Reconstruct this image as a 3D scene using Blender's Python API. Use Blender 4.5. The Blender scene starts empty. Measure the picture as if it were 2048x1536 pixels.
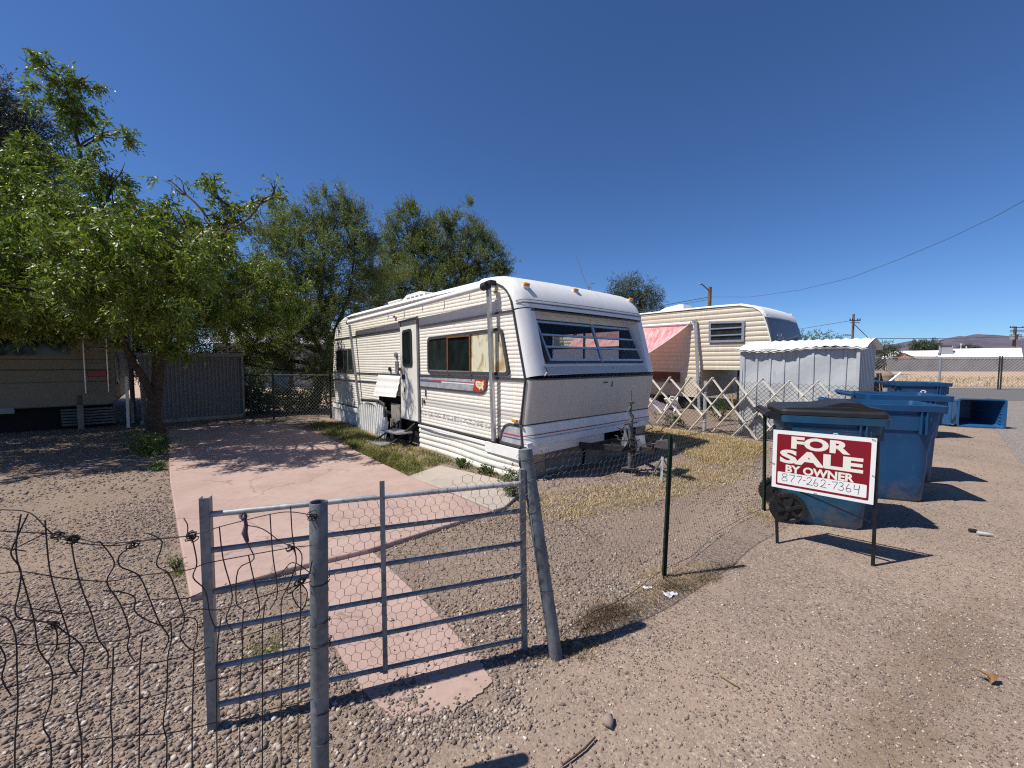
import bpy, math, random
import numpy as np
from mathutils import Vector, Matrix
random.seed(7)
SC = bpy.context.scene
COL = SC.collection
R = math.radians
PI = math.pi

# ------------------------------------------------------------------ camera model (photo pixels -> world)
CH = 1.6
FP = 810.0
PITCH = math.atan(46 / 810)
CAM = Vector((0, 0, CH))
FW = Vector((0, math.cos(PITCH), -math.sin(PITCH)))
UP = Vector((0, math.sin(PITCH), math.cos(PITCH)))
RT = Vector((1, 0, 0))


def ray(px, py):
    return RT * (px - 1024) + UP * (768 - py) + FW * FP


def gp(px, py, z=0.0):
    d = ray(px, py)
    return CAM + d * ((z - CH) / d.z)


def onplane(px, py, o, n):
    d = ray(px, py)
    return CAM + d * ((Vector(o) - CAM).dot(n) / d.dot(n))


def atdepth(px, py, depth):
    d = ray(px, py)
    return CAM + d * (depth / d.y)


TH = R(40.6)
VV = Vector((math.cos(TH), math.sin(TH), 0))
UU = Vector((-math.sin(TH), math.cos(TH), 0))
TC = gp(1050, 963)          # near ground corner of the big trailer


def loc2(p, o):
    q = Vector(p) - Vector(o)
    return Vector((q.dot(VV), q.dot(UU), q.z))


def lside(px, py, x=0.0, o=None):
    o = TC if o is None else o
    return loc2(onplane(px, py, o + VV * x, VV), o)


def lfront(px, py, y=0.0, o=None):
    o = TC if o is None else o
    return loc2(onplane(px, py, o + UU * y, UU), o)


# ------------------------------------------------------------------ objects
def thing(name, label, cat, loc=(0, 0, 0), rotz=0.0, group=None):
    o = bpy.data.objects.new(name, None)
    COL.objects.link(o)
    o.location = loc
    o.rotation_euler = (0, 0, rotz)
    o.empty_display_size = 0.2
    tag(o, label, cat, group)
    return o


def tag(o, label=None, cat=None, group=None, kind=None):
    if label: o['label'] = label
    if cat: o['category'] = cat
    if group: o['group'] = group
    if kind: o['kind'] = kind
    return o


class MB:
    def __init__(s):
        s.v = []; s.f = []; s.m = []

    def add(s, vs, fs, mat=0):
        b = len(s.v)
        s.v.extend([tuple(p) for p in vs])
        for f in fs:
            s.f.append(tuple(b + i for i in f)); s.m.append(mat)

    def box(s, c, d, rot=None, mat=0):
        c = Vector(c)
        hx, hy, hz = d[0] / 2, d[1] / 2, d[2] / 2
        vs = []
        for sx, sy, sz in ((-1, -1, -1), (1, -1, -1), (1, 1, -1), (-1, 1, -1), (-1, -1, 1), (1, -1, 1), (1, 1, 1), (-1, 1, 1)):
            p = Vector((sx * hx, sy * hy, sz * hz))
            if rot is not None: p = rot @ p
            vs.append(c + p)
        s.add(vs, [(0, 3, 2, 1), (4, 5, 6, 7), (0, 1, 5, 4), (1, 2, 6, 5), (2, 3, 7, 6), (3, 0, 4, 7)], mat)

    def box2(s, a, b, mat=0):
        a = Vector(a); b = Vector(b)
        s.box((a + b) / 2, [abs(b[i] - a[i]) for i in range(3)], None, mat)

    def bar(s, a, b, w, h, up=(0, 0, 1), mat=0):
        a = Vector(a); b = Vector(b)
        d = b - a; L = d.length
        x = d.normalized(); y = Vector(up).cross(x)
        if y.length < 1e-4: y = Vector((0, 1, 0)).cross(x)
        y.normalize(); z = x.cross(y)
        M = Matrix((x, y, z)).transposed()
        s.box((a + b) / 2, (L, w, h), M, mat)

    def tube(s, pts, r, n=8, cap=True, mat=0, closed=False):
        pts = [Vector(p) for p in pts]
        N = len(pts)
        rr = r if isinstance(r, (list, tuple)) else [r] * N
        base = len(s.v)
        prev = None
        for i, p in enumerate(pts):
            if closed:
                t = pts[(i + 1) % N] - pts[i - 1]
            else:
                t = pts[min(i + 1, N - 1)] - pts[max(i - 1, 0)]
            if t.length < 1e-9: t = Vector((0, 0, 1))
            t.normalize()
            if prev is None:
                a = Vector((0, 0, 1)) if abs(t.z) < .9 else Vector((1, 0, 0))
                nn = t.cross(a).normalized()
            else:
                nn = prev - t * prev.dot(t)
                if nn.length < 1e-6: nn = t.cross(Vector((1, .3, .2)))
                nn.normalize()
            prev = nn
            bb = t.cross(nn)
            for k in range(n):
                an = 2 * PI * k / n
                s.v.append(tuple(p + (nn * math.cos(an) + bb * math.sin(an)) * rr[i]))
        for i in range(N if closed else N - 1):
            j = (i + 1) % N
            for k in range(n):
                k2 = (k + 1) % n
                s.f.append((base + i * n + k, base + i * n + k2, base + j * n + k2, base + j * n + k)); s.m.append(mat)
        if cap and not closed:
            s.f.append(tuple(base + k for k in range(n))[::-1]); s.m.append(mat)
            s.f.append(tuple(base + (N - 1) * n + k for k in range(n))); s.m.append(mat)

    def prism(s, poly, fn, t0, t1, mat=0, capmat=None):
        """poly of 2-D points, fn(a,b,t)->3-D"""
        n = len(poly)
        vs = [fn(a, b, t0) for a, b in poly] + [fn(a, b, t1) for a, b in poly]
        cm = mat if capmat is None else capmat
        s.add(vs, [], mat)
        b = len(s.v) - 2 * n
        s.f.append(tuple(b + i for i in range(n))[::-1]); s.m.append(mat)
        s.f.append(tuple(b + n + i for i in range(n))); s.m.append(cm)
        for i in range(n):
            j = (i + 1) % n
            s.f.append((b + i, b + j, b + n + j, b + n + i)); s.m.append(mat)

    def ring(s, outer, inner, fn, t0, t1, mat=0):
        n = len(outer)
        vs = []
        for t in (t0, t1):
            vs += [fn(a, b, t) for a, b in outer] + [fn(a, b, t) for a, b in inner]
        fs = []
        for i in range(n):
            j = (i + 1) % n
            o0, o1, i0, i1 = i, j, n + i, n + j
            fs += [(o1, o0, i0, i1), (2 * n + o0, 2 * n + o1, 2 * n + i1, 2 * n + i0),
                   (o0, o1, 2 * n + o1, 2 * n + o0), (i1, i0, 2 * n + i0, 2 * n + i1)]
        s.add(vs, fs, mat)

    def grid(s, rows, mat=0):
        nr, nc = len(rows), len(rows[0])
        b = len(s.v)
        for r in rows:
            s.v.extend([tuple(p) for p in r])
        for i in range(nr - 1):
            for j in range(nc - 1):
                s.f.append((b + i * nc + j, b + i * nc + j + 1, b + (i + 1) * nc + j + 1, b + (i + 1) * nc + j)); s.m.append(mat)

    def lathe(s, prof, c=(0, 0, 0), axis='z', n=20, mat=0):
        rows = []
        for r, h in prof:
            row = []
            for k in range(n + 1):
                a = 2 * PI * k / n
                p = (r * math.cos(a), r * math.sin(a), h)
                if axis == 'y': p = (p[0], p[2], p[1])
                if axis == 'x': p = (p[2], p[0], p[1])
                row.append(Vector(p) + Vector(c))
            rows.append(row)
        s.grid(rows, mat)

    def build(s, name, mats, parent=None, smooth=0, bevel=0, world=False):
        me = bpy.data.meshes.new(name)
        vs = s.v
        if world and parent is not None:
            L = parent.location
            vs = [(p[0] - L.x, p[1] - L.y, p[2] - L.z) for p in vs]
        me.from_pydata(vs, [], s.f)
        if not isinstance(mats, (list, tuple)): mats = [mats]
        for m in mats: me.materials.append(m)
        if len(mats) > 1:
            me.polygons.foreach_set('material_index', s.m)
        o = bpy.data.objects.new(name, me)
        COL.objects.link(o)
        if parent is not None: o.parent = parent
        if smooth:
            me.polygons.foreach_set('use_smooth', [True] * len(me.polygons))
            me.set_sharp_from_angle(angle=R(smooth))
        if bevel:
            b = o.modifiers.new('bevel', 'BEVEL'); b.width = bevel; b.segments = 2; b.limit_method = 'ANGLE'; b.angle_limit = R(50)
        me.update()
        return o


def np_mesh(name, V, F, mats, parent=None, smooth=False, midx=None):
    """V (n,3), F (m,k) constant k"""
    me = bpy.data.meshes.new(name)
    V = np.asarray(V, dtype=np.float32); F = np.asarray(F, dtype=np.int32)
    k = F.shape[1]
    me.vertices.add(len(V)); me.vertices.foreach_set('co', V.ravel())
    me.loops.add(F.size); me.loops.foreach_set('vertex_index', F.ravel())
    me.polygons.add(len(F))
    me.polygons.foreach_set('loop_start', np.arange(0, F.size, k, dtype=np.int32))
    me.polygons.foreach_set('loop_total', np.full(len(F), k, dtype=np.int32))
    if smooth: me.polygons.foreach_set('use_smooth', np.ones(len(F), dtype=bool))
    if not isinstance(mats, (list, tuple)): mats = [mats]
    for m in mats: me.materials.append(m)
    if midx is not None: me.polygons.foreach_set('material_index', np.asarray(midx, dtype=np.int32))
    me.update(calc_edges=True)
    o = bpy.data.objects.new(name, me)
    COL.objects.link(o)
    if parent is not None: o.parent = parent
    return o


def rpoly(pts, r, n=5):
    """rounded polygon from corner points (CCW or CW)"""
    out = []
    N = len(pts)
    for i in range(N):
        p = Vector(pts[i]).to_2d() if len(pts[i]) > 2 else Vector(pts[i])
        a = Vector(pts[i - 1]); b = Vector(pts[(i + 1) % N])
        da = (a - p); db = (b - p)
        rr = min(r if not isinstance(r, (list, tuple)) else r[i], da.length * .49, db.length * .49)
        da.normalize(); db.normalize()
        if rr < 1e-5:
            out.append((p.x, p.y)); continue
        for k in range(n + 1):
            t = k / n
            q = p + da * rr * (1 - t) ** 2 + db * rr * t ** 2
            out.append((q.x, q.y))
    return out


def inset(pts, d):
    c = [sum(p[0] for p in pts) / len(pts), sum(p[1] for p in pts) / len(pts)]
    N = len(pts); out = []
    ar = sum(pts[i][0] * pts[(i + 1) % N][1] - pts[(i + 1) % N][0] * pts[i][1] for i in range(N))
    sg = 1 if ar > 0 else -1
    for i in range(N):
        a = Vector(pts[i - 1]); p = Vector(pts[i]); b = Vector(pts[(i + 1) % N])
        e1 = (p - a).normalized(); e2 = (b - p).normalized()
        n1 = Vector((-e1.y, e1.x)) * sg; n2 = Vector((-e2.y, e2.x)) * sg
        m = (n1 + n2)
        m = m / max(m.length_squared / 2, .2)
        out.append((p.x + m.x * d, p.y + m.y * d))
    return out


def text_mesh(txt, size=1.0, offset=0.0, sx=1.0, spacing=1.0):
    cu = bpy.data.curves.new('txt', 'FONT')
    cu.body = txt; cu.size = size; cu.offset = offset; cu.dimensions = '2D'; cu.fill_mode = 'BOTH'
    cu.align_x = 'LEFT'; cu.space_character = spacing; cu.resolution_u = 4
    ob = bpy.data.objects.new('txt', cu)
    COL.objects.link(ob)
    dg = bpy.context.evaluated_depsgraph_get()
    me = ob.evaluated_get(dg).to_mesh()
    vs = [(v.co.x * sx, v.co.y) for v in me.vertices]
    fs = [tuple(p.vertices) for p in me.polygons]
    ob.evaluated_get(dg).to_mesh_clear()
    bpy.data.objects.remove(ob); bpy.data.curves.remove(cu)
    x0 = min(v[0] for v in vs); x1 = max(v[0] for v in vs); y0 = min(v[1] for v in vs); y1 = max(v[1] for v in vs)
    return vs, fs, (x0, y0, x1, y1)


# ------------------------------------------------------------------ materials
class NT:
    def __init__(s, name):
        s.m = bpy.data.materials.new(name); s.m.use_nodes = True
        s.t = s.m.node_tree; s.b = s.t.nodes['Principled BSDF']; s.out = s.t.nodes['Material Output']
        s._tc = None

    def n(s, typ, **kw):
        nd = s.t.nodes.new(typ)
        for k, v in kw.items():
            setattr(nd, k, v)
        return nd

    def l(s, a, b): s.t.links.new(a, b)

    def co(s):
        if s._tc is None: s._tc = s.n('ShaderNodeTexCoord')
        return s._tc.outputs['Object']

    def mapping(s, scale):
        mp = s.n('ShaderNodeMapping'); mp.inputs['Scale'].default_value = scale
        s.l(s.co(), mp.inputs['Vector']); return mp.outputs[0]

    def noise(s, scale=5, detail=4, rough=.55, vec=None, dist=0):
        nd = s.n('ShaderNodeTexNoise'); nd.inputs['Scale'].default_value = scale; nd.inputs['Detail'].default_value = detail
        nd.inputs['Roughness'].default_value = rough; nd.inputs['Distortion'].default_value = dist
        s.l(vec if vec is not None else s.co(), nd.inputs['Vector']); return nd.outputs['Fac']

    def vor(s, scale, feature='F1', vec=None):
        nd = s.n('ShaderNodeTexVoronoi'); nd.feature = feature; nd.inputs['Scale'].default_value = scale
        s.l(vec if vec is not None else s.co(), nd.inputs['Vector']); return nd

    def ramp(s, fac, stops):
        nd = s.n('ShaderNodeValToRGB'); e = nd.color_ramp.elements
        while len(e) < len(stops): e.new(.5)
        for i, (p, c) in enumerate(stops):
            e[i].position = p; e[i].color = (c, c, c, 1) if not isinstance(c, (tuple, list)) else (*c, 1)
        s.l(fac, nd.inputs[0]); return nd.outputs[0]

    def mix(s, fac, a, b, mode='MIX'):
        nd = s.n('ShaderNodeMix', data_type='RGBA', blend_type=mode)
        for sock, val in ((nd.inputs[0], fac), (nd.inputs[6], a), (nd.inputs[7], b)):
            if isinstance(val, (int, float)): sock.default_value = val
            elif isinstance(val, (tuple, list)): sock.default_value = (*val[:3], 1)
            else: s.l(val, sock)
        return nd.outputs[2]

    def math(s, op, a, b=0.0, clamp=False):
        nd = s.n('ShaderNodeMath', operation=op, use_clamp=clamp)
        for i, val in enumerate((a, b)):
            if isinstance(val, (int, float)): nd.inputs[i].default_value = val
            else: s.l(val, nd.inputs[i])
        return nd.outputs[0]

    def bump(s, h, strength=.3, dist=.01):
        nd = s.n('ShaderNodeBump'); nd.inputs['Strength'].default_value = strength; nd.inputs['Distance'].default_value = dist
        s.l(h, nd.inputs['Height']); s.l(nd.outputs[0], s.b.inputs['Normal']); return nd

    def col(s, c):
        if isinstance(c, (tuple, list)): s.b.inputs['Base Color'].default_value = (*c[:3], 1)
        else: s.l(c, s.b.inputs['Base Color'])

    def set(s, rough=None, metal=None, spec=None):
        if rough is not None: s.b.inputs['Roughness'].default_value = rough
        if metal is not None: s.b.inputs['Metallic'].default_value = metal
        if spec is not None: s.b.inputs['Specular IOR Level'].default_value = spec


def simple(name, c, rough=.6, metal=0, var=.25, nscale=8, bump=0, c2=None, spec=.4, detail=5):
    t = NT(name)
    n = t.noise(nscale, detail)
    f = t.ramp(n, [(.3, 0.0), (.72, 1.0)])
    a = c if c2 is None else c
    b = tuple(x * (1 - var) for x in c) if c2 is None else c2
    t.col(t.mix(f, a, b)); t.set(rough, metal, spec)
    if bump: t.bump(t.noise(nscale * 6, 3), bump, .005)
    return t.m


M = {}


def siding_mat(name, base, dirt, streak=.5, stripes=True):
    t = NT(name)
    big = t.noise(1.3, 4)
    st = t.noise(5, 5, .6, t.mapping((1, 6, .35)))
    f1 = t.ramp(st, [(.42, 0.0), (.72, 1.0)])
    c = t.mix(t.math('MULTIPLY', f1, streak), base, dirt)
    f2 = t.ramp(big, [(.5, 0.0), (.75, .45)])
    c = t.mix(f2, c, tuple(x * .8 for x in base))
    if stripes:
        sep = t.n('ShaderNodeSeparateXYZ'); t.l(t.co(), sep.inputs[0])
        z = sep.outputs[2]; y = sep.outputs[1]
        pn = t.noise(14, 6, .7, t.mapping((1, 1, 3)))
        # faded grey paint bands, peeled in patches
        for (za, zb, thr, col, lim) in ((.60, .70, .47, (.22, .21, .22), 2.9), (.80, .93, .30, (.50, .46, .43), 2.9)):
            band = t.math('MULTIPLY', t.math('GREATER_THAN', z, za), t.math('LESS_THAN', z, zb))
            band = t.math('MULTIPLY', band, t.math('LESS_THAN', y, lim))
            pe = t.ramp(pn, [(thr, 0.0), (thr + .06, 1.0)])
            c = t.mix(t.math('MULTIPLY', t.math('MULTIPLY', band, pe), .8), c, col)
    t.col(c); t.set(.45, 0, .35)
    t.bump(t.noise(30, 3), .08, .004)
    return t.m


M['siding'] = siding_mat('cream_siding', (.78, .74, .66), (.56, .49, .39), .55)
M['siding2'] = siding_mat('tan_siding', (.60, .53, .415), (.40, .33, .24), .5, False)


def fiberglass(name, c, d, rough=.35):
    t = NT(name)
    st = t.noise(3, 6, .6, t.mapping((5, 2, .5)))
    f = t.ramp(st, [(.42, 0.0), (.8, .7)])
    c1 = t.mix(f, c, d)
    sp = t.noise(45, 3)
    c1 = t.mix(t.ramp(sp, [(.76, 0.0), (.80, .35)]), c1, (.40, .36, .31))
    t.col(c1); t.set(rough, 0, .4); t.bump(t.noise(2.5, 2), .25, .02)
    return t.m


M['fiber'] = fiberglass('white_fiberglass', (.80, .79, .76), (.66, .63, .58))
M['fiber_tan'] = fiberglass('aged_cream_panel', (.60, .55, .475), (.52, .47, .40), .5)
M['roof'] = fiberglass('white_roof', (.82, .81, .79), (.65, .62, .57), .5)
M['alu'] = simple('weathered_aluminium', (.62, .62, .63), .35, .75, .25, 12)
M['alu_dull'] = simple('dull_aluminium', (.45, .46, .48), .5, .6, .3, 12)
M['black'] = simple('black_rubber', (.025, .025, .027), .55, 0, .3, 20)
M['trim'] = simple('dark_trim', (.07, .068, .065), .5, 0, .4, 20)
M['greytrim'] = simple('grey_trim', (.25, .25, .26), .5, .2, .4, 20)
M['white'] = simple('white_paint', (.80, .79, .76), .5, 0, .12, 6)
M['cream'] = simple('cream_door', (.77, .74, .66), .45, 0, .15, 4)
M['rust'] = simple('rust', (.20, .075, .025), .9, 0, .6, 25, .3)
M['amber'] = simple('amber_lens', (.75, .28, .03), .25, 0, .2, 10)
M['amber_old'] = simple('faded_amber_lens', (.62, .36, .10), .5, 0, .5, 30)
M['redlens'] = simple('red_lens', (.30, .02, .02), .25, 0, .2, 10)
M['darkvoid'] = simple('void_shade_black', (.02, .018, .016), .95, 0, .3, 5)  # near-black standing for shade in hollows, openings and under bodies
M['wood_grey'] = simple('grey_plywood', (.30, .27, .235), .85, 0, .4, 5, .3)
M['wood_tan'] = simple('tan_plywood', (.42, .34, .25), .85, 0, .25, 5, .2)
M['steel_dark'] = simple('dark_steel', (.04, .038, .038), .6, .3, .5, 15, .1)
M['steel_rusty'] = simple('rusty_steel', (.10, .06, .04), .8, .2, .6, 12, .3)
M['steel_grey'] = simple('grey_metal_plate', (.30, .32, .34), .5, .4, .4, 10)


def galv(name, c, rough=.5):
    t = NT(name)
    v = t.vor(60)
    n = t.noise(9, 6, .65, t.mapping((1, 1, .4)))
    k = t.mix(t.ramp(n, [(.35, 0.0), (.7, 1.0)]), c, tuple(x * .45 for x in c))
    sp = t.n('ShaderNodeSeparateColor'); t.l(v.outputs['Color'], sp.inputs[0])
    k = t.mix(.3, k, t.ramp(sp.outputs[0], [(0, .2), (1, .8)]), 'SOFT_LIGHT')
    t.col(k); t.set(rough, .35, .4); t.bump(t.noise(120, 2), .06, .002)
    return t.m


M['galv'] = galv('galvanized_pipe', (.26, .285, .31))
M['galv_dark'] = galv('weathered_galvanized_post', (.20, .22, .235), .65)
M['galv_light'] = galv('light_galvanized', (.50, .51, .52))
M['wire'] = simple('rusty_wire', (.055, .045, .04), .7, .3, .5, 40)
M['wire_galv'] = simple('grey_wire', (.13, .115, .105), .6, .4, .5, 60)
M['wire_light'] = simple('light_chain_link_wire', (.32, .32, .32), .5, .5, .3, 60)
M['tpost'] = simple('green_steel_post', (.012, .035, .02), .55, .1, .4, 20)
M['blackmetal'] = simple('black_painted_metal', (.018, .018, .02), .45, .2, .5, 20)


def glass_dark(name, c, rough=.08, var=.6):
    t = NT(name)
    n = t.noise(6, 4, .6, t.mapping((1, 1, .5)))
    t.col(t.mix(t.ramp(n, [(.4, 0.0), (.7, 1.0)]), c, tuple(x * (1 - var) for x in c)))
    t.set(rough, 0, .5)
    return t.m


M['glass'] = glass_dark('dark_tinted_glass', (.012, .02, .018))
M['glass_dusty'] = glass_dark('dusty_dark_glass', (.02, .028, .026), .3)


def clear_glass(name, tint, gloss=.12):
    t = NT(name)
    tr = t.n('ShaderNodeBsdfTransparent'); tr.inputs[0].default_value = (*tint, 1)
    gl = t.n('ShaderNodeBsdfGlossy'); gl.inputs['Roughness'].default_value = .03
    gl.inputs[0].default_value = (.9, .9, .9, 1)
    mx = t.n('ShaderNodeMixShader')
    lw = t.n('ShaderNodeLayerWeight'); lw.inputs[0].default_value = .25
    f = t.math('ADD', t.math('MULTIPLY', lw.outputs['Fresnel'], .6), gloss * .5, True)
    t.l(f, mx.inputs[0]); t.l(tr.outputs[0], mx.inputs[1]); t.l(gl.outputs[0], mx.inputs[2])
    t.l(mx.outputs[0], t.out.inputs['Surface'])
    return t.m


M['clear'] = clear_glass('window_glass', (.75, .78, .77), .06)
M['smoke'] = clear_glass('smoked_glass', (.30, .32, .33), .06)


def frosted():
    t = NT('obscure_glass')
    n = t.noise(25, 5, .7)
    t.col(t.mix(t.ramp(n, [(.4, 0.0), (.65, 1.0)]), (.80, .82, .80), (.55, .60, .55)))
    t.set(.6)
    tr = t.n('ShaderNodeBsdfTranslucent'); tr.inputs[0].default_value = (.85, .87, .84, 1)
    mx = t.n('ShaderNodeMixShader'); mx.inputs[0].default_value = .7
    t.l(t.b.outputs[0], mx.inputs[1]); t.l(tr.outputs[0], mx.inputs[2]); t.l(mx.outputs[0], t.out.inputs['Surface'])
    return t.m


M['frost'] = frosted()


def stained_paper():
    t = NT('water_stained_paper')
    n = t.noise(3.2, 5, .6, t.mapping((1, 2.2, 1.2)), .8)
    c = t.mix(t.ramp(n, [(.50, 0.0), (.62, 1.0)]), (.62, .60, .44), (.40, .27, .11))
    c = t.mix(t.ramp(t.noise(7, 5, .7, t.mapping((1, 3, 1))), [(.66, 0.0), (.72, .8)]), c, (.10, .06, .03))
    t.col(c); t.set(.35)
    return t.m


M['paper'] = stained_paper()


def corr_paint(name, c, rust=.3, rough=.5):
    t = NT(name)
    n = t.noise(4, 6, .7, t.mapping((3, 3, .6)))
    k = t.mix(t.ramp(n, [(.58, 0.0), (.78, 1.0)]), c, tuple(x * .6 for x in c))
    k = t.mix(t.math('MULTIPLY', t.ramp(t.noise(18, 6, .75), [(.62, 0.0), (.70, 1.0)]), rust), k, (.22, .12, .06))
    t.col(k); t.set(rough, 0, .4); t.bump(t.noise(3, 2), .3, .03)
    return t.m


M['shed'] = corr_paint('grey_painted_steel', (.43, .445, .46), .2)
M['shed_roof'] = corr_paint('white_roof_sheet', (.78, .77, .75), .15)
M['sheet_white'] = corr_paint('white_corrugated_sheet', (.74, .72, .68), .35)
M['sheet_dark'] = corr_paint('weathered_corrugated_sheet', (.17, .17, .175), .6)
M['lattice'] = simple('old_white_slat', (.80, .75, .65), .8, 0, .22, 12, .15)


def awning_mat():
    t = NT('pink_awning_fabric')
    n = t.noise(3, 5, .6, t.mapping((1, 1, 1)))
    st = t.noise(4, 4, .6, t.mapping((.4, 5, 1)))
    k = t.mix(t.ramp(n, [(.35, 0.0), (.7, 1.0)]), (.80, .20, .24), (.86, .52, .50))
    k = t.mix(t.ramp(st, [(.45, 0.0), (.62, .85)]), k, (.86, .66, .62))
    t.col(k); t.set(.8, 0, .2)
    tr = t.n('ShaderNodeBsdfTranslucent'); t.l(k, tr.inputs[0])
    mx = t.n('ShaderNodeMixShader'); mx.inputs[0].default_value = .35
    t.l(t.b.outputs[0], mx.inputs[1]); t.l(tr.outputs[0], mx.inputs[2]); t.l(mx.outputs[0], t.out.inputs['Surface'])
    return t.m


M['awning'] = awning_mat()


def bin_mat(name, c, scuff=.3, rough=.38):
    t = NT(name)
    n = t.noise(3, 5, .6)
    k = t.mix(t.ramp(n, [(.35, 0.0), (.75, 1.0)]), c, tuple(x * .7 for x in c))
    sc = t.noise(16, 6, .75, t.mapping((1, 1, .35)))
    k = t.mix(t.math('MULTIPLY', t.ramp(sc, [(.56, 0.0), (.72, 1.0)]), scuff), k, tuple(min(1, x * 1.8 + .05) for x in c))
    sep = t.n('ShaderNodeSeparateXYZ'); t.l(t.co(), sep.inputs[0])
    low = t.n('ShaderNodeMapRange'); low.inputs[1].default_value = 0; low.inputs[2].default_value = .28; low.inputs[3].default_value = .75; low.inputs[4].default_value = 0
    t.l(sep.outputs[2], low.inputs[0])
    dn = t.ramp(t.noise(9, 5, .7), [(.4, .0), (.65, 1.0)])
    k = t.mix(t.math('MULTIPLY', low.outputs[0], dn), k, (.20, .17, .14))
    t.col(k); t.set(rough, 0, .4); t.bump(t.noise(50, 3), .05, .003)
    return t.m


M['bin_teal'] = bin_mat('teal_blue_plastic', (.016, .082, .158), .3, .48)
M['bin_blue'] = bin_mat('blue_plastic', (.009, .072, .185), .3, .48)
M['bin_blue2'] = bin_mat('sun_faded_blue_plastic', (.022, .10, .24))
M['lid_black'] = simple('black_lid_plastic', (.022, .022, .024), .5, 0, .4, 8)
M['tyre'] = simple('black_wheel_plastic', (.02, .02, .021), .65, 0, .5, 15)
M['sign_red'] = simple('maroon_print', (.22, .006, .016), .35, 0, .12, 3)
M['sign_white'] = simple('white_sign_board', (.82, .81, .78), .4, 0, .06, 3)
M['sign_cream'] = simple('cream_lettering', (.80, .76, .66), .4, 0, .05, 3)
M['ink'] = simple('black_marker_ink', (.05, .05, .055), .5, 0, .5, 60)
M['ribbon'] = simple('faded_purple_rag', (.22, .13, .20), .9, 0, .5, 30)


def leaf_mat(name, c1, c2, c3, rough=.35, trans=.35, spec=.5):
    t = NT(name)
    g = t.n('ShaderNodeNewGeometry')
    k = t.ramp(g.outputs['Random Per Island'], [(0, c1), (.55, c2), (1, c3)])
    t.col(k); t.set(rough, 0, spec)
    tr = t.n('ShaderNodeBsdfTranslucent')
    t.l(t.mix(1.0, k, (1.5, 1.7, .7), 'MULTIPLY'), tr.inputs[0])
    mx = t.n('ShaderNodeMixShader'); mx.inputs[0].default_value = trans
    t.l(t.b.outputs[0], mx.inputs[1]); t.l(tr.outputs[0], mx.inputs[2]); t.l(mx.outputs[0], t.out.inputs['Surface'])
    return t.m


M['leaf'] = leaf_mat('glossy_green_leaf', (.055, .09, .018), (.13, .175, .028), (.27, .29, .052), .46, .26, .35)
M['leaf_mesq'] = leaf_mat('dusty_feathery_leaf', (.08, .10, .04), (.125, .145, .058), (.19, .195, .085), .5, .36, .3)
M['leaf_dark'] = leaf_mat('dark_needle', (.03, .035, .025), (.045, .05, .035), (.07, .07, .05), .6, .15, .3)
M['leaf_far'] = leaf_mat('grey_green_leaf', (.05, .07, .045), (.08, .10, .065), (.11, .13, .085), .6, .2, .3)
M['leaf_low'] = leaf_mat('dark_green_weed_leaf', (.03, .06, .015), (.06, .10, .025), (.10, .14, .04), .5, .3, .3)  # dark green of the low weeds and shrubs
M['grass_green'] = leaf_mat('green_grass', (.07, .095, .025), (.14, .15, .05), (.32, .26, .12), .6, .3, .2)
M['grass_dry'] = leaf_mat('straw', (.30, .21, .11), (.44, .33, .18), (.58, .48, .31), .8, .2, .2)
M['leaf_dry'] = simple('brown_dry_leaf', (.28, .15, .06), .7, 0, .4, 30)
M['bark'] = simple('brown_bark', (.11, .075, .05), .95, 0, .6, 14, .8)
M['bark_dark'] = simple('dark_bark', (.05, .042, .035), .95, 0, .6, 14, .6)
M['pole_wood'] = simple('utility_pole_wood', (.20, .115, .075), .9, 0, .45, 6, .3)
M['cable'] = simple('black_cable', (.07, .07, .075), .6, 0, .2, 5)


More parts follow.
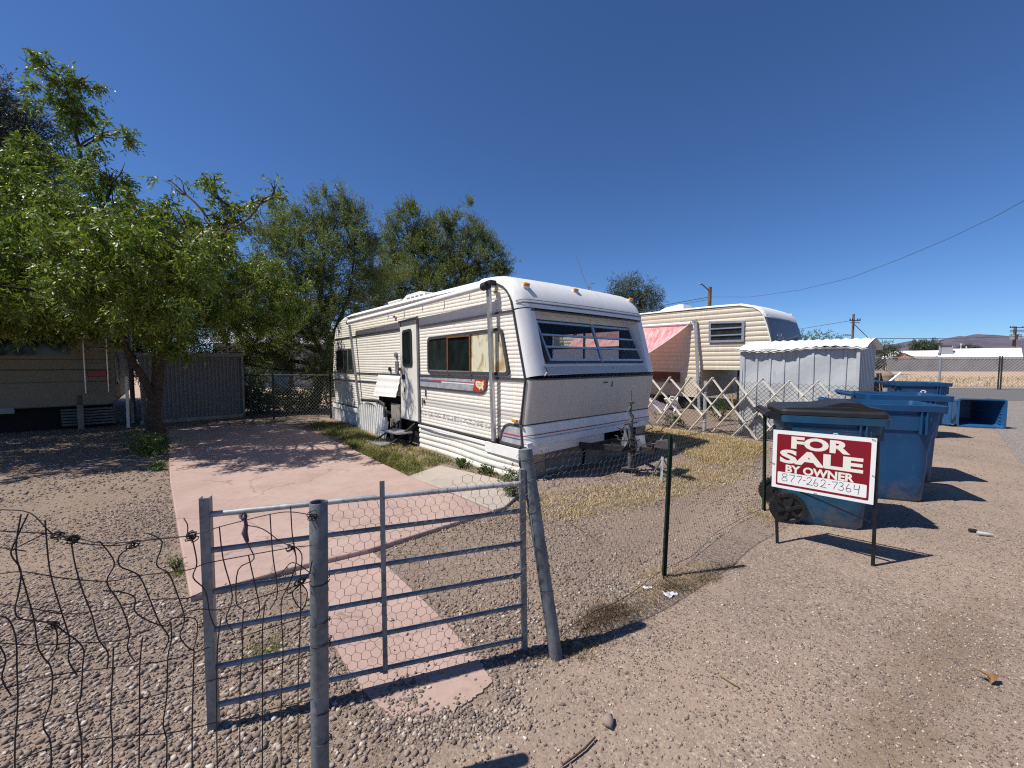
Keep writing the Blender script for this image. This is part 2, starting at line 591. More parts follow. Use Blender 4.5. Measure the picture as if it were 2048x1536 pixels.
def ground_mat():
    t = NT('gravel_dirt')
    geo = t.n('ShaderNodeNewGeometry'); t._tc = None
    class W: pass
    pos = geo.outputs['Position']
    big = t.noise(.55, 4, .6, pos); mid = t.noise(2.6, 5, .65, pos); fine = t.noise(40, 4, .7, pos)
    v1 = t.vor(70, 'F1', pos); v2 = t.vor(150, 'F1', pos); v3 = t.vor(20, 'F1', pos)
    # stones
    def stonecol(v):
        sp = t.n('ShaderNodeSeparateColor'); t.l(v.outputs['Color'], sp.inputs[0])
        return sp.outputs[0], sp.outputs[1]
    r1, g1 = stonecol(v1); r2, g2 = stonecol(v2)
    pal = [(0, (.12, .092, .078)), (.3, (.22, .165, .135)), (.6, (.31, .24, .19)), (.85, (.39, .315, .25)), (1, (.54, .47, .40))]
    s1 = t.ramp(r1, pal); s2 = t.ramp(r2, pal)
    edge1 = t.ramp(v1.outputs['Distance'], [(.25, 1.0), (.62, .55)])
    edge2 = t.ramp(v2.outputs['Distance'], [(.25, 1.0), (.62, .6)])
    s1 = t.mix(1.0, s1, edge1, 'MULTIPLY'); s2 = t.mix(1.0, s2, edge2, 'MULTIPLY')
    dirt = t.mix(mid, (.40, .302, .235), (.295, .218, .168))
    dirt = t.mix(t.ramp(fine, [(.4, 0.0), (.7, .5)]), dirt, (.20, .155, .125))
    st = t.mix(t.math('GREATER_THAN', g1, .45), s2, s1)
    cover = t.ramp(t.math('ADD', t.math('MULTIPLY', mid, .6), t.math('MULTIPLY', big, .5)), [(.42, .92), (.66, .25)])
    c = t.mix(cover, dirt, st)
    c = t.mix(t.ramp(big, [(.35, .0), (.7, .35)]), c, (.37, .275, .20))
    # worn stain by the road on the right
    sep = t.n('ShaderNodeSeparateXYZ'); t.l(pos, sep.inputs[0])
    xx = t.math('SUBTRACT', sep.outputs[0], t.math('ADD', t.math('MULTIPLY', sep.outputs[1], 1.45), -.70))
    n4 = t.noise(6, 5, .7, pos)
    band = t.ramp(t.math('ADD', t.math('MULTIPLY', t.math('ABSOLUTE', xx), 1.7), t.math('MULTIPLY', t.math('SUBTRACT', n4, .5), 1.8)), [(.1, .62), (.75, 0.0)])
    lim = t.ramp(t.math('ABSOLUTE', t.math('SUBTRACT', t.math('ADD', sep.outputs[1], t.math('MULTIPLY', n4, .6)), 2.25)), [(.35, 1.0), (.85, 0.0)])
    c = t.mix(t.math('MULTIPLY', band, lim), c, (.15, .10, .06))
    wash = t.ramp(t.noise(.9, 3, .6, pos), [(.40, 0.0), (.66, .45)])
    c = t.mix(wash, c, (.25, .19, .15))
    # darker soil inside the yard fence, paler dusty verge outside
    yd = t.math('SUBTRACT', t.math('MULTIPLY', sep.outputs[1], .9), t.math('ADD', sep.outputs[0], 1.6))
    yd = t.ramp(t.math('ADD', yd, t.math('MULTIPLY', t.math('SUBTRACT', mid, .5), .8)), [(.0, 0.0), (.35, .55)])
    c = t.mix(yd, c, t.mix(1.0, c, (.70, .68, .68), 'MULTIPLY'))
    t.col(c); t.set(.95, 0, .15)
    h = t.math('ADD', t.math('MULTIPLY', t.math('SUBTRACT', 1.0, v1.outputs['Distance']), .7), t.math('MULTIPLY', t.math('SUBTRACT', 1.0, v2.outputs['Distance']), .3))
    h = t.math('ADD', h, t.math('MULTIPLY', fine, .4))
    t.bump(h, .5, .005)
    return t.m


M['ground'] = ground_mat()


def road_mat(name, pal, sc=70, dirt=(.30, .235, .19), dmix=.45):
    t = NT(name)
    geo = t.n('ShaderNodeNewGeometry'); pos = geo.outputs['Position']
    v = t.vor(sc, 'F1', pos); sp = t.n('ShaderNodeSeparateColor'); t.l(v.outputs['Color'], sp.inputs[0])
    c = t.ramp(sp.outputs[0], pal)
    mid = t.noise(1.2, 6, .65, pos)
    c = t.mix(t.ramp(mid, [(.4, 0.0), (.68, dmix)]), c, dirt)
    t.col(c); t.set(.92, 0, .2)
    t.bump(t.math('SUBTRACT', 1.0, v.outputs['Distance']), .5, .006)
    return t.m


M['road'] = road_mat('worn_asphalt', [(0, (.10, .09, .085)), (.5, (.20, .175, .16)), (1, (.34, .30, .27))])
M['street'] = road_mat('grey_asphalt', [(0, (.09, .088, .088)), (.5, (.125, .12, .118)), (1, (.18, .17, .165))], 50, (.17, .155, .14), .3)
M['lot'] = simple('bare_beige_dirt', (.46, .33, .24), .95, 0, .35, .6, 0, (.36, .25, .17))


def slab_mat(name, c1, c2, crack=True, worn=False):
    t = NT(name)
    n = t.noise(1.6, 6, .62); n2 = t.noise(14, 6, .7); n3 = t.noise(70, 3, .6)
    k = t.mix(t.ramp(n, [(.35, 0.0), (.68, 1.0)]), c1, c2)
    k = t.mix(t.ramp(n2, [(.5, 0.0), (.75, .5)]), k, tuple(x * .72 for x in c2))
    k = t.mix(t.ramp(t.noise(.7, 5, .7), [(.5, 0.0), (.72, .6)]), k, (.42, .345, .29))
    k = t.mix(t.ramp(t.noise(3.7, 6, .75), [(.60, 0.0), (.70, .45)]), k, (.24, .18, .155))
    k = t.mix(t.ramp(n3, [(.55, 0.0), (.75, .35)]), k, (.20, .16, .14))
    if crack:
        wv = t.n('ShaderNodeVectorMath', operation='ADD')
        nz = t.n('ShaderNodeTexNoise'); nz.inputs['Scale'].default_value = 2.2; nz.inputs['Detail'].default_value = 5
        t.l(t.co(), nz.inputs['Vector'])
        sc = t.n('ShaderNodeVectorMath', operation='SCALE'); sc.inputs['Scale'].default_value = .7
        t.l(nz.outputs['Color'], sc.inputs[0]); t.l(t.co(), wv.inputs[0]); t.l(sc.outputs[0], wv.inputs[1])
        v = t.vor(.62, 'DISTANCE_TO_EDGE', wv.outputs[0])
        line = t.ramp(v.outputs['Distance'], [(.002, 1.0), (.007, 0.0)])
        gate = t.ramp(t.noise(.8, 2), [(.40, 0.0), (.5, 1.0)])
        k = t.mix(t.math('MULTIPLY', t.math('MULTIPLY', line, gate), .6), k, (.14, .10, .08))
    if worn:
        geo = t.n('ShaderNodeNewGeometry'); sep = t.n('ShaderNodeSeparateXYZ'); t.l(geo.outputs['Position'], sep.inputs[0])
        d_ = t.math('SUBTRACT', 1.98, t.math('ADD', sep.outputs[1], t.math('MULTIPLY', sep.outputs[0], -.34)))
        d_ = t.math('ADD', t.math('MULTIPLY', d_, 3.2), t.math('MULTIPLY', t.math('SUBTRACT', t.noise(7, 6, .75), .5), 2.2))
        k = t.mix(t.ramp(d_, [(.05, 0.0), (.62, .92)]), k, (.33, .25, .19))
    t.col(k); t.set(.85, 0, .2); t.bump(t.math('ADD', n2, n3), .2, .006)
    return t.m


M['slab'] = slab_mat('pink_stained_concrete', (.43, .305, .26), (.345, .24, .205))
M['walk'] = slab_mat('pink_walk_concrete', (.43, .305, .26), (.345, .24, .205), True, True)
M['pad'] = slab_mat('plain_concrete', (.42, .36, .31), (.36, .31, .26), False)


def stone_mat():
    t = NT('gravel_stone')
    g = t.n('ShaderNodeNewGeometry')
    k = t.ramp(g.outputs['Random Per Island'], [(0, (.085, .066, .060)), (.25, (.155, .120, .106)), (.5, (.24, .185, .155)), (.78, (.335, .262, .21)), (.92, (.44, .365, .30)), (1, (.64, .58, .51))])
    n = t.noise(60, 3, .6, g.outputs['Position'])
    k = t.mix(t.math('MULTIPLY', n, .5), k, (.24, .19, .155))
    t.col(k); t.set(.9, 0, .2)
    return t.m


M['stone'] = stone_mat()
M['block'] = simple('grey_block_wall', (.34, .33, .32), .9, 0, .3, .5, 0)
M['house_white'] = simple('white_coated_roof', (.82, .81, .80), .7, 0, .08, .4)
M['house_pink'] = simple('pink_stucco', (.62, .46, .40), .85, 0, .12, .5)
M['house_brown'] = simple('brown_house_wall', (.20, .13, .10), .9, 0, .3, .4)  # plain brown of the low house wall and gable ornament
M['house_grey'] = simple('grey_house_wall', (.42, .42, .47), .8, 0, .2, .6)
M['house_lav'] = simple('grey_roof_sheet', (.38, .38, .45), .7, 0, .2, .6)
M['mount'] = simple('purple_grey_rock', (.115, .10, .135), .95, 0, .4, .006, 0)
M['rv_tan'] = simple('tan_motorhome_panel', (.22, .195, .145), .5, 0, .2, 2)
M['dark_weave'] = simple('dark_woven_tarp', (.05, .045, .045), .8, 0, .6, 20, .4)
M['mesh_roll'] = simple('dry_reed_roll', (.32, .24, .18), .9, 0, .6, 30, .5)
M['straw_dark'] = simple('straw_litter', (.30, .2, .09), .9, 0, .5, 20)
M['bottle'] = simple('clear_plastic_bottle', (.55, .55, .52), .25, 0, .3, 30)
M['litter'] = simple('white_litter', (.75, .74, .72), .6, 0, .2, 20)
M['decal_grey'] = simple('silver_decal', (.50, .51, .54), .4, .2, .45, 9)
M['decal_red'] = simple('red_stripe', (.42, .06, .06), .5, 0, .3, 15)
M['decal_blue'] = simple('navy_stripe', (.08, .09, .20), .5, 0, .3, 15)
M['badge_red'] = simple('red_badge', (.45, .045, .035), .45, 0, .3, 12)
M['badge_cream'] = simple('cream_badge_map', (.76, .66, .42), .5, 0, .2, 15)
M['front_grey'] = simple('grey_front_window_shield', (.13, .135, .15), .4, 0, .3, 3)
M['faint'] = simple('faint_grey_lettering', (.28, .29, .31), .5, 0, .3, 10)

# ------------------------------------------------------------------ camera, sky, sun
cam = bpy.data.cameras.new('camera'); co = bpy.data.objects.new('camera', cam); COL.objects.link(co)
co.location = CAM; co.rotation_euler = (R(90) - PITCH, 0, 0)
cam.sensor_fit = 'HORIZONTAL'; cam.sensor_width = 36.0; cam.lens = 36.0 * FP / 2048
cam.clip_start = .02; cam.clip_end = 20000
SC.camera = co
SUN_EL = 57.0
sd = Vector((-.97, -.25, 0)).normalized()
w = bpy.data.worlds.new('World'); SC.world = w; w.use_nodes = True
wt = w.node_tree; bg = wt.nodes['Background']
sky = wt.nodes.new('ShaderNodeTexSky'); sky.sky_type = 'NISHITA'; sky.sun_disc = False
sky.sun_elevation = R(SUN_EL); sky.sun_rotation = math.atan2(sd.x, sd.y)
sky.altitude = 800; sky.air_density = .85; sky.dust_density = .25; sky.ozone_density = 3.0
mxs = wt.nodes.new('ShaderNodeMix'); mxs.data_type = 'RGBA'; mxs.blend_type = 'MULTIPLY'; mxs.inputs[0].default_value = 1.0
mxs.inputs[7].default_value = (.54, .78, 1.08, 1)
wt.links.new(sky.outputs[0], mxs.inputs[6]); wt.links.new(mxs.outputs[2], bg.inputs[0]); bg.inputs[1].default_value = .085
sl = bpy.data.lights.new('sun', 'SUN'); sl.energy = 4.6; sl.angle = R(.53); sl.color = (1, .955, .88)
so = bpy.data.objects.new('sun', sl); COL.objects.link(so)
ld = Vector((-sd.x * math.cos(R(SUN_EL)), -sd.y * math.cos(R(SUN_EL)), -math.sin(R(SUN_EL))))
so.rotation_euler = ld.to_track_quat('-Z', 'Y').to_euler(); so.location = (-6, -2, 12)
vs = SC.view_settings
SC.display_settings.display_device = 'sRGB'
vs.view_transform = 'Standard'; vs.look = 'None'; vs.gamma = 1.0; vs.exposure = 0.38; vs.use_curve_mapping = False
SC.cycles.max_bounces = 8; SC.cycles.transparent_max_bounces = 24
SC.cycles.use_denoising = False
SC.cycles.use_adaptive_sampling = False
SC.cycles.filter_width = 1.15
SC.cycles.sample_clamp_indirect = 4.0

rng = np.random.default_rng(11)


# ------------------------------------------------------------------ ground
def gh(x, y):
    """gentle relief of the ground near the camera"""
    x = np.asarray(x, float); y = np.asarray(y, float)
    d = np.sqrt(x * x + y * y)
    a = np.clip(1 - d / 30, 0, 1)
    return a * (.0035 * np.sin(x * 2.1 + .7 * y) * np.cos(y * 1.7 - .4 * x) + .002 * np.sin(x * 5.3 + 1.1) * np.sin(y * 4.7 + x))


def axis(fine, step, far, k=1.16):
    a = list(np.arange(0, fine, step)); s = step; x = fine
    while x < far:
        a.append(x); s *= k; x += s
    a.append(far); return np.array(a)


px_ = axis(10, .12, 9000); xs = np.concatenate([-px_[::-1][:-1], px_])
ys = np.concatenate([-axis(2, .3, 9000)[::-1][:-1], axis(16, .12, 9000)])
X, Y = np.meshgrid(xs, ys)
Z = gh(X, Y)
nx, ny = len(xs), len(ys)
I = np.arange(nx * ny).reshape(ny, nx)
F = np.stack([I[:-1, :-1].ravel(), I[:-1, 1:].ravel(), I[1:, 1:].ravel(), I[1:, :-1].ravel()], 1)
g = np_mesh('ground', np.stack([X.ravel(), Y.ravel(), Z.ravel()], 1), F, M['ground'], smooth=True)
tag(g, kind='structure')


def sheet(name, pts, z, mat, thick=0.0, kind='structure', bevel=0):
    mb = MB()
    if thick:
        mb.prism([(p[0], p[1]) for p in pts], lambda a, b, t: (a, b, t), z - thick, z)
    else:
        mb.add([(p[0], p[1], z) for p in pts], [tuple(range(len(pts)))])
    o = mb.build(name, mat, bevel=bevel)
    tag(o, kind=kind)
    return o


P2 = lambda *a: [gp(x, y).to_2d() for x, y in a]
# pink slab with the walk that leads to the gate
ZS = .045
slab = [gp(x, y, ZS).to_2d() for x, y in ((337, 905), (340, 960), (356, 1060), (380, 1192), (486, 1162), (592, 1132))]
slab += [gp(x, y, ZS).to_2d() for x, y in ((736, 1098), (985, 1021), (900, 985), (815, 950), (720, 905), (640, 868), (560, 848), (440, 850), (334, 862))]
sheet('driveway_slab', slab, ZS, M['slab'], .12, bevel=.012)
wk = [gp(x, y, .0).to_2d() for x, y in ((586, 1133), (640, 1240), (690, 1330), (745, 1405), (810, 1450), (870, 1440), (935, 1408), (985, 1366), (960, 1325), (880, 1235), (738, 1099))]
walk = []
for i_ in range(len(wk)):
    a_, b_ = wk[i_], wk[(i_ + 1) % len(wk)]
    walk.append(a_)
    if 2 <= i_ <= 7:
        for k_ in range(1, 14):
            walk.append(a_.lerp(b_, k_ / 14) + Vector((random.gauss(0, .004), random.gauss(0, .004))))
sheet('walkway', walk, .0065, M['walk'], .04)
pad = [gp(x, y, .04).to_2d() for x, y in ((818, 951), (880, 930), (1000, 958), (1040, 985), (1010, 1013), (987, 1019), (902, 983))]
sheet('concrete_pad', pad, .039, M['pad'], .1, bevel=.01)
# roads
rd = [gp(x, y).to_2d() for x, y in ((1700, 800), (1905, 806), (1975, 835), (2020, 900), (2085, 990), (2190, 1120), (2500, 1420), (3600, 1500))] + [Vector((40, 3)), gp(2900, 800).to_2d()]
sheet('road', rd, .006, M['road'])
st_ = [gp(1500, 799).to_2d(), gp(3000, 806).to_2d(), gp(3000, 779).to_2d(), gp(1500, 776).to_2d()]
sheet('street', st_, .012, M['street'])
lot = [gp(1500, 771).to_2d(), gp(3000, 773).to_2d(), gp(3000, 735).to_2d(), gp(1500, 735).to_2d()]
sheet('dirt_lot', lot, .008, M['lot'])
lot2 = [gp(x, y).to_2d() for x, y in ((1290, 828), (1480, 838), (1480, 795), (1260, 795))]
yard = [gp(x, y).to_2d() for x, y in ((300, 815), (700, 815), (720, 752), (200, 752))]
sheet('back_street', yard, .008, M['lot'])


# ------------------------------------------------------------------ loose gravel
def in_poly(x, y, poly):
    c = np.zeros(len(x), bool); n = len(poly); j = n - 1
    for i in range(n):
        xi, yi = poly[i][0], poly[i][1]; xj, yj = poly[j][0], poly[j][1]
        m = ((yi > y) != (yj > y)) & (x < (xj - xi) * (y - yi) / (yj - yi + 1e-12) + xi)
        c ^= m; j = i
    return c


ph = (1 + 5 ** .5) / 2
ICO_V = np.array([(-1, ph, 0), (1, ph, 0), (-1, -ph, 0), (1, -ph, 0), (0, -1, ph), (0, 1, ph), (0, -1, -ph), (0, 1, -ph), (ph, 0, -1), (ph, 0, 1), (-ph, 0, -1), (-ph, 0, 1)]) / math.sqrt(1 + ph * ph)
ICO_F = np.array([(0, 11, 5), (0, 5, 1), (0, 1, 7), (0, 7, 10), (0, 10, 11), (1, 5, 9), (5, 11, 4), (11, 10, 2), (10, 7, 6), (7, 1, 8), (3, 9, 4), (3, 4, 2), (3, 2, 6), (3, 6, 8), (3, 8, 9), (4, 9, 5), (2, 4, 11), (6, 2, 10), (8, 6, 7), (9, 8, 1)])
OCT_V = np.array([(1, 0, 0), (-1, 0, 0), (0, 1, 0), (0, -1, 0), (0, 0, 1), (0, 0, -1)], float)
OCT_F = np.array([(0, 2, 4), (2, 1, 4), (1, 3, 4), (3, 0, 4), (2, 0, 5), (1, 2, 5), (3, 1, 5), (0, 3, 5)])


def stones(x, y, size, zoff, BV, BF):
    n = len(x); k = len(BV)
    s = size[:, None] * np.stack([rng.uniform(.75, 1.3, n), rng.uniform(.6, 1.0, n), rng.uniform(.5, .95, n)], 1)
    V = BV[None] * (1 + rng.uniform(-.34, .30, (n, k, 1)))
    V = V * s[:, None, :]
    a = rng.uniform(0, 2 * PI, n); tl = rng.normal(0, .3, n)
    ct, st = np.cos(tl)[:, None], np.sin(tl)[:, None]
    yy = V[:, :, 1] * ct - V[:, :, 2] * st; zz = V[:, :, 1] * st + V[:, :, 2] * ct
    ca, sa = np.cos(a)[:, None], np.sin(a)[:, None]
    xx = V[:, :, 0] * ca - yy * sa; y2 = V[:, :, 0] * sa + yy * ca
    P = np.stack([xx + x[:, None], y2 + y[:, None], zz + (gh(x, y) + zoff + size * .25)[:, None]], 2)
    Fc = BF[None] + (np.arange(n) * k)[:, None, None]
    return P.reshape(-1, 3), Fc.reshape(-1, 3)


def patchy(x, y):
    return .5 + .5 * (np.sin(x * 1.9 + 1.3 * np.sin(y * 1.1)) * np.cos(y * 2.3 + .9 * np.sin(x * 1.7)))


VV_, FF_ = [], []
off = 0


def put(x, y, s, zo, BV, BF):
    global off
    P, f = stones(x, y, s, zo, BV, BF)
    VV_.append(P); FF_.append(f + off); off += len(P)


slabp = [tuple(p) for p in slab]; walkp = [tuple(p) for p in walk]; padp = [tuple(p) for p in pad]
foot = [(TC + VV * a + UU * b).to_2d() for a, b in ((-.05, -.0), (3.1, 0), (3.1, 8), (-.05, 8))]


walk_in = [tuple(p) for p in walk]


def clear_mask(x, y):
    return ~(in_poly(x, y, slabp) | in_poly(x, y, walkp) | in_poly(x, y, padp) | in_poly(x, y, foot))


def visible(x, y):
    return (np.abs(x) < 1.36 * y + .25)


# coarse gravel near
for (y0, y1, n, smin, smax, BV, BF) in ((.75, 2.6, 34000, .004, .0165, ICO_V, ICO_F), (2.6, 4.6, 34000, .005, .016, OCT_V, OCT_F), (4.6, 9.5, 26000, .010, .022, OCT_V, OCT_F)):
    m = int(n * 2.2)
    y = rng.uniform(y0, y1, m); x = rng.uniform(-1.4, 1.4, m) * y1
    # left yard / inside the fence is dense gravel, the road side is finer
    fence_x = np.interp(y, [.8, 1.5, 2.16, 2.94, 4.27, 9], [-.9, -.35, .28, 1.12, 2.69, 6])
    road = x > fence_x
    dens = np.where(road, .30, np.clip(-.05 + 1.5 * patchy(x * 1.0, y), .12, 1))
    ok = visible(x, y) & clear_mask(x, y) & (rng.uniform(0, 1, m) < dens)
    x, y = x[ok], y[ok]
    s = rng.uniform(0, 1, len(x)) ** 3.4 * (smax - smin) + smin
    s = np.where(x > np.interp(y, [.8, 1.5, 2.16, 2.94, 4.27, 9], [-.9, -.35, .28, 1.12, 2.69, 6]), s * .6, s)
    put(x, y, s, 0.0, BV, BF)
# fine grit on the road side
m = 150000
y = rng.uniform(.8, 4.2, m) ** 1.0; x = rng.uniform(-.9, 5.6, m)
fence_x = np.interp(y, [.8, 1.5, 2.16, 2.94, 4.27, 9], [-.9, -.35, .28, 1.12, 2.69, 6])
ok = visible(x, y) & (x > fence_x) & clear_mask(x, y) & (rng.uniform(0, 1, m) < np.clip(.05 + 1.1 * patchy(x * .9, y * .9) * (.5 + patchy(y * 2.1, x * 1.9)), .10, 1))
x, y = x[ok], y[ok]
put(x, y, .002 + .0055 * rng.uniform(0, 1, len(x)) ** 2.0, 0.0, OCT_V, OCT_F)
# fines between the coarse stones on the yard side
m = 70000
y = rng.uniform(.9, 3.6, m); x = rng.uniform(-4.6, 1.8, m)
fence_x = np.interp(y, [.8, 1.5, 2.16, 2.94, 4.27, 9], [-.9, -.35, .28, 1.12, 2.69, 6])
ok = visible(x, y) & (x < fence_x) & clear_mask(x, y) & (rng.uniform(0, 1, m) < .3 + .7 * patchy(x * 1.7 + 2, y * 1.5))
x, y = x[ok], y[ok]
put(x, y, rng.uniform(.002, .0055, len(x)), 0.0, OCT_V, OCT_F)
# strays on the walk and slab edge
for (cx, cy, sx, sy, n) in ((-.30, 1.70, .17, .05, 700), (-.52, 1.85, .06, .10, 160), (.0, 1.85, .05, .08, 160), (-.3, 1.85, .25, .2, 60), (-.75, 2.6, .5, .7, 50), (-.15, 2.2, .2, .3, 40)):
    gx, gy = rng.normal(cx, sx, n), rng.normal(cy, sy, n)
    zz = np.where(in_poly(gx, gy, slabp), .045, np.where(in_poly(gx, gy, walkp), .008, 0.0))
    put(gx, gy, rng.uniform(.004, .012, n), zz, ICO_V, ICO_F)
V = np.concatenate(VV_); F = np.concatenate(FF_)
gravel = np_mesh('gravel', V, F, M['stone'])
tag(gravel, 'loose grey and brown gravel stones lying over the dirt yard', 'gravel', kind='stuff')


# ------------------------------------------------------------------ grass and weeds
def blades(x, y, h, w, lean, z0=0.0):
    n = len(x)
    a = rng.uniform(0, 2 * PI, n); l = lean * rng.uniform(.2, 1.4, n)
    dx, dy = np.cos(a), np.sin(a)
    wx, wy = -dy * w / 2, dx * w / 2
    zb = gh(x, y) + z0 - .004
    b0 = np.stack([x - wx, y - wy, zb], 1); b1 = np.stack([x + wx, y + wy, zb], 1)
    m0 = np.stack([x + dx * h * l * .45 - wx * .7, y + dy * h * l * .45 - wy * .7, zb + h * .6], 1)
    m1 = np.stack([x + dx * h * l * .45 + wx * .7, y + dy * h * l * .45 + wy * .7, zb + h * .6], 1)
    tp = np.stack([x + dx * h * l, y + dy * h * l, zb + h * (1 - .25 * np.minimum(l, 2))], 1)
    Vx = np.stack([b0, b1, m0, m1, tp], 1).reshape(-1, 3)
    i = np.arange(n) * 5
    Fq = np.stack([np.stack([i, i + 1, i + 3], 1), np.stack([i, i + 3, i + 2], 1), np.stack([i + 2, i + 3, i + 4], 1)], 1).reshape(-1, 3)
    return Vx, Fq


class Patch:
    def __init__(s): s.V = []; s.F = []; s.o = 0
    def add(s, V, F):
        s.V.append(V); s.F.append(F + s.o); s.o += len(V)
    def tufts(s, poly, ntuft, nb, h, w, lean, spread=.05, ok=None):
        px = np.array([p[0] for p in poly]); py = np.array([p[1] for p in poly])
        x = rng.uniform(px.min(), px.max(), ntuft * 4); y = rng.uniform(py.min(), py.max(), ntuft * 4)
        k = in_poly(x, y, poly)
        x, y = x[k][:ntuft], y[k][:ntuft]
        X = np.repeat(x, nb) + rng.normal(0, spread, len(x) * nb); Y_ = np.repeat(y, nb) + rng.normal(0, spread, len(x) * nb)
        H = np.repeat(rng.uniform(.5, 1.2, len(x)), nb) * h * rng.uniform(.5, 1.2, len(X))
        s.add(*blades(X, Y_, H, w, lean))
    def build(s, name, mat, label, cat):
        o = np_mesh(name, np.concatenate(s.V), np.concatenate(s.F), mat)
        tag(o, label, cat, kind='stuff'); return o


pp = lambda *a: [tuple(gp(x, y).to_2d()) for x, y in a]
pg = Patch()
pg.tufts(pp((640, 850), (700, 858), (800, 895), (850, 905), (900, 925), (840, 945), (800, 945), (700, 890)), 330, 20, .11, .009, .9, .045)
pg.tufts(pp((690, 885), (760, 905), (850, 935), (800, 945), (740, 915)), 130, 24, .13, .009, .9, .04)
pg.tufts(pp((800, 935), (850, 935), (835, 962), (800, 958)), 90, 14, .07, .005, .9, .03)
pg.tufts(pp((600, 845), (680, 848), (760, 885), (690, 885)), 200, 16, .11, .009, 1.0, .06)
pg.tufts(pp((860, 905), (1010, 945), (1040, 985), (1000, 960), (900, 930)), 150, 12, .07, .006, .9, .04)
pg.tufts(pp((325, 880), (340, 960), (350, 1060), (335, 1000), (318, 900)), 70, 10, .08, .006, .9, .03)
pg.tufts(pp((490, 1280), (560, 1275), (560, 1310), (490, 1312)), 40, 12, .03, .004, 1.2, .03)
pg.tufts(pp((330, 1120), (380, 1115), (385, 1150), (340, 1155)), 30, 12, .05, .004, 1.0, .02)
pg.build('grass', M['grass_green'], 'patchy green grass growing along the trailer skirting and slab', 'grass')
pd = Patch()
pd.tufts(pp((1060, 990), (1250, 968), (1500, 880), (1530, 900), (1480, 960), (1250, 1020), (1100, 1050), (1040, 1030)), 620, 18, .06, .006, 1.8, .055)
pd.tufts(pp((1290, 855), (1480, 878), (1535, 900), (1440, 930), (1280, 880)), 800, 16, .085, .009, 1.7, .07)
pd.tufts(pp((1120, 1290), (1330, 1160), (1420, 1120), (1440, 1150), (1300, 1230), (1150, 1320)), 160, 9, .03, .003, 1.6, .04)
pd.tufts(pp((1280, 1135), (1420, 1130), (1420, 1180), (1260, 1190)), 90, 10, .035, .003, 1.6, .03)
pd.tufts(pp((1500, 1010), (1560, 1000), (1560, 1045), (1500, 1050)), 50, 10, .05, .004, 1.4, .03)
pd.tufts(pp((640, 842), (760, 870), (850, 900), (860, 930), (800, 935), (700, 880)), 420, 14, .07, .007, 1.6, .06)
pd.tufts(pp((345, 970), (372, 1100), (385, 1195), (370, 1190), (350, 1080)), 60, 9, .04, .004, 1.5, .03)
pd.tufts(pp((0, 1000), (300, 1000), (330, 1180), (0, 1300)), 90, 7, .03, .003, 1.6, .05)
pd.tufts(pp((780, 1080), (980, 1010), (1040, 1050), (800, 1110)), 120, 8, .03, .003, 1.6, .05)
pd.tufts(pp((1700, 773), (2140, 776), (2140, 757), (1700, 752)), 420, 7, .3, .035, .9, .5)
pd.tufts(pp((650, 1400), (900, 1500), (600, 1520), (300, 1500)), 25, 5, .03, .002, 1.8, .05)
pdk = Patch()
pdk.tufts(pp((1050, 1305), (1130, 1290), (1250, 1215), (1340, 1165), (1480, 1120), (1480, 1135), (1345, 1195), (1260, 1250), (1140, 1325), (1060, 1330)), 240, 22, .035, .0026, 1.9, .035)
pdk.tufts(pp((1150, 1235), (1240, 1205), (1260, 1225), (1160, 1265)), 40, 26, .05, .003, 1.7, .03)
pdk.tufts(pp((330, 1150), (600, 1130), (640, 1240), (560, 1300), (400, 1300)), 40, 8, .02, .002, 1.9, .05)
pdk.build('dead_weeds', leaf_mat('dark_dead_weed', (.05, .035, .025), (.12, .08, .05), (.24, .17, .10), .9, .1, .1), 'dark dead weeds matted along the foot of the netting fence', 'dead weeds')
pd.build('dry_grass', M['grass_dry'], 'straw coloured dry grass on the gravel by the fences', 'dry grass')


# ------------------------------------------------------------------ trees
def leaf_quads(base, dirv, nrm, L, W):
    side = np.cross(dirv, nrm); side /= np.linalg.norm(side, axis=1, keepdims=True) + 1e-9
    Lc = L[:, None]; Wc = W[:, None]
    mid = base + dirv * Lc * .45
    tip = base + dirv * Lc
    v = np.stack([base, mid + side * Wc * .5, tip, mid - side * Wc * .5], 1).reshape(-1, 3)
    n = len(base); i = np.arange(n) * 4
    return v, np.stack([i, i + 1, i + 2, i + 3], 1)


def unit(a): return a / (np.linalg.norm(a, axis=1, keepdims=True) + 1e-9)


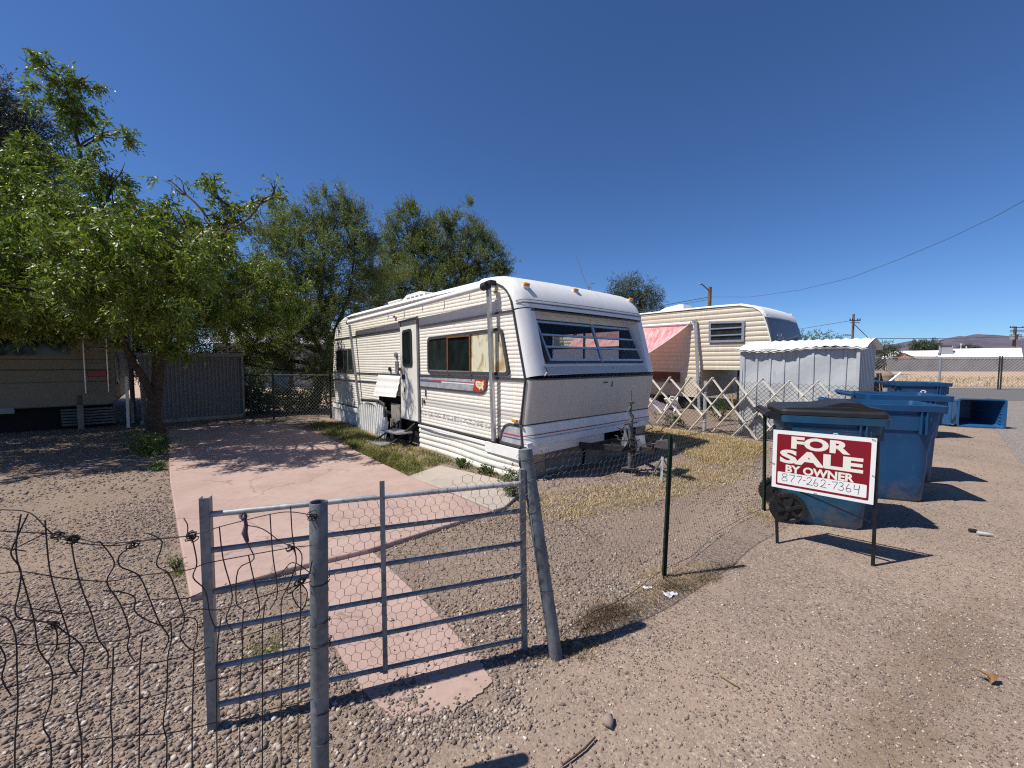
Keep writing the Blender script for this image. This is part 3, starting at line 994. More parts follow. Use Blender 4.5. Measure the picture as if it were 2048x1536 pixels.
def crown_mesh(name, blobs, dens, twigL, K, leafL, leafW, droop, mat, parent, spread=.7, shell=.45, up=0.0, clump=0, cl=.16):
    Vs, Fs = [], []; o = 0
    for (c, rad, dm) in blobs:
        c = np.array(c); rad = np.array(rad)
        n = int(dens * dm * (rad[0] * rad[1] * rad[2]) ** (2 / 3.))
        if n < 3: n = 3
        d = unit(rng.normal(0, 1, (n, 3)))
        r = rng.uniform(0, 1, n) ** shell
        # lumpy outline
        lump = 1 + .22 * np.sin(d[:, 0] * 5 + c[0]) * np.sin(d[:, 1] * 4 + c[1]) + .18 * np.sin(d[:, 2] * 6 + c[2] + d[:, 0] * 3)
        p = c + d * rad * (r * lump)[:, None]
        if clump:
            mcl = max(4, n // clump); ci = rng.integers(0, mcl, n)
            pc = p[:mcl]; d = d[:mcl][ci]
            off_ = rng.normal(0, 1, (n, 3)) * cl * rad.mean(); off_[:, 2] *= .75
            p = pc[ci] + off_
        td = unit(d * .6 + rng.normal(0, .6, (n, 3)) + np.array([0, 0, up - droop]))
        ln = twigL * rng.uniform(.6, 1.3, n)
        t = np.linspace(.08, 1, K)
        P = p[:, None, :] + td[:, None, :] * (ln[:, None] * t[None])[:, :, None]
        P[:, :, 2] -= droop * (ln[:, None] * t[None] ** 2) * .5
        sd_ = unit(np.cross(td, rng.normal(0, 1, (n, 3))))
        sgn = np.where(np.arange(K) % 2 == 0, 1, -1)
        D = td[:, None, :] * .55 + sd_[:, None, :] * (sgn[None, :, None] * spread) + rng.normal(0, .25, (n, K, 3))
        D[:, :, 2] -= droop * .5
        D = unit(D.reshape(-1, 3))
        N = unit(np.cross(D, unit(rng.normal(0, 1, D.shape) + np.array([0, 0, .3]))))
        m = len(D)
        v, f = leaf_quads(P.reshape(-1, 3), D, N, leafL * rng.uniform(.6, 1.25, m), leafW * rng.uniform(.7, 1.2, m))
        Vs.append(v); Fs.append(f + o); o += len(v)
    V = np.concatenate(Vs)
    if parent is not None:
        L = parent.location; V = V - np.array([L.x, L.y, L.z])
    return np_mesh(name, V, np.concatenate(Fs), mat, parent)


def limb(mb, a, b, r0, r1, n=6, wob=.12, sag=.0, sides=7):
    a = Vector(a); b = Vector(b); pts = []; rr = []
    L = (b - a).length
    w1 = Vector((random.uniform(-1, 1), random.uniform(-1, 1), random.uniform(-.5, .5))) * wob * L
    w2 = Vector((random.uniform(-1, 1), random.uniform(-1, 1), random.uniform(-.5, .5))) * wob * L * .5
    for i in range(n + 1):
        t = i / n
        p = a.lerp(b, t) + w1 * math.sin(PI * t) + w2 * math.sin(2 * PI * t) + Vector((0, 0, sag * L * math.sin(PI * t)))
        pts.append(p); rr.append(r0 + (r1 - r0) * t)
    mb.tube(pts, rr, sides)
    return pts


def make_tree(name, label, base, stems, blobs, bark, leaf, dens, twigL, K, lL, lW, droop, group=None, spread=.7, shell=.45, up=0, r0=.12, limbs=True, cat='tree', clump=0, cl=.16):
    base = Vector(base)
    t = thing(name, label, cat, base, group=group)
    mb = MB()
    tips = []
    for st in stems:
        pts = [base + Vector(p) if not isinstance(p, Vector) else p for p, r in st]
        rs = [r for p, r in st]
        # refine
        q, rr = [], []
        for i in range(len(pts) - 1):
            for k in range(4):
                tt = k / 4
                q.append(pts[i].lerp(pts[i + 1], tt) + Vector((random.uniform(-1, 1), random.uniform(-1, 1), 0)) * rs[i] * .18); rr.append(rs[i] + (rs[i + 1] - rs[i]) * tt)
        q.append(pts[-1]); rr.append(rs[-1])
        mb.tube(q, rr, 9)
        tips += list(zip(q[len(q) // 3:], rr[len(q) // 3:]))
    if limbs:
        for (c, rad, dm) in blobs:
            c = Vector(c)
            j = min(range(len(tips)), key=lambda i: (tips[i][0] - c).length + (.8 if tips[i][0].z > c.z else 0))
            pts = limb(mb, tips[j][0], c, max(.02, tips[j][1] * .5), .012, 6, .10)
            for k in range(3):
                dv = Vector((random.uniform(-1, 1) * rad[0], random.uniform(-1, 1) * rad[1], random.uniform(-.5, 1) * rad[2])) * .75
                limb(mb, pts[4], c + dv, .014, .004, 4, .12, sides=5)
    tr = mb.build('trunk', bark, t, smooth=60, world=True)
    crown_mesh('crown', blobs, dens, twigL, K, lL, lW, droop, leaf, t, spread, shell, up, clump, cl)
    return t


def B(px, py, d, rx, ry, dm=1.0, rd=None):
    c = atdepth(px, py, d)
    k = d / FP
    return (tuple(c), (rx * k, (rd if rd is not None else (rx + ry) / 2 * k * 1.1), ry * k), dm)


# big tree on the left
b0 = gp(310, 866)
bl = [B(330, 480, 5.8, 60, 50, .8), B(420, 480, 5.8, 42, 36, .7), B(230, 460, 5.7, 70, 60, .8), B(130, 500, 5.7, 80, 70, .8), B(98, 125, 8.6, 24, 22), B(120, 160, 8.6, 32, 28), B(165, 155, 8.6, 20, 26, .9), B(60, 122, 8.6, 14, 8, .7), B(135, 200, 8.6, 48, 30), B(165, 225, 8.6, 34, 24, .9), B(118, 215, 8.6, 30, 26),
      B(150, 272, 8.6, 26, 18, .5), B(236, 270, 8.3, 30, 18, .9), B(205, 268, 8.4, 22, 14, .6),
      B(10, 300, 8.4, 50, 40), B(90, 325, 8.5, 64, 46), B(180, 335, 8.3, 54, 44), B(225, 345, 8.2, 30, 30, .8),
      B(40, 400, 8.0, 90, 66), B(140, 410, 8.0, 90, 66), B(230, 410, 7.9, 60, 56), B(285, 445, 7.7, 46, 40), B(345, 430, 7.5, 54, 46), B(340, 360, 7.5, 34, 14, .3),
      B(422, 360, 7.4, 18, 20, 1.1), B(430, 392, 7.4, 26, 22), B(410, 440, 7.4, 48, 42), B(465, 412, 7.3, 26, 22), B(502, 396, 7.2, 18, 20, 1.1), B(484, 440, 7.3, 20, 18, 1), B(549, 374, 7.2, 13, 18, 1.3), B(566, 398, 7.2, 14, 12, 1.0),
      B(40, 500, 7.6, 90, 70), B(130, 510, 7.6, 90, 66), B(220, 500, 7.5, 80, 66), B(310, 510, 7.4, 80, 66), B(390, 505, 7.5, 62, 58), B(430, 545, 7.6, 42, 42, .8),
      B(50, 590, 7.4, 80, 56), B(140, 590, 7.4, 80, 58), B(225, 585, 7.3, 80, 58), B(310, 590, 7.2, 76, 56), B(385, 590, 7.5, 62, 56), B(450, 600, 8.2, 46, 46, .7),
      B(60, 640, 8.3, 80, 40, .7), B(150, 640, 8.0, 66, 32, .8), B(215, 640, 7.8, 60, 32, .8), B(320, 655, 7.3, 64, 44), B(355, 690, 7.6, 36, 26, .6), B(265, 660, 7.8, 50, 32, .6), B(520, 590, 9.0, 44, 40, .5),
      B(60, 470, 6.4, 90, 70), B(170, 500, 6.2, 90, 66), B(270, 520, 6.0, 80, 60), B(350, 560, 6.2, 60, 56), B(120, 590, 6.3, 100, 56), B(240, 600, 6.2, 90, 52), B(330, 630, 6.6, 60, 40, .8), B(40, 620, 6.6, 80, 46), B(420, 490, 6.6, 44, 40, .8),
      B(-120, 480, 6.8, 130, 120), B(-260, 520, 7.2, 130, 120), B(-200, 360, 7.6, 120, 110), B(-380, 480, 7.8, 130, 130), B(-330, 600, 7.0, 140, 90), B(-120, 610, 6.6, 120, 70), B(-520, 560, 7.8, 150, 120), B(-100, 640, 8.6, 120, 60),  # negative px: unseen crown extended out of view, added to deepen left shade
      B(-220, 560, 5.6, 130, 110), B(-420, 560, 5.6, 150, 120), B(-90, 560, 5.6, 100, 90), B(-330, 420, 6.2, 130, 120), B(-600, 520, 6.4, 160, 130), B(-620, 600, 8, 160, 110), B(-480, 420, 8, 140, 120), B(530, 545, 10.2, 46, 44, 1.0), B(490, 555, 9.8, 40, 30, .9), B(575, 600, 10.8, 44, 40, .8), B(80, 520, 11.5, 120, 80), B(200, 560, 11.5, 120, 70), B(320, 580, 11.2, 90, 60), B(60, 610, 11.8, 120, 50), B(-140, 560, 10.5, 140, 110), B(480, 580, 9.4, 54, 44, .8), B(520, 640, 9.8, 50, 40, .7), B(440, 650, 9.2, 46, 36, .7), B(555, 560, 10, 36, 40, .4),
      B(30, 470, 9.6, 120, 90, .8), B(160, 470, 9.6, 120, 90, .8), B(280, 480, 9.4, 100, 80, .8), B(380, 520, 9.2, 80, 80, .7), B(100, 600, 9.6, 140, 60, .7), B(280, 610, 9.4, 110, 56, .7), B(-60, 420, 8, 110, 110, .6), B(-90, 560, 8, 110, 90, .5)]
A_ = lambda px, py, d: atdepth(px, py, d)
make_tree('shade_tree', 'big leafy green shade tree whose forked trunk stands at the edge of the pink slab', b0,
          [[(b0 + Vector((0, 0, -.1)), .19), (A_(306, 830, 8.87), .135), (A_(312, 770, 8.87), .105), (A_(322, 700, 8.8), .10), (A_(310, 600, 8.6), .10), (A_(240, 480, 8.6), .075), (A_(165, 330, 8.6), .04), (A_(135, 190, 8.6), .012)],
           [(A_(312, 812, 8.87), .085), (A_(288, 760, 8.7), .07), (A_(262, 715, 8.5), .06), (A_(232, 660, 8.3), .065), (A_(160, 560, 8.1), .05), (A_(80, 430, 8.2), .03)],
           [(A_(318, 730, 8.8), .09), (A_(350, 640, 8.2), .07), (A_(400, 520, 7.6), .05), (A_(470, 420, 7.3), .025), (A_(545, 390, 7.2), .008)]],
          bl, M['bark'], M['leaf'], 700, .22, 11, .085, .030, .6, clump=15, cl=.105, shell=.55)

# dark tree far left
b1 = atdepth(30, 850, 15); b1.z = 0
bl = [B(40, 570, 14.5, 130, 100, .8), B(180, 600, 14.5, 120, 90, .8), B(310, 630, 14.5, 100, 80, .8), B(400, 690, 14, 60, 60, .8), B(250, 710, 14.5, 120, 50, .8), B(330, 560, 14.5, 70, 50, .6), B(-100, 600, 14, 160, 110, .7), B(120, 700, 15, 130, 50, .7),
      B(-30, 230, 15, 60, 70), B(20, 250, 15, 52, 60), B(60, 280, 15, 40, 40), B(10, 340, 15, 80, 70), B(60, 350, 15, 60, 50), B(20, 450, 15, 80, 80), B(-60, 380, 15, 90, 110), B(18, 190, 15, 20, 30, .7)]
make_tree('casuarina_tree', 'tall dark dusky tree standing behind the big shade tree', b1, [[(b1, .25), (b1 + Vector((0, 0, 5)), .18), (b1 + Vector((0, 0, 10)), .05)]], bl,
          M['bark_dark'], M['leaf_dark'], 300, .5, 14, .17, .03, .25, up=.3)

# feathery trees behind the trailer
b2 = gp(628, 818)
bl = [B(x_, y_ - 14, 13, 8, 44, 1.3) for x_, y_ in ((532, 480), (552, 462), (572, 492), (596, 470), (622, 458), (648, 440), (668, 452), (690, 430), (704, 448), (722, 476), (742, 500), (515, 520))] + [B(660, 480, 13, 56, 30, .5), B(700, 500, 13, 46, 40, .6), B(600, 500, 12.5, 60, 40, .6), B(555, 490, 12.5, 40, 30, .45), B(560, 560, 12.5, 60, 46, .8), B(640, 555, 13, 76, 56, .9), B(715, 560, 13.2, 46, 50, .8), B(690, 445, 13.2, 26, 20, .35), B(640, 450, 13, 30, 20, .3),
      B(600, 630, 12.5, 80, 46, .9), B(680, 620, 13.2, 60, 46, .9), B(610, 690, 12.2, 62, 40, .9), B(640, 740, 12.6, 40, 34, .7), B(570, 720, 12.2, 40, 34, .8), B(500, 700, 12, 46, 30, 1), B(545, 680, 12.4, 50, 34, 1), B(530, 600, 12.6, 56, 44, .9), B(500, 560, 12.8, 40, 40, .7), B(620, 650, 12.2, 60, 40, 1), B(460, 720, 11.8, 36, 26, .8), B(470, 610, 12.2, 44, 40, .8), B(770, 560, 14.5, 46, 40, .8), B(745, 610, 14.2, 40, 40, .9), B(480, 660, 12.6, 50, 40, .7), B(600, 760, 12.6, 34, 26, .7), B(655, 775, 13, 26, 30, .8), B(520, 640, 12.4, 40, 40, .6), B(740, 520, 13.4, 26, 36, .5)]
make_tree('mesquite_tree', 'feathery mesquite tree leaning over the rear end of the cream trailer', b2,
          [[(b2, .17), (A_(640, 760, 13.4), .13), (A_(660, 690, 13.2), .10), (A_(640, 600, 13), .07), (A_(650, 500, 13), .02)], [(A_(650, 720, 13.3), .09), (A_(610, 640, 12.7), .06), (A_(570, 560, 12.5), .02)], [(A_(658, 690, 13.2), .08), (A_(700, 590, 13.2), .05), (A_(710, 500, 13.2), .015)]],
          bl, M['bark_dark'], M['leaf_mesq'], 720, .42, 18, .095, .020, .05, up=.75, spread=.45, shell=.6, clump=14, cl=.12)
b3 = Vector((-3.1, 17.2, 0))
bl = [B(x_, y_ - 14, 17, 7, 38, 1.3) for x_, y_ in ((776, 500), (792, 480), (808, 462), (826, 456), (846, 484), (866, 470), (890, 474), (914, 482), (936, 468), (952, 488), (972, 506), (992, 534), (1004, 552))] + [B(820, 490, 17, 34, 22, .45), B(850, 500, 17, 60, 36, .7), B(910, 510, 17, 60, 40, .7), B(960, 530, 17, 44, 30, .6), B(985, 560, 17, 26, 24, .5), B(800, 530, 17, 46, 40, .7), B(860, 560, 17, 76, 46, .9), B(930, 570, 17, 60, 40, .9), B(790, 590, 17, 46, 46, .8), B(880, 620, 17, 90, 50, .8), B(935, 480, 17, 30, 18, .35), B(880, 462, 17, 22, 14, .3)]
make_tree('mesquite_tree', 'feathery mesquite tree rising above the middle of the cream trailer roof', b3,
          [[(b3, .2), (b3 + Vector((0, 0, 2)), .16), (b3 + Vector((-.8, 0, 4)), .08), (b3 + Vector((-1, 0, 6)), .02)], [(b3 + Vector((0, 0, 2)), .12), (b3 + Vector((.9, 0, 4)), .07), (b3 + Vector((1.3, 0, 6)), .02)]],
          bl, M['bark_dark'], M['leaf_mesq'], 600, .46, 18, .115, .023, .02, up=.8, spread=.45, shell=.6, clump=14, cl=.12)
# tree behind the second trailer
b4 = atdepth(1270, 720, 40); b4.z = 0
bl = [B(1262, 580, 40, 40, 26), B(1245, 565, 40, 22, 14, .8), B(1295, 590, 40, 30, 20, .8), B(1240, 600, 40, 30, 26), B(1280, 610, 40, 44, 24), B(1268, 556, 40, 12, 9, .6), B(1312, 606, 40, 14, 14, .7)]
make_tree('eucalyptus_tree', 'rounded grey green tree rising far behind the two trailers', b4, [[(b4, .35), (b4 + Vector((0, 0, 4)), .28), (b4 + Vector((.5, 0, 8)), .1)]], bl, M['bark'], M['leaf_far'], 160, .7, 8, .22, .06, .35)
# far trees
FT = [('leafy_tree', 'dark green bushy tree past the right end of the metal shed', 48, [B(1770, 702, 48, 26, 14), B(1755, 694, 48, 14, 9), B(1785, 698, 48, 16, 9)], M['leaf_far'], 110, .5, .22, .1),
      ('leafy_tree', 'low spread of green treetops showing just over the shed roof', 40, [B(1610, 672, 40, 20, 7, .6), B(1640, 670, 40, 26, 7, .6), B(1675, 674, 40, 26, 6, .5), B(1596, 670, 40, 10, 8, .6)], M['leaf_far'], 90, .5, .2, .08),
      ('leafy_tree', 'pale green tree behind the white house roof between two tapering cypresses', 120, [B(1850, 690, 120, 24, 8), B(1835, 692, 120, 12, 6), B(1866, 693, 120, 12, 6)], M['leaf_far'], 60, 1.0, .45, .2),
      ('leafy_tree', 'small dark green tree behind the house roof right of its rooftop cooler', 130, [B(1935, 694, 130, 16, 4), B(1950, 695, 130, 12, 3)], M['leaf_far'], 50, 1.0, .45, .2)]
for nm, lb, d, bb, mt, dens, tw, ll, lw in FT:
    c = Vector(bb[0][0]); bs = Vector((c.x, c.y, 0))
    make_tree(nm, lb, bs, [[(bs, .13), (Vector((c.x, c.y, c.z * .6)), .10), (c, .05)]], bb, M['bark'], mt, dens, tw, 8, ll, lw, .2, group='trees far beyond the street', limbs=False)
for lb, px, top in (('thin cypress behind the white house, left of the pair', 1829, 679), ('thin cypress behind the white house, right of the pair and nearest the rooftop cooler', 1868, 678)):
    c = atdepth(px, 690, 125); bs = Vector((c.x, c.y, 0))
    hh = atdepth(px, top, 125).z
    bb = [((c.x, c.y, hh * f), (.95 * s, .95 * s, hh * .10), 1.2) for f, s in ((.35, 1), (.5, .9), (.65, .7), (.8, .5), (.92, .28))]
    make_tree('cypress_tree', lb, bs, [[(bs, .2), (Vector((c.x, c.y, hh * .9)), .05)]], bb, M['bark'], M['leaf_dark'], 90, .5, 6, .5, .14, -.3, group='cypresses behind the white house', limbs=False)


def bush(name, label, px, py, w_, h_, dens, leaf, lL, lW, group=None, K=9, up=.3, droop=.1, cat='shrub', dm=1, z=0):
    b = gp(px, py, z)
    t = thing(name, label, cat, b, group=group)
    mb = MB()
    for i in range(7):
        a = random.uniform(0, 2 * PI)
        limb(mb, b, b + Vector((math.cos(a) * w_ * random.uniform(.3, .9), math.sin(a) * w_ * random.uniform(.3, .9), h_ * random.uniform(.6, 1))), .006 + .006 * h_, .003, 4, .08, sides=5)
    mb.build('stem', M['bark_dark'], t, world=True)
    bb = [((b.x + random.uniform(-.5, .5) * w_, b.y + random.uniform(-.5, .5) * w_, b.z + h_ * random.uniform(.25, .8)), (w_ * .6, w_ * .6, h_ * .35), dm) for i in range(5)]
    crown_mesh('foliage', bb, dens, min(w_, h_) * .5, K, lL, lW, droop, leaf, t, .7, .6, up)
    return t


bush('weed_shrub', 'grey green weed growing at the trailer corner behind the gate', 1025, 998, .16, .34, 2600, M['leaf_low'], .035, .012, cat='weed')
bush('weed_shrub', 'leafy shaded weed at the foot of the forked tree trunk', 300, 910, .32, .34, 900, M['leaf_low'], .06, .026, cat='weed')
bush('weed_shrub', 'small sprig of weed against the left edge of the pink slab', 318, 940, .12, .14, 1800, M['leaf_low'], .04, .016, cat='weed')
bush('weed_shrub', 'low dark green creeper on the concrete pad along the trailer skirting', 968, 948, .16, .12, 2400, M['leaf_low'], .035, .018, cat='weed')
bush('weed_shrub', 'tiny weed at the near left corner of the pink slab', 352, 1142, .07, .09, 2600, M['leaf_low'], .02, .006, cat='weed')
bush('weed_shrub', 'green weed spilling onto the concrete pad nearest the metal steps', 925, 934, .12, .12, 2400, M['leaf_low'], .035, .018, cat='weed')
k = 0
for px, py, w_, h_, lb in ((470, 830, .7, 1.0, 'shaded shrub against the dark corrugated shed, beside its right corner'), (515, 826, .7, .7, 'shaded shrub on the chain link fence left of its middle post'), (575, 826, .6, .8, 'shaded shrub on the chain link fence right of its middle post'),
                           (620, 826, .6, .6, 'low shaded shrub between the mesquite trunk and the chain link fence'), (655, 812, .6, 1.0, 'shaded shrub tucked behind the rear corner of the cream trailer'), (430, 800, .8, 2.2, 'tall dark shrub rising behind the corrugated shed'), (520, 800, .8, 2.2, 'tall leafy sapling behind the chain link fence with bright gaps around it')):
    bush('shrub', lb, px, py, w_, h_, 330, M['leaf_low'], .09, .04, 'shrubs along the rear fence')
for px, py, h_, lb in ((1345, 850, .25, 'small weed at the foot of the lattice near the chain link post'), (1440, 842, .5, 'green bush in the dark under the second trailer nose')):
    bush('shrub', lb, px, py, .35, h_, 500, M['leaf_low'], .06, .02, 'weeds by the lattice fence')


# ------------------------------------------------------------------ the cream travel trailer
def interp(pts):
    xs_ = [p[0] for p in pts]; ys_ = [p[1] for p in pts]
    return lambda z: float(np.interp(z, xs_, ys_))


def siding(mb, x, sg, ymin, ymax, z0, z1, pitch=.056, amp=.0085, step=.007, holes=(), mat=0):
    n = int((z1 - z0) / step)
    for i in range(n):
        a, b = z0 + i * step, z0 + (i + 1) * step
        xa = x + sg * amp * abs(math.sin(PI * a / pitch)) ** .6; xb = x + sg * amp * abs(math.sin(PI * b / pitch)) ** .6
        zm = (a + b) / 2
        segs = [(None, None)]
        hs = sorted([h for h in holes if h[2] < zm < h[3]])
        cur = 'min'; spans = []; last = None
        for h in hs:
            spans.append((last, h[0])); last = h[1]
        spans.append((last, None))
        for s0, s1 in spans:
            y0a = ymin(a) if s0 is None else s0; y0b = ymin(b) if s0 is None else s0
            y1a = ymax(a) if s1 is None else s1; y1b = ymax(b) if s1 is None else s1
            mb.add([(xa, y0a, a), (xa, y1a, a), (xb, y1b, b), (xb, y0b, b)], [(0, 3, 2, 1) if sg < 0 else (0, 1, 2, 3)], mat)


def seam_surface(mb, prof, W, Bg, rr, xa=0, xb=None, mat=0, nmid=6, close=False, dent=None):
    xb = W if xb is None else xb
    N = len(prof); nor = []
    for i in range(N):
        a = prof[max(i - 1, 0)]; b = prof[min(i + 1, N - 1)]
        ty, tz = b[0] - a[0], b[1] - a[1]; L = math.hypot(ty, tz)
        nor.append((-tz / L, ty / L))
    xs_ = [k for k in [rr * (1 - math.cos(PI / 2 * i / 7)) for i in range(8)]]
    xs_ = xs_ + [rr + (W - 2 * rr) * i / nmid for i in range(1, nmid)] + [W - k for k in xs_[::-1]]
    xs_ = [x for x in xs_ if xa - 1e-6 <= x <= xb + 1e-6]
    if xs_[-1] < xb - 1e-4: xs_.append(xb)
    if xs_[0] > xa + 1e-4: xs_.insert(0, xa)
    rows = []
    for (y, z), (ny_, nz_) in zip(prof, nor):
        row = []
        for x in xs_:
            d = min(x, W - x); b = Bg * (math.sqrt(max(0, 1 - (1 - min(d, rr) / rr) ** 2)))
            b += .02 * math.sin(PI * x / W)
            row.append((x, y + ny_ * b, z + nz_ * b))
        rows.append(row)
    mb.grid(rows, mat)


TW = 3.05
BG, RR = .13, .20
t1 = thing('travel_trailer', 'old cream travel trailer with ribbed siding, rolled awning and louvred front window, on makeshift skirting', 'travel trailer', TC, TH)
ymin = interp([(.44, .05), (.70, .095), (1.36, 0), (2.30, .25), (2.43, .30), (2.57, .39), (2.645, .5), (2.69, .64), (2.72, .9)])
ymax = interp([(.44, 7.83), (1.3, 7.95), (2.2, 7.76), (2.46, 7.62), (2.60, 7.35), (2.68, 7.0), (2.72, 6.6)])
mb = MB()
siding(mb, 0, -1, ymin, ymax, .45, 2.715, holes=[(3.63, 4.78, .45, .89)])
siding(mb, TW, 1, ymin, ymax, .45, 2.715, holes=[(.62, 2.45, 1.5, 2.2)])
mb.build('wall', M['siding'], t1)
mb = MB()
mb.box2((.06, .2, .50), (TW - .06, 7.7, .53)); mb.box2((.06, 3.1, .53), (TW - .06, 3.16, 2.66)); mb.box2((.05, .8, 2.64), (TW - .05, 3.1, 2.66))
mb.box2((.05, 3.6, .42), (.08, 4.85, .95)); mb.box2((.3, .5, .53), (TW - 1.2, .95, 1.25))  # first box: near-black backing painted as the dark behind missing siding
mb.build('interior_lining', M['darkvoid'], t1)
# front skins
mb = MB(); seam_surface(mb, [(.05, .455), (.07, .58), (.088, .731)], TW, BG, RR)
o = mb.build('lower_band', M['fiber'], t1, smooth=40)
mb = MB()
for (za, zb, mi) in ((.592, .604, 0), (.548, .562, 1)):
    seam_surface(mb, [(.05 + .035 * (za - .455) / .255 - .004, za), (.05 + .035 * (zb - .455) / .255 - .004, zb)], TW, BG, RR, mat=mi)
mb.build('stripe', [M['decal_red'], M['decal_grey']], t1, smooth=40)
mb = MB(); seam_surface(mb, [(.095, .735), (.08, .84), (.045, 1.05), (0, 1.364)], TW, BG, RR)
mb.build('front_panel', M['fiber_tan'], t1, smooth=40)
cap = [(.25, 2.295), (.262, 2.35), (.285, 2.41), (.33, 2.49), (.39, 2.565), (.46, 2.62), (.55, 2.66), (.64, 2.685), (.8, 2.705), (1.05, 2.72)]
mb = MB(); seam_surface(mb, cap, TW, BG, RR)
o = mb.build('front_cap', M['fiber'], t1, smooth=45)
roofp = [(1.05, 2.72), (3, 2.72), (5, 2.71), (6.6, 2.70), (7.0, 2.67), (7.35, 2.59), (7.62, 2.45), (7.76, 2.2), (7.95, 1.3), (7.83, .455)]
mb = MB(); seam_surface(mb, roofp, TW, .10, .18)
mb.build('roof', M['roof'], t1, smooth=45)
AL = math.atan2(.245, .9)


def RP(x, t, lift=0.0):
    rec = t / .14 * .06 if t < .14 else .06 + (t - .14) / .86 * .13
    b = BG - rec + .02 * math.sin(PI * x / TW) + lift
    return Vector((x, .245 * t - math.cos(AL) * b, 1.375 + .9 * t + math.sin(AL) * b))


pil = [(0, 1.375), (.0817, 1.675), (.163, 1.975), (.245, 2.275)]
mb = MB()
seam_surface(mb, pil, TW, BG, RR, 0, .27); seam_surface(mb, pil, TW, BG, RR, TW - .27, TW)
for xx in (.27, TW - .27):
    ts = [0, .14, .3, .5, .75, 1]
    rows = []
    for t in ts:
        b = BG + .02 * math.sin(PI * xx / TW)
        rows.append([(xx, .245 * t - math.cos(AL) * b, 1.375 + .9 * t + math.sin(AL) * b), RP(xx + (.02 if xx < 1 else -.02), t)])
    mb.grid(rows)
X0, X1, T0, T1 = .40, 2.66, .205, .885
for (xa, xb, ta, tb) in ((.29, TW - .29, .14, T0), (.29, TW - .29, T1, 1.02), (.29, X0, T0, T1), (X1, TW - .29, T0, T1)):
    rows = [[RP(xa + (xb - xa) * i / 6, ta + (tb - ta) * j / 3) for i in range(7)] for j in range(4)]
    mb.grid(rows)
mb.grid([[RP(.29 + (TW - .58) * i / 8, 1.0) for i in range(9)], [Vector((.29 + (TW - .58) * i / 8, .245 - BG, 2.283)) for i in range(9)]])
mb.build('window_surround', M['fiber'], t1, smooth=40)
mb = MB()
rows = [[RP(.29 + (TW - .58) * i / 8, t, .002) for i in range(9)] for t in (0, .05, .14)]
mb.grid(rows); mb.box(RP(1.83, .07, .006), (.012, .01, .1))
mb.build('sill_panel', M['fiber_tan'], t1, smooth=30)
# front window
fw = MB()


def fbar(mb, x0, ta, x1, tb, w, h, lift, mat=0):
    mb.bar(RP(x0, ta, lift), RP(x1, tb, lift), w, h, up=(0, -1, .27), mat=mat)


XL0, XL1 = .37, .40     # window narrows a little toward the top
for (a, b, c, d_, w_) in ((.38, T0, .34, T1, .035), (2.70, T0, 2.68, T1, .035), (.36, T0, 2.72, T0, .035), (.33, T1, 2.66, T1, .035)):
    fbar(fw, a, b, c, d_, w_, .04, .02)
ff = fw.build('front_window', M['trim'], t1)
mb = MB()
for (a, b, c, d_, w_) in ((.415, T0 + .02, .375, T1 - .02, .03), (2.665, T0 + .02, 2.645, T1 - .02, .03), (.40, T0 + .03, 2.68, T0 + .03, .03), (.37, T1 - .03, 2.62, T1 - .03, .03), (1.545, T0, 1.60, T1, .05)):
    fbar(mb, a, b, c, d_, w_, .03, .045)
tm = [T0 + .36 * 0 + (T1 - T0) * f for f in (.35, .64)]
for tt in tm: fbar(mb, .40, tt, 2.65, tt, .026, .03, .05)
mb.build('frame', M['alu'], ff)
for (xa, xb) in ((.40, 1.53), (1.53, 2.66)):
    for (ta, tb, mt) in ((T0 + .02, tm[0], 'clear'), (tm[0], tm[1], 'clear'), (tm[1], T1 - .02, 'smoke')):
        mb = MB(); lf = .03 + .002 * (xa > 1)
        mb.add([RP(xa, ta, lf), RP(xb, ta, lf), RP(xb, tb, lf), RP(xa, tb, lf)], [(0, 1, 2, 3)])
        mb.build('pane', M[mt], ff)
# slotted hold-open straps and clip on both sides of the window
for a_ in ((.325, .30, .31, .80, .02, .012, .012), (2.735, .25, 2.70, .80, .03, .014, .012)):
    mb = MB(); fbar(mb, *a_); mb.build('window_strap', M['trim'], t1)
mb = MB(); mb.tube([(.20, -.145, 1.53), (.22, -.165, 1.50), (.25, -.16, 1.47), (.23, -.165, 1.43), (.20, -.165, 1.41), (.22, -.165, 1.44)], .012, 6)
mb.build('hook', M['greytrim'], t1, smooth=60)
# right side window
mb = MB(); yz = lambda x: (lambda a, b, t: (x + t, a, b))
mb.ring([(.60, 1.47), (2.47, 1.47), (2.47, 2.22), (.60, 2.22)], [(.66, 1.53), (2.41, 1.53), (2.41, 2.17), (.66, 2.17)], yz(TW), -.02, .03)
mb.box2((TW - .01, 1.50, 1.53), (TW + .02, 1.54, 2.17)); mb.box2((TW - .008, .66, 1.86), (TW + .018, 2.41, 1.885))
sw = mb.build('side_window', M['alu'], t1)
mb = MB(); mb.add([(TW + .004, .64, 1.51), (TW + .004, 2.43, 1.51), (TW + .004, 2.43, 1.87), (TW + .004, .64, 1.87)], [(0, 1, 2, 3)]); mb.build('pane', M['frost'], sw, )
mb = MB(); mb.add([(TW + .004, .64, 1.87), (TW + .004, 2.43, 1.87), (TW + .004, 2.43, 2.19), (TW + .004, .64, 2.19)], [(0, 1, 2, 3)]); mb.build('pane', M['clear'], sw)


def strip_along(mb, pts, x, w, h, mat=0):
    for a, b in zip(pts[:-1], pts[1:]):
        mb.bar((x, a[0], a[1]), (x, b[0], b[1]), h, w, up=(1, 0, 0), mat=mat)


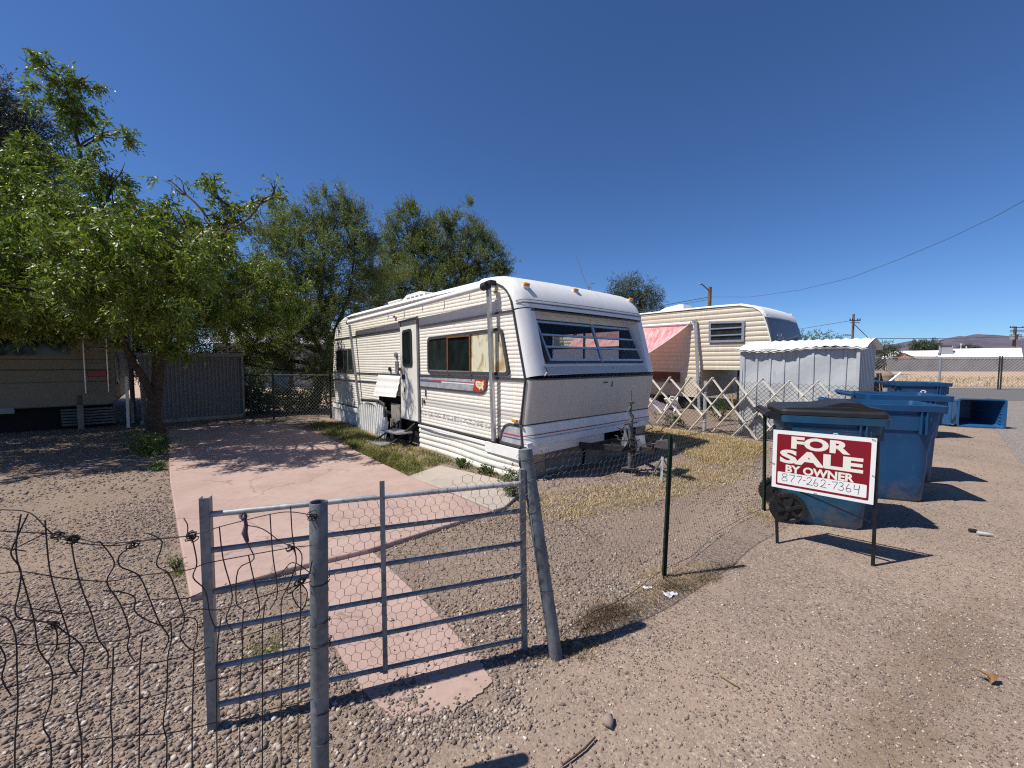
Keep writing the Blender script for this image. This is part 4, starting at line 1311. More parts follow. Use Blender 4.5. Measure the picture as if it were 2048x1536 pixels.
sx = -.016
seam = [(.05, .455), (.09, .715), (.095, .735), (0, 1.35), (.25, 2.295), (.285, 2.41), (.33, 2.49), (.39, 2.565), (.46, 2.62), (.55, 2.66), (.64, 2.685), (.8, 2.705)]
mb = MB()
mb.tube([(-.012, y - .012, z) for y, z in seam], .014, 6)
strip_along(mb, [(.22, 2.275), (2.86, 2.225)], sx, .022, .028)
strip_along(mb, [(3.62, 2.222), (7.74, 2.19)], sx, .022, .028)
strip_along(mb, [(-.0, 1.36), (2.86, 1.335)], sx, .022, .03)
strip_along(mb, [(3.63, 1.33), (7.93, 1.30)], sx, .022, .026)
strip_along(mb, [(3.63, 1.15), (7.92, 1.09)], sx, .02, .024)
dec = [(2.86, 1.125), (.98, 1.125), (.90, 1.14), (.84, 1.19), (.82, 1.25), (.82, 1.34)]
strip_along(mb, dec, sx, .02, .03)
strip_along(mb, [(.06, .452), (2.86, .452)], sx - .004, .028, .03); strip_along(mb, [(3.6, .455), (7.82, .45)], sx - .004, .028, .03)
strip_along(mb, [(.04, .735), (.30, .735), (.40, .70), (.46, .62), (.50, .47)], sx, .018, .03)
seam_surface(mb, [(.001, 1.352), (.0, 1.374)], TW, BG + .007, RR + .004); seam_surface(mb, [(.086, .716), (.0925, .740)], TW, BG + .007, RR + .004)
mb.build('trim_strip', M['trim'], t1)
# dark band across the brow
mb = MB(); seam_surface(mb, [(.2575, 2.345), (.2625, 2.365)], TW, BG + .004, RR, .02, TW - .02); seam_surface(mb, [(.268, 2.378), (.272, 2.388)], TW, BG + .004, RR, .02, TW - .02)
mb.build('brow_stripe', M['greytrim'], t1, smooth=40)
mb = MB(); rows = [[(x, .25 - BG - .012 - .02 * math.sin(PI * x / TW), 2.292 + dz) for x in [.2 + (TW - .4) * i / 8 for i in range(9)]] for dz in (-.012, .012)]
mb.grid(rows); mb.build('brow_edge', M['trim'], t1)
# front logo panel and corner badge
SX = lambda x: (lambda a, b, t: (x - t, a, b))
mb = MB()
band = rpoly([(2.85, 1.135), (.83, 1.135), (.83, 1.325), (2.85, 1.325)], [0, .1, .02, 0])
mb.prism(band, SX(-.012), 0, .006)
for (za, zb, mi, y1, y0) in ((1.262, 1.272, 1, 2.85, 1.1), (1.232, 1.255, 2, 2.85, 2.1), (1.236, 1.25, 3, 2.08, 1.12)):
    mb.box2((-.0185, y0, za), (-.0205, y1, zb), mi)
dc = mb.build('decal_band', [M['decal_grey'], M['decal_red'], M['decal_blue'], M['white']], t1)
mb = MB()
mb.prism(rpoly([(1.17, 1.137), (.84, 1.137), (.84, 1.325), (1.10, 1.325)], [.01, .09, .01, .01]), SX(-.018), 0, .004)
usa = [(1.075, 1.29), (1.06, 1.30), (.98, 1.297), (.93, 1.285), (.90, 1.30), (.875, 1.31), (.885, 1.28), (.875, 1.25), (.895, 1.225), (.89, 1.195), (.885, 1.165), (.905, 1.165), (.915, 1.19), (.96, 1.19), (.985, 1.165), (1.00, 1.19), (1.03, 1.20), (1.065, 1.215), (1.085, 1.25)]
mb.prism(usa, SX(-.0222), 0, .003, 1)
for (y0, zz, n_) in ((1.045, 1.262, 7), (1.03, 1.232, 6)):
    pts = [(-.0262, y0 - .018 * i, zz + (.012 if i % 2 else -.006) * (1 if i != 3 else .3)) for i in range(n_)]
    mb.tube(pts, .0028, 4, mat=2)
mb.build('badge', [M['badge_red'], M['badge_cream'], M['rust']], t1)
# low front corner decal
mb = MB()
mb.prism(rpoly([(.49, .475), (.07, .475), (.06, .715), (.38, .715)], [.02, .01, .01, .12]), SX(-.012), 0, .006)
mb.box2((-.0185, .07, .585), (-.02, .45, .605), 1); mb.box2((-.0185, .07, .545), (-.02, .46, .56), 2)
mb.build('corner_decal', [M['decal_grey'], M['decal_red'], M['decal_blue']], t1)
# big side window
win = [(2.53, 1.375), (.27, 1.40), (.45, 2.065), (2.53, 2.015)]
outer = rpoly(win, .10); inner = rpoly(inset(win, .045), .07)
mb = MB(); mb.ring(outer, inner, SX(-.006), 0, .035)
bw = mb.build('large_window', M['trim'], t1)


def pane(parent, poly, mat, x=-.02, name='pane'):
    mb = MB(); mb.prism(poly, SX(x), 0, .006); return mb.build(name, mat, parent)


iw = inset(win, .04)
pane(bw, [(2.49, 1.415), (1.85, 1.42), (1.85, 1.985), (2.49, 1.975)], M['glass_dusty'])
pane(bw, [(1.85, 1.425), (1.21, 1.43), (1.21, 2.0), (1.85, 1.99)], M['glass'], -.016)
pane(bw, [(1.21, 1.435), (.325, 1.44), (.475, 2.02), (1.21, 2.005)], M['paper'])
mb = MB()
mb.box2((-.026, 1.19, 1.42), (-.044, 1.225, 2.0)); mb.box2((-.026, 1.835, 1.42), (-.044, 1.87, 1.99))
mb.box2((-.028, 1.21, 1.975), (-.046, 1.87, 2.0)); mb.box2((-.012, 1.19, 1.30), (-.02, 1.215, 1.43)); mb.box2((-.012, 1.84, 1.335), (-.02, 1.858, 1.42))
mb.build('rusty_mullion', M['rust'], bw)
mb = MB(); mb.box2((-.026, .33, 1.425), (-.04, 2.49, 1.445)); mb.build('track', M['alu'], bw)
# rear window
rw = rpoly([(7.58, 1.335), (6.3, 1.345), (6.3, 1.91), (7.55, 1.89)], .08)
mb = MB(); mb.ring(rw, rpoly(inset([(7.58, 1.335), (6.3, 1.345), (6.3, 1.91), (7.55, 1.89)], .04), .06), SX(-.006), 0, .03)
rwo = mb.build('rear_window', M['trim'], t1)
pane(rwo, inset([(7.58, 1.335), (6.3, 1.345), (6.3, 1.91), (7.55, 1.89)], .03), M['glass_dusty'])
for y_ in (6.98, 6.64):
    mb = MB(); mb.box2((-.026, y_, 1.37), (-.036, y_ + .026, 1.87)); mb.build('mullion', M['alu_dull'], rwo)
# door
mb = MB(); mb.prism(rpoly([(3.60, .475), (2.89, .475), (2.93, 2.30), (3.60, 2.27)], .03), SX(-.015), 0, .03)
dr = mb.build('door', M['cream'], t1, bevel=.006)
mb = MB()
strip_along(mb, [(2.865, .46), (2.905, 2.42)], -.03, .022, .034)
strip_along(mb, [(3.62, .9), (3.625, 2.36)], -.02, .012, .02)
strip_along(mb, [(2.90, 2.385), (3.64, 2.36)], -.045, .03, .04)
mb.build('door_frame', M['greytrim'], dr)
dwp = [(3.48, 1.49), (3.08, 1.49), (3.10, 2.21), (3.48, 2.19)]
mb = MB(); mb.ring(rpoly(dwp, .08), rpoly(inset(dwp, .05), .06), SX(-.044), 0, .018); dwo = mb.build('door_window', M['black'], dr)
pane(dwo, rpoly(inset(dwp, .045), .05), M['glass'], -.046)
mb = MB(); mb.box2((-.046, 3.40, 1.245), (-.066, 3.52, 1.335)); mb.build('latch', M['black'], dr, bevel=.004)
mb = MB(); mb.box2((-.046, 3.41, 1.0), (-.056, 3.44, 1.08)); mb.build('keyhole_plate', M['trim'], dr, bevel=.004)
mb = MB(); mb.lathe([(0, -.10), (.03, -.10), (.035, -.07), (.012, -.06), (.012, -.045)], (-.0, 3.54, 1.44), 'x', 12)
mb.box2((-.03, 3.56, 1.36), (-.05, 3.60, 1.47)); mb.build('door_knob', simple('brass', (.30, .19, .06), .4, .6, .4, 20), dr, smooth=40)
# wall fittings
mb = MB(); mb.box2((-.012, 3.76, 1.35), (-.032, 3.88, 1.60)); mb.build('porch_light', M['greytrim'], t1, bevel=.006)
mb = MB(); mb.lathe([(0, -.05), (.055, -.045), (.06, -.012)], (0, 3.84, 1.72), 'x', 14); mb.build('vent_cover', M['greytrim'], t1, smooth=40)
mb = MB(); mb.lathe([(0, -.04), (.045, -.04), (.05, -.012)], (0, 4.15, 1.43), 'x', 14); mb.build('hatch_lock', M['black'], t1, smooth=40)
for (y, z, w_, h_, mt) in ((2.64, 1.02, .02, .13, 'trim'), (2.70, .86, .035, .07, 'trim'), (2.79, .86, .03, .14, 'badge_cream'), (.52, 1.93, .035, .12, 'trim')):
    mb = MB(); mb.box2((-.012, y - w_ / 2, z - h_ / 2), (-.03, y + w_ / 2, z + h_ / 2)); mb.build('bracket' if mt == 'trim' else 'reflector_mark', M[mt], t1, bevel=.003)
# marker lights


def marker(pos, nrm, mat, s=1.0):
    mb = MB()
    nrm = Vector(nrm).normalized(); xx = Vector((1, 0, 0)) if abs(nrm.x) < .8 else Vector((0, 1, 0)); yy = nrm.cross(xx)
    Mx = Matrix((xx, yy, nrm)).transposed()
    mb.box(Vector(pos) + nrm * .008, (.13 * s, .05 * s, .016), Mx, 0)
    mb.box(Vector(pos) + nrm * .028 * s, (.10 * s, .038 * s, .04 * s), Mx, 1)
    return mb.build('marker_light', [M['white'], mat], t1, bevel=.008)


def cap_at(px, py):
    # intersect pixel ray with the cap surface (march along the cap profile)
    best = None
    for i in range(len(cap) - 1):
        for k in range(8):
            t = k / 8
            y = cap[i][0] * (1 - t) + cap[i + 1][0] * t; z = cap[i][1] * (1 - t) + cap[i + 1][1] * t
            ty, tz = cap[i + 1][0] - cap[i][0], cap[i + 1][1] - cap[i][1]; L = math.hypot(ty, tz); ny_, nz_ = -tz / L, ty / L
            p = lfront(px, py, y + ny_ * (BG + .015))
            e = abs(p.z - (z + nz_ * (BG + .015)))
            if best is None or e < best[0]: best = (e, Vector((p.x, y + ny_ * (BG + .015), z + nz_ * (BG + .015))), (0, ny_, nz_))
    return best[1], best[2]


for (px, py, mt) in ((1051, 572, 'amber'), (1150, 583, 'amber'), (1177, 585, 'amber'), (1200, 589, 'amber'), (1260, 601, 'amber')):
    p, n_ = cap_at(px, py); marker(p, n_, M[mt])
marker((-.014, .57, 2.56), (-1, 0, 0), M['amber_old'], .8); marker((-.014, .16, .80), (-1, 0, 0), M['amber'], 1.0); marker((-.014, 3.87, 2.49), (-1, 0, 0), M['redlens'], .8)
# vent on the front panel
mb = MB(); q = lfront(1210, 763, -.13); mb.box((q.x, -.125, q.z), (.11, .03, .05)); mb.build('front_bracket', M['trim'], t1); mb = MB(); q = lfront(1224, 765, -.13); mb.box((q.x, -.125, q.z), (.02, .03, .13), Matrix.Rotation(.2, 3, 'Y'))
mb.build('front_bracket', M['trim'], t1)
# antenna
p, n_ = cap_at(1176, 578)
tipw = onplane(1151, 508, TC + UU * (p.y - .1), UU); tl = loc2(tipw, TC)
mb = MB(); mb.tube([p, p + Vector((0, -.02, .05))], .02, 8); mb.tube([p + Vector((0, 0, .04)), p.lerp(tl, .3), tl], [.008, .005, .003], 5); mb.tube([p + Vector((.04, -.05, .0)), p + Vector((.02, -.02, .1)), p + Vector((.16, -.02, .13))], .006, 5)
mb.build('antenna', M['greytrim'], t1)
# gutter rail
mb = MB(); mb.tube([(-.02, .62, 2.70), (-.02, 3, 2.725), (-.02, 6.7, 2.705)], .018, 6); mb.build('gutter_rail', M['white'], t1, smooth=60)
# awning roller and arms
ra = lside(969, 573, -.17); rb = lside(697, 645, -.17)
mid = ra.lerp(rb, .5) + Vector((0, 0, -.012))
mb = MB(); mb.tube([ra, ra.lerp(mid, .5), mid, mid.lerp(rb, .5), rb], .045, 14)
rl = mb.build('awning_roller', M['roof'], t1, smooth=50)
mb = MB(); mb.tube([ra + Vector((0, -.075, .01)), ra + Vector((0, .035, 0))], .058, 14); mb.tube([ra + Vector((0.06, -.07, .06)), ra + Vector((0, -.06, .02))], .035, 8)
mb.build('end_cap', M['black'], rl, smooth=40)
mb = MB(); mb.tube([rb, rb + Vector((0, .05, 0))], .05, 12); mb.build('end_cap', M['black'], rl, smooth=40)
for k_ in range(5):
    mb = MB(); yy = ra.y + (rb.y - ra.y) * (.05 + .13 * k_) + .1; zz = ra.z + (rb.z - ra.z) * (.05 + .13 * k_)
    mb.tube([(-.16, yy, zz - .05), (-.15, yy + .01, zz - .10 - .05 * (k_ % 2)), (-.155, yy + .03, zz - .14 - .06 * (k_ % 2))], .006, 4)
    mb.build('loose_strap', M['greytrim'], rl)
aa = lside(977, 566, -.13); ab = lside(988, 882, -.075)
mb = MB(); mb.bar(aa, ab, .062, .05, up=(1, 0, 0)); mb.bar(aa.lerp(ab, .66) + Vector((-.03, 0, 0)), ab + Vector((-.025, 0, 0)), .04, .014, up=(1, 0, 0))
am = mb.build('awning_arm', M['alu'], t1, bevel=.005)
mb = MB(); mb.box(ab + Vector((.03, .0, -.01)), (.09, .11, .09)); mb.build('arm_bracket', M['black'], am, bevel=.01)
mb = MB(); mb.box(aa + Vector((.06, .0, .01)), (.12, .07, .07)); mb.build('arm_bracket', M['black'], am, bevel=.01)
aa = lside(699, 650, -.13); ab = lside(719, 812, -.075)
mb = MB(); mb.bar(aa, ab, .055, .045, up=(1, 0, 0)); am = mb.build('awning_arm', M['alu_dull'], t1, bevel=.005)
mb = MB(); mb.box(ab + Vector((.03, .0, -.01)), (.09, .10, .08)); mb.build('arm_bracket', M['black'], am, bevel=.01)
# roof vents
q = loc2(gp(806, 603, 2.86), TC)
mb = MB(); mb.box(q + Vector((0, 0, -.02)), (.42, .60, .05)); mb.box(q + Vector((0, 0, -.08)), (.34, .42, .10)); mb.build('roof_vent', M['white'], t1, bevel=.02)
q = loc2(gp(858, 596, 2.86), TC)
mb = MB()
mb.prism([(-.50, -.12), (.42, -.12), (.42, -.02), (.26, .05), (-.30, .06), (-.50, .01)], lambda a, b, t: (q.x + t, q.y + a, q.z + b), -.36, .36, 0)
for k_ in range(4): mb.box2((q.x - .364, q.y - .42 + k_ * .18, q.z - .06), (q.x - .36, q.y - .30 + k_ * .18, q.z - .01), 1)
mb.build('roof_air_conditioner', [M['white'], M['greytrim']], t1, bevel=.03)
# torn siding sheet
mb = MB(); rows = []
for j in range(13):
    t = j / 12; z = 1.30 - .42 * t
    out = .02 + .10 * t ** 1.4 + .016 * abs(math.sin(t * PI * 3.2))
    rows.append([(-out - .02 * math.sin(3 * (y - 3.6)) * t, 3.655 + (y - 3.655) * (1 + .06 * t), z - .03 * t * (y - 3.65)) for y in (3.655, 3.9, 4.2, 4.5, 4.76)])
mb.grid(rows); mb.build('loose_siding_sheet', M['sheet_white'], t1, smooth=50)


def vsheet(mb, y0, y1, zb, zt, x0, pitch=.11, amp=.024, lean=0.0, mat=0, step=.011):
    n = int(abs(y1 - y0) / step); lo, hi = [], []
    for i in range(n + 1):
        y = y0 + (y1 - y0) * i / n
        xo = x0 - amp * max(-.75, min(.75, 1.6 * math.sin(2 * PI * y / pitch)))
        lo.append((xo - lean, y, zb(y))); hi.append((xo, y, zt(y)))
    mb.grid([lo, hi], mat)


mb = MB()
vsheet(mb, 7.86, 5.72, lambda y: -.02, lambda y: .34, -.03)
vsheet(mb, 8.45, 7.86, lambda y: -.02, lambda y: .30, .05)
mb.build('rear_skirting', M['sheet_white'], t1, smooth=20)
mb = MB(); mb.box2((-.05, 5.9, .34), (-.075, 7.84, .44)); mb.build('skirt_board', M['white'], t1)
mb = MB()
vsheet(mb, 5.80, 4.55, lambda y: -.02, lambda y: .60 + .06 * math.sin(y * 4), -.10, lean=.05)
vsheet(mb, 4.60, 4.02, lambda y: -.02, lambda y: .70 - .05 * (y < 4.2) - .3 * (y < 4.08), -.13, lean=.07, pitch=.12)
mb.build('middle_skirting', M['sheet_white'], t1, smooth=20)
mb = MB(); mb.tube([(-.12, 5.5, .70), (-.14, 5.0, .72), (-.15, 4.4, .745), (-.15, 4.15, .70), (-.17, 4.08, .45)], .035, 8); mb.build('rubber_edging', M['black'], t1, smooth=50)
mb = MB(); mb.box2((-.03, 3.63, .15), (-.05, 4.06, .74)); mb.build('grey_board', M['wood_grey'], t1)
mb = MB(); mb.box2((-.09, 3.86, -.02), (-.11, 3.98, .42)); mb.build('grey_board', M['wood_tan'], t1)
# ribbed skirting right of the door
mb = MB(); rows = []
for j in range(64):
    t = j / 63; z = .435 - .475 * t
    rows.append([])
    for i in range(13):
        y = 2.83 - (2.83 - .06) * i / 12
        wv = abs(math.sin(PI * (z + .01 * math.sin(y * 3)) / .095)) ** .5
        rows[-1].append((-.035 - .028 * wv - .012 * math.sin(y * 2.3) - .05 * max(0, 1 - abs(y - 1.2) / 1.2) * t, y - .02 * t, z))
mb.grid(rows); mb.build('ribbed_skirting', M['siding'], t1, smooth=60)
mb = MB(); mb.box2((-.075, .02, .30), (-.10, .75, .44)); mb.bar((-.085, .75, .40), (-.085, 2.8, .425), .02, .03)
mb.build('skirt_flashing', M['white'], t1)
# front skirting
mb = MB(); mb.bar((.0, -.04, .43), (1.62, -.06, .44), .02, .17, up=(0, 0, 1)); mb.build('front_flashing', M['fiber'], t1)
mb = MB(); mb.box2((.02, .05, -.03), (.42, .075, .46)); mb.box2((-.02, .05, -.03), (.02, .40, .35)); mb.build('skirt_panel', M['wood_tan'], t1)
mb = MB(); mb.box2((.425, .07, -.03), (1.26, .09, .46)); mb.box((1.95, .02, .14), (1.35, .02, .34), Matrix.Rotation(.10, 3, 'X')); mb.build('skirt_panel', M['wood_grey'], t1)
mb = MB(); mb.box2((.1, .45, -.02), (TW - .05, .47, .5)); mb.box2((TW - .06, .1, -.02), (TW - .02, 7.7, .45)); mb.box2((.12, 7.6, -.02), (TW - .05, 7.64, .45)); mb.box2((.10, 2.75, -.02), (.14, 7.7, .45)); mb.build('underside_shade', M['darkvoid'], t1)  # upright near-black sheets put in for the shade below the trailer
mb = MB(); mb.box((2.82, .04, .33), (.42, .02, .30), Matrix.Rotation(.15, 3, 'Z')); mb.build('skirt_panel', M['steel_grey'], t1)
# steps
mb = MB()
mb.bar((-.26, 3.72, .245), (-.26, 2.98, .27), .30, .025); mb.bar((-.50, 3.95, .025), (-.50, 3.22, .045), .26, .025)
sp = mb.build('entry_step', M['alu_dull'], t1)
mb = MB()
for y in (3.05, 3.66):
    mb = MB()
    mb.bar((-.03, y, .42), (-.28, y, .25), .02, .05, up=(0, 1, 0)); mb.bar((-.20, y + .03, .25), (-.48, y + .2, .04), .015, .04, up=(0, 1, 0)); mb.bar((-.08, y, .40), (-.10, y + .02, .0), .02, .04, up=(0, 1, 0))
    mb.build('step_frame', M['steel_dark'], sp)
# hitch
mb = MB()
mb.bar((.98, -.10, .37), (1.45, -1.0, .37), .05, .09); mb.bar((2.02, -.10, .37), (1.55, -1.0, .37), .05, .09); mb.bar((1.0, -.35, .41), (2.0, -.35, .41), .06, .06)
hi = mb.build('tow_frame', M['steel_dark'], t1, bevel=.006)
mb = MB(); mb.prism([(-.13, 0), (.13, 0), (.10, .10), (-.04, .13), (-.13, .08)], lambda a, b, t: (1.5 + t, -1.15 + a, .42 + b), -.06, .06); mb.tube([(1.5, -1.22, .43), (1.5, -1.32, .47)], .05, 10)
mb.build('coupler', simple('worn_grey_steel', (.11, .11, .115), .55, .3, .5, 12), hi, bevel=.01)
mb = MB()
mb.tube([(1.5, -.62, .05), (1.5, -.62, .75)], .035, 10); mb.tube([(1.5, -.62, .75), (1.5, -.62, 1.18)], .012, 8); mb.tube([(1.5, -.62, .72), (1.52, -.64, .80), (1.47, -.60, .88), (1.5, -.62, .95)], .022, 8); mb.lathe([(0, .99), (.045, .99), (.05, 1.02), (0, 1.03)], (1.5, -.62, 0), 'z', 12); mb.box((1.5, -.62, .70), (.34, .02, .02)); mb.box((1.5, -.62, .04), (.18, .18, .02))
mb.build('jack', simple('dull_jack_steel', (.17, .165, .16), .55, .3, .5, 12), hi, smooth=40)
mb = MB()
def bent_plate(c, w_, h_, rz, rx):
    rows = []
    Mr = Matrix.Rotation(rz, 3, 'Z') @ Matrix.Rotation(rx, 3, 'X')
    for j in range(7):
        v_ = j / 6 - .5
        rows.append([Vector(c) + Mr @ Vector((w_ * u_ * (1 - .35 * j / 6), .16 * h_ * math.sin(3 * u_ + 4 * v_) + .35 * h_ * v_ * v_, h_ * v_)) for u_ in np.linspace(-.5, .5, 7)])
    mb.grid(rows)


for c_, w_, h_, rz, rx in (((1.24, -.70, .50), .26, .30, .5, .4), ((1.42, -.85, .44), .20, .26, -.6, -.3), ((1.72, -.98, .50), .44, .22, .2, 1.0)):
    bent_plate(c_, w_, h_, rz, rx)
mb.build('bent_plate', M['steel_grey'], hi, smooth=50)
mb = MB()
for i in range(26):
    a = Vector((random.gauss(1.5, .2), random.gauss(-.75, .16), random.uniform(.42, .66))); b = a + Vector((random.uniform(-.22, .22), random.uniform(-.16, .16), random.uniform(-.2, .12)))
    limb(mb, a, b, .008, .006, 5, .3, sides=5)
for s_ in (-1, 1): mb.tube([(1.5 + .1 * s_, -.6, .60), (1.5 + .16 * s_, -.7, .40), (1.5 + .05 * s_, -.72, .34), (1.5 + .02 * s_, -.62, .5)], .008, 5)
mb.build('tangled_cable', M['steel_dark'], hi)
mb = MB()
for (dx, dy) in ((-.16, -.08), (.12, -.12), (.02, .16)): mb.bar((1.5, -1.12, .30), (1.5 + dx, -1.12 + dy, -.01), .03, .018)
mb.build('jack_stand', M['steel_grey'], hi)


# ------------------------------------------------------------------ second trailer
O2 = TC + VV * 9.6
t2 = thing('fifth_wheel_trailer', 'tan ribbed trailer with overhanging nose and torn pink awning, beyond the lattice fence', 'trailer', O2, TH)
ymin2 = interp([(1.34, .02), (2.2, .10), (2.6, .20), (2.95, .32), (3.08, .42), (3.16, .57), (3.26, .95)])
mb = MB()
siding(mb, 0, -1, ymin2, lambda z: 8.6, 1.345, 3.25, pitch=.145, amp=.022, step=.012)
siding(mb, 0, -1, lambda z: 2.08, lambda z: 8.6, .42, 1.345, pitch=.145, amp=.022, step=.012)
mb.box2((.02, 2.06, .42), (2.98, 2.08, 1.36)); mb.box2((2.97, .4, 1.34), (3.0, 8.6, 3.2)); mb.box2((2.97, 2.1, .42), (3.0, 8.6, 1.34)); mb.box2((.0, 8.58, .42), (3, 8.61, 3.2))
mb.box2((-.02, .03, 1.325), (2.97, 2.08, 1.345))
mb.build('wall', M['siding2'], t2)
mb = MB(); nose2 = [(.02, 1.34), (.10, 2.2), (.20, 2.6), (.285, 2.85)]
seam_surface(mb, nose2, 3.0, .05, .12); mb.build('nose_shield', M['front_grey'], t2, smooth=40)
mb = MB(); seam_surface(mb, [(.292, 2.87), (.32, 2.95), (.42, 3.08), (.57, 3.17), (.95, 3.27), (1.6, 3.29), (5, 3.28), (8.6, 3.26)], 3.0, .06, .14)
mb.tube([(-.02, .32, 2.95), (-.02, .42, 3.08), (-.02, .57, 3.17), (-.02, .95, 3.27), (-.02, 2, 3.29), (-.02, 8.6, 3.28)], .022, 6); mb.tube([(-.02, .02, 1.34), (-.02, .1, 2.2), (-.02, .2, 2.6), (-.02, .32, 2.95)], .018, 6)
for z_, y_ in ((2.88, .29), (2.95, .32), (3.02, .365)): mb.tube([(.05, y_ - .055, z_), (2.95, y_ - .055, z_)], .012, 5)
mb.build('roof', M['roof'], t2, smooth=40)
# faint palm and lettering shape on the nose
mb = MB()
NP = lambda x, z: Vector((x, float(np.interp(z, [1.34, 2.2, 2.6], [.02, .10, .20])) - .075, z))
for a_, b_ in (((.62, 1.75), (.66, 2.25)),): mb.bar(NP(*a_), NP(*b_), .05, .01, up=(0, 1, 0))
for an in (20, 60, 100, 140, 175, -10):
    mb.bar(NP(.66, 2.25), NP(.66 + .3 * math.cos(R(an)), 2.25 + .2 * math.sin(R(an)) - .03), .06, .01, up=(0, 1, 0))
mb.bar(NP(1.05, 2.25), NP(2.5, 2.42), .035, .01, up=(0, 1, 0)); mb.bar(NP(1.05, 1.95), NP(2.5, 2.12), .035, .01, up=(0, 1, 0))
for i in range(7): mb.bar(NP(1.12 + .19 * i, 1.99 + .022 * i), NP(1.20 + .19 * i, 2.22 + .022 * i), .05, .01, up=(0, 1, 0))
mb.bar(NP(.4, 1.72), NP(2.5, 1.74), .03, .01, up=(0, 1, 0))
mb.build('nose_decal', M['faint'], t2)
w2 = [(.79, 2.17), (1.82, 2.18), (1.835, 2.85), (.79, 2.80)]
mb = MB(); mb.ring(w2, inset(w2, .07), SX(-.025), 0, .04)
for f in (.34, .66): mb.box2((-.03, .84, 2.17 + .66 * f - .02), (-.075, 1.79, 2.17 + .66 * f + .02))
w2o = mb.build('window', M['alu'], t2)
mb = MB(); mb.prism(inset(w2, .05), SX(-.03), 0, .01); mb.build('pane', M['glass_dusty'], w2o)
mb = MB(); rows = []
for i in range(33):
    t = i / 32; y = 2.46 + t * 4.6
    s_ = min(1, t * 4.6 / .75); s2 = s_ ** .8
    top = Vector((-.07, y, 2.79 + .003 * i)); bot = Vector((-1.35 * s2 - .1 + .06 * math.sin(t * 9), y + .25 * s2, 2.79 - 1.10 * s2 - .03 * math.sin(t * 13)))
    row = []
    for j in range(13):
        f = j / 12; p = top.lerp(bot, f); p.z -= .16 * math.sin(PI * f) * s2; p.z += .022 * math.sin(t * 60 + f * 5) * math.sin(PI * f); row.append(p)
    rows.append(row)
mb.grid(rows); mb.tube([r[-1] for r in rows], .018, 6, mat=1)
mb.build('awning_fabric', [M['awning'], M['white']], t2, smooth=60)
mb = MB(); mb.tube([(-.09, 2.40, 2.83), (-.09, 7.5, 2.86)], .055, 10); mb.build('awning_roller', M['white'], t2, smooth=50)
aa = lside(1391, 645, -.10, O2); ab = lside(1399, 828, -.30, O2); ab.z = -.02
mb = MB(); mb.bar(aa, ab, .085, .07, up=(1, 0, 0)); mb.box(aa + Vector((0, .03, .05)), (.10, .12, .12)); mb.build('awning_pole', M['alu'], t2, bevel=.006)
mb = MB(); mb.box2((-.025, 2.75, .88), (-.06, 3.75, 1.22)); mb.build('hatch', simple('rusty_brown_hatch', (.14, .06, .035), .8, 0, .4, 8), t2)
mb = MB(); mb.box2((-.03, 2.15, .42), (-.05, 2.62, 1.05)); mb.build('hatch', M['siding2'], t2)
mb = MB(); mb.box2((.15, .75, .0), (.3, .9, 1.33)); mb.box2((2.4, .75, 0), (2.55, .9, 1.33)); mb.box2((.1, .95, .0), (2.9, 1.0, 1.33)); mb.box2((.05, 2.1, 0), (.1, 8.5, .5)); mb.build('underframe_and_shade', M['darkvoid'], t2)  # legs, plus near-black sheets put in for shade under the nose
mb = MB()
q = loc2(atdepth(1331, 621, 14.2), O2)
mb.prism([(-.35, -.08), (.55, -.08), (.55, .05), (.35, .13), (-.15, .2), (-.35, .18)], lambda a, b, t: (1.0 + t, q.y + a, 3.40 + b), -.3, .3)
mb.build('roof_unit', M['white'], t2, bevel=.03); mb = MB(); mb.prism([(-.4, 0), (.4, 0), (.2, .07), (-.2, .07)], lambda a, b, t: (1.2 + t, 1.35 + a, 3.33 + b), -.3, .3)
mb.build('roof_unit', M['white'], t2, bevel=.03)
# clutter under the awning
tb = thing('white_chair', 'white plastic garden chair tipped under the pink awning', 'chair', O2 + VV * -1.2 + UU * 2.2 + Vector((0, 0, .0)), TH)
mb = MB(); mb.tube([(-.25, 0, .04), (.1, .1, .2), (.25, .15, .45), (.1, .3, .48)], .03, 6); mb.tube([(-.2, .35, .04), (.1, .4, .2), (.25, .4, .42)], .03, 6); mb.build('leg', M['white'], tb)
mb = MB(); mb.box((.05, .2, .28), (.45, .4, .03), Matrix.Rotation(.7, 3, 'Y')); mb.build('seat', M['white'], tb, bevel=.01)
mb = MB(); rows = [[(x, y, max(.0, .42 * math.exp(-((x / .75) ** 2 + (y / .4) ** 2) * 1.5) - .03 + .04 * math.sin(7 * x + 3 * y))) for x in np.linspace(-1, 1, 15)] for y in np.linspace(-.6, .6, 11)]
mb.grid(rows); o = mb.build('covered_heap', simple('faded_mauve_tarp', (.20, .15, .18), .9, 0, .4, 5, .3), None, smooth=60)
o.location = O2 + VV * -.9 + UU * 3.3; o.rotation_euler = (0, 0, TH + 1.6)
tag(o, 'low heap covered with a mauve tarp under the pink awning', 'tarp heap')
o = None
tp_ = gp(1467, 824)
mb = MB(); mb.tube([(tp_.x, tp_.y, 0), (tp_.x + .0, tp_.y + .25, 1.0)], .025, 7); o = mb.build('yellow_pole', simple('yellow_handle', (.50, .30, .06), .7, 0, .3, 10)); tag(o, 'yellow wooden tool handle leaning at the left corner of the metal shed', 'tool handle')

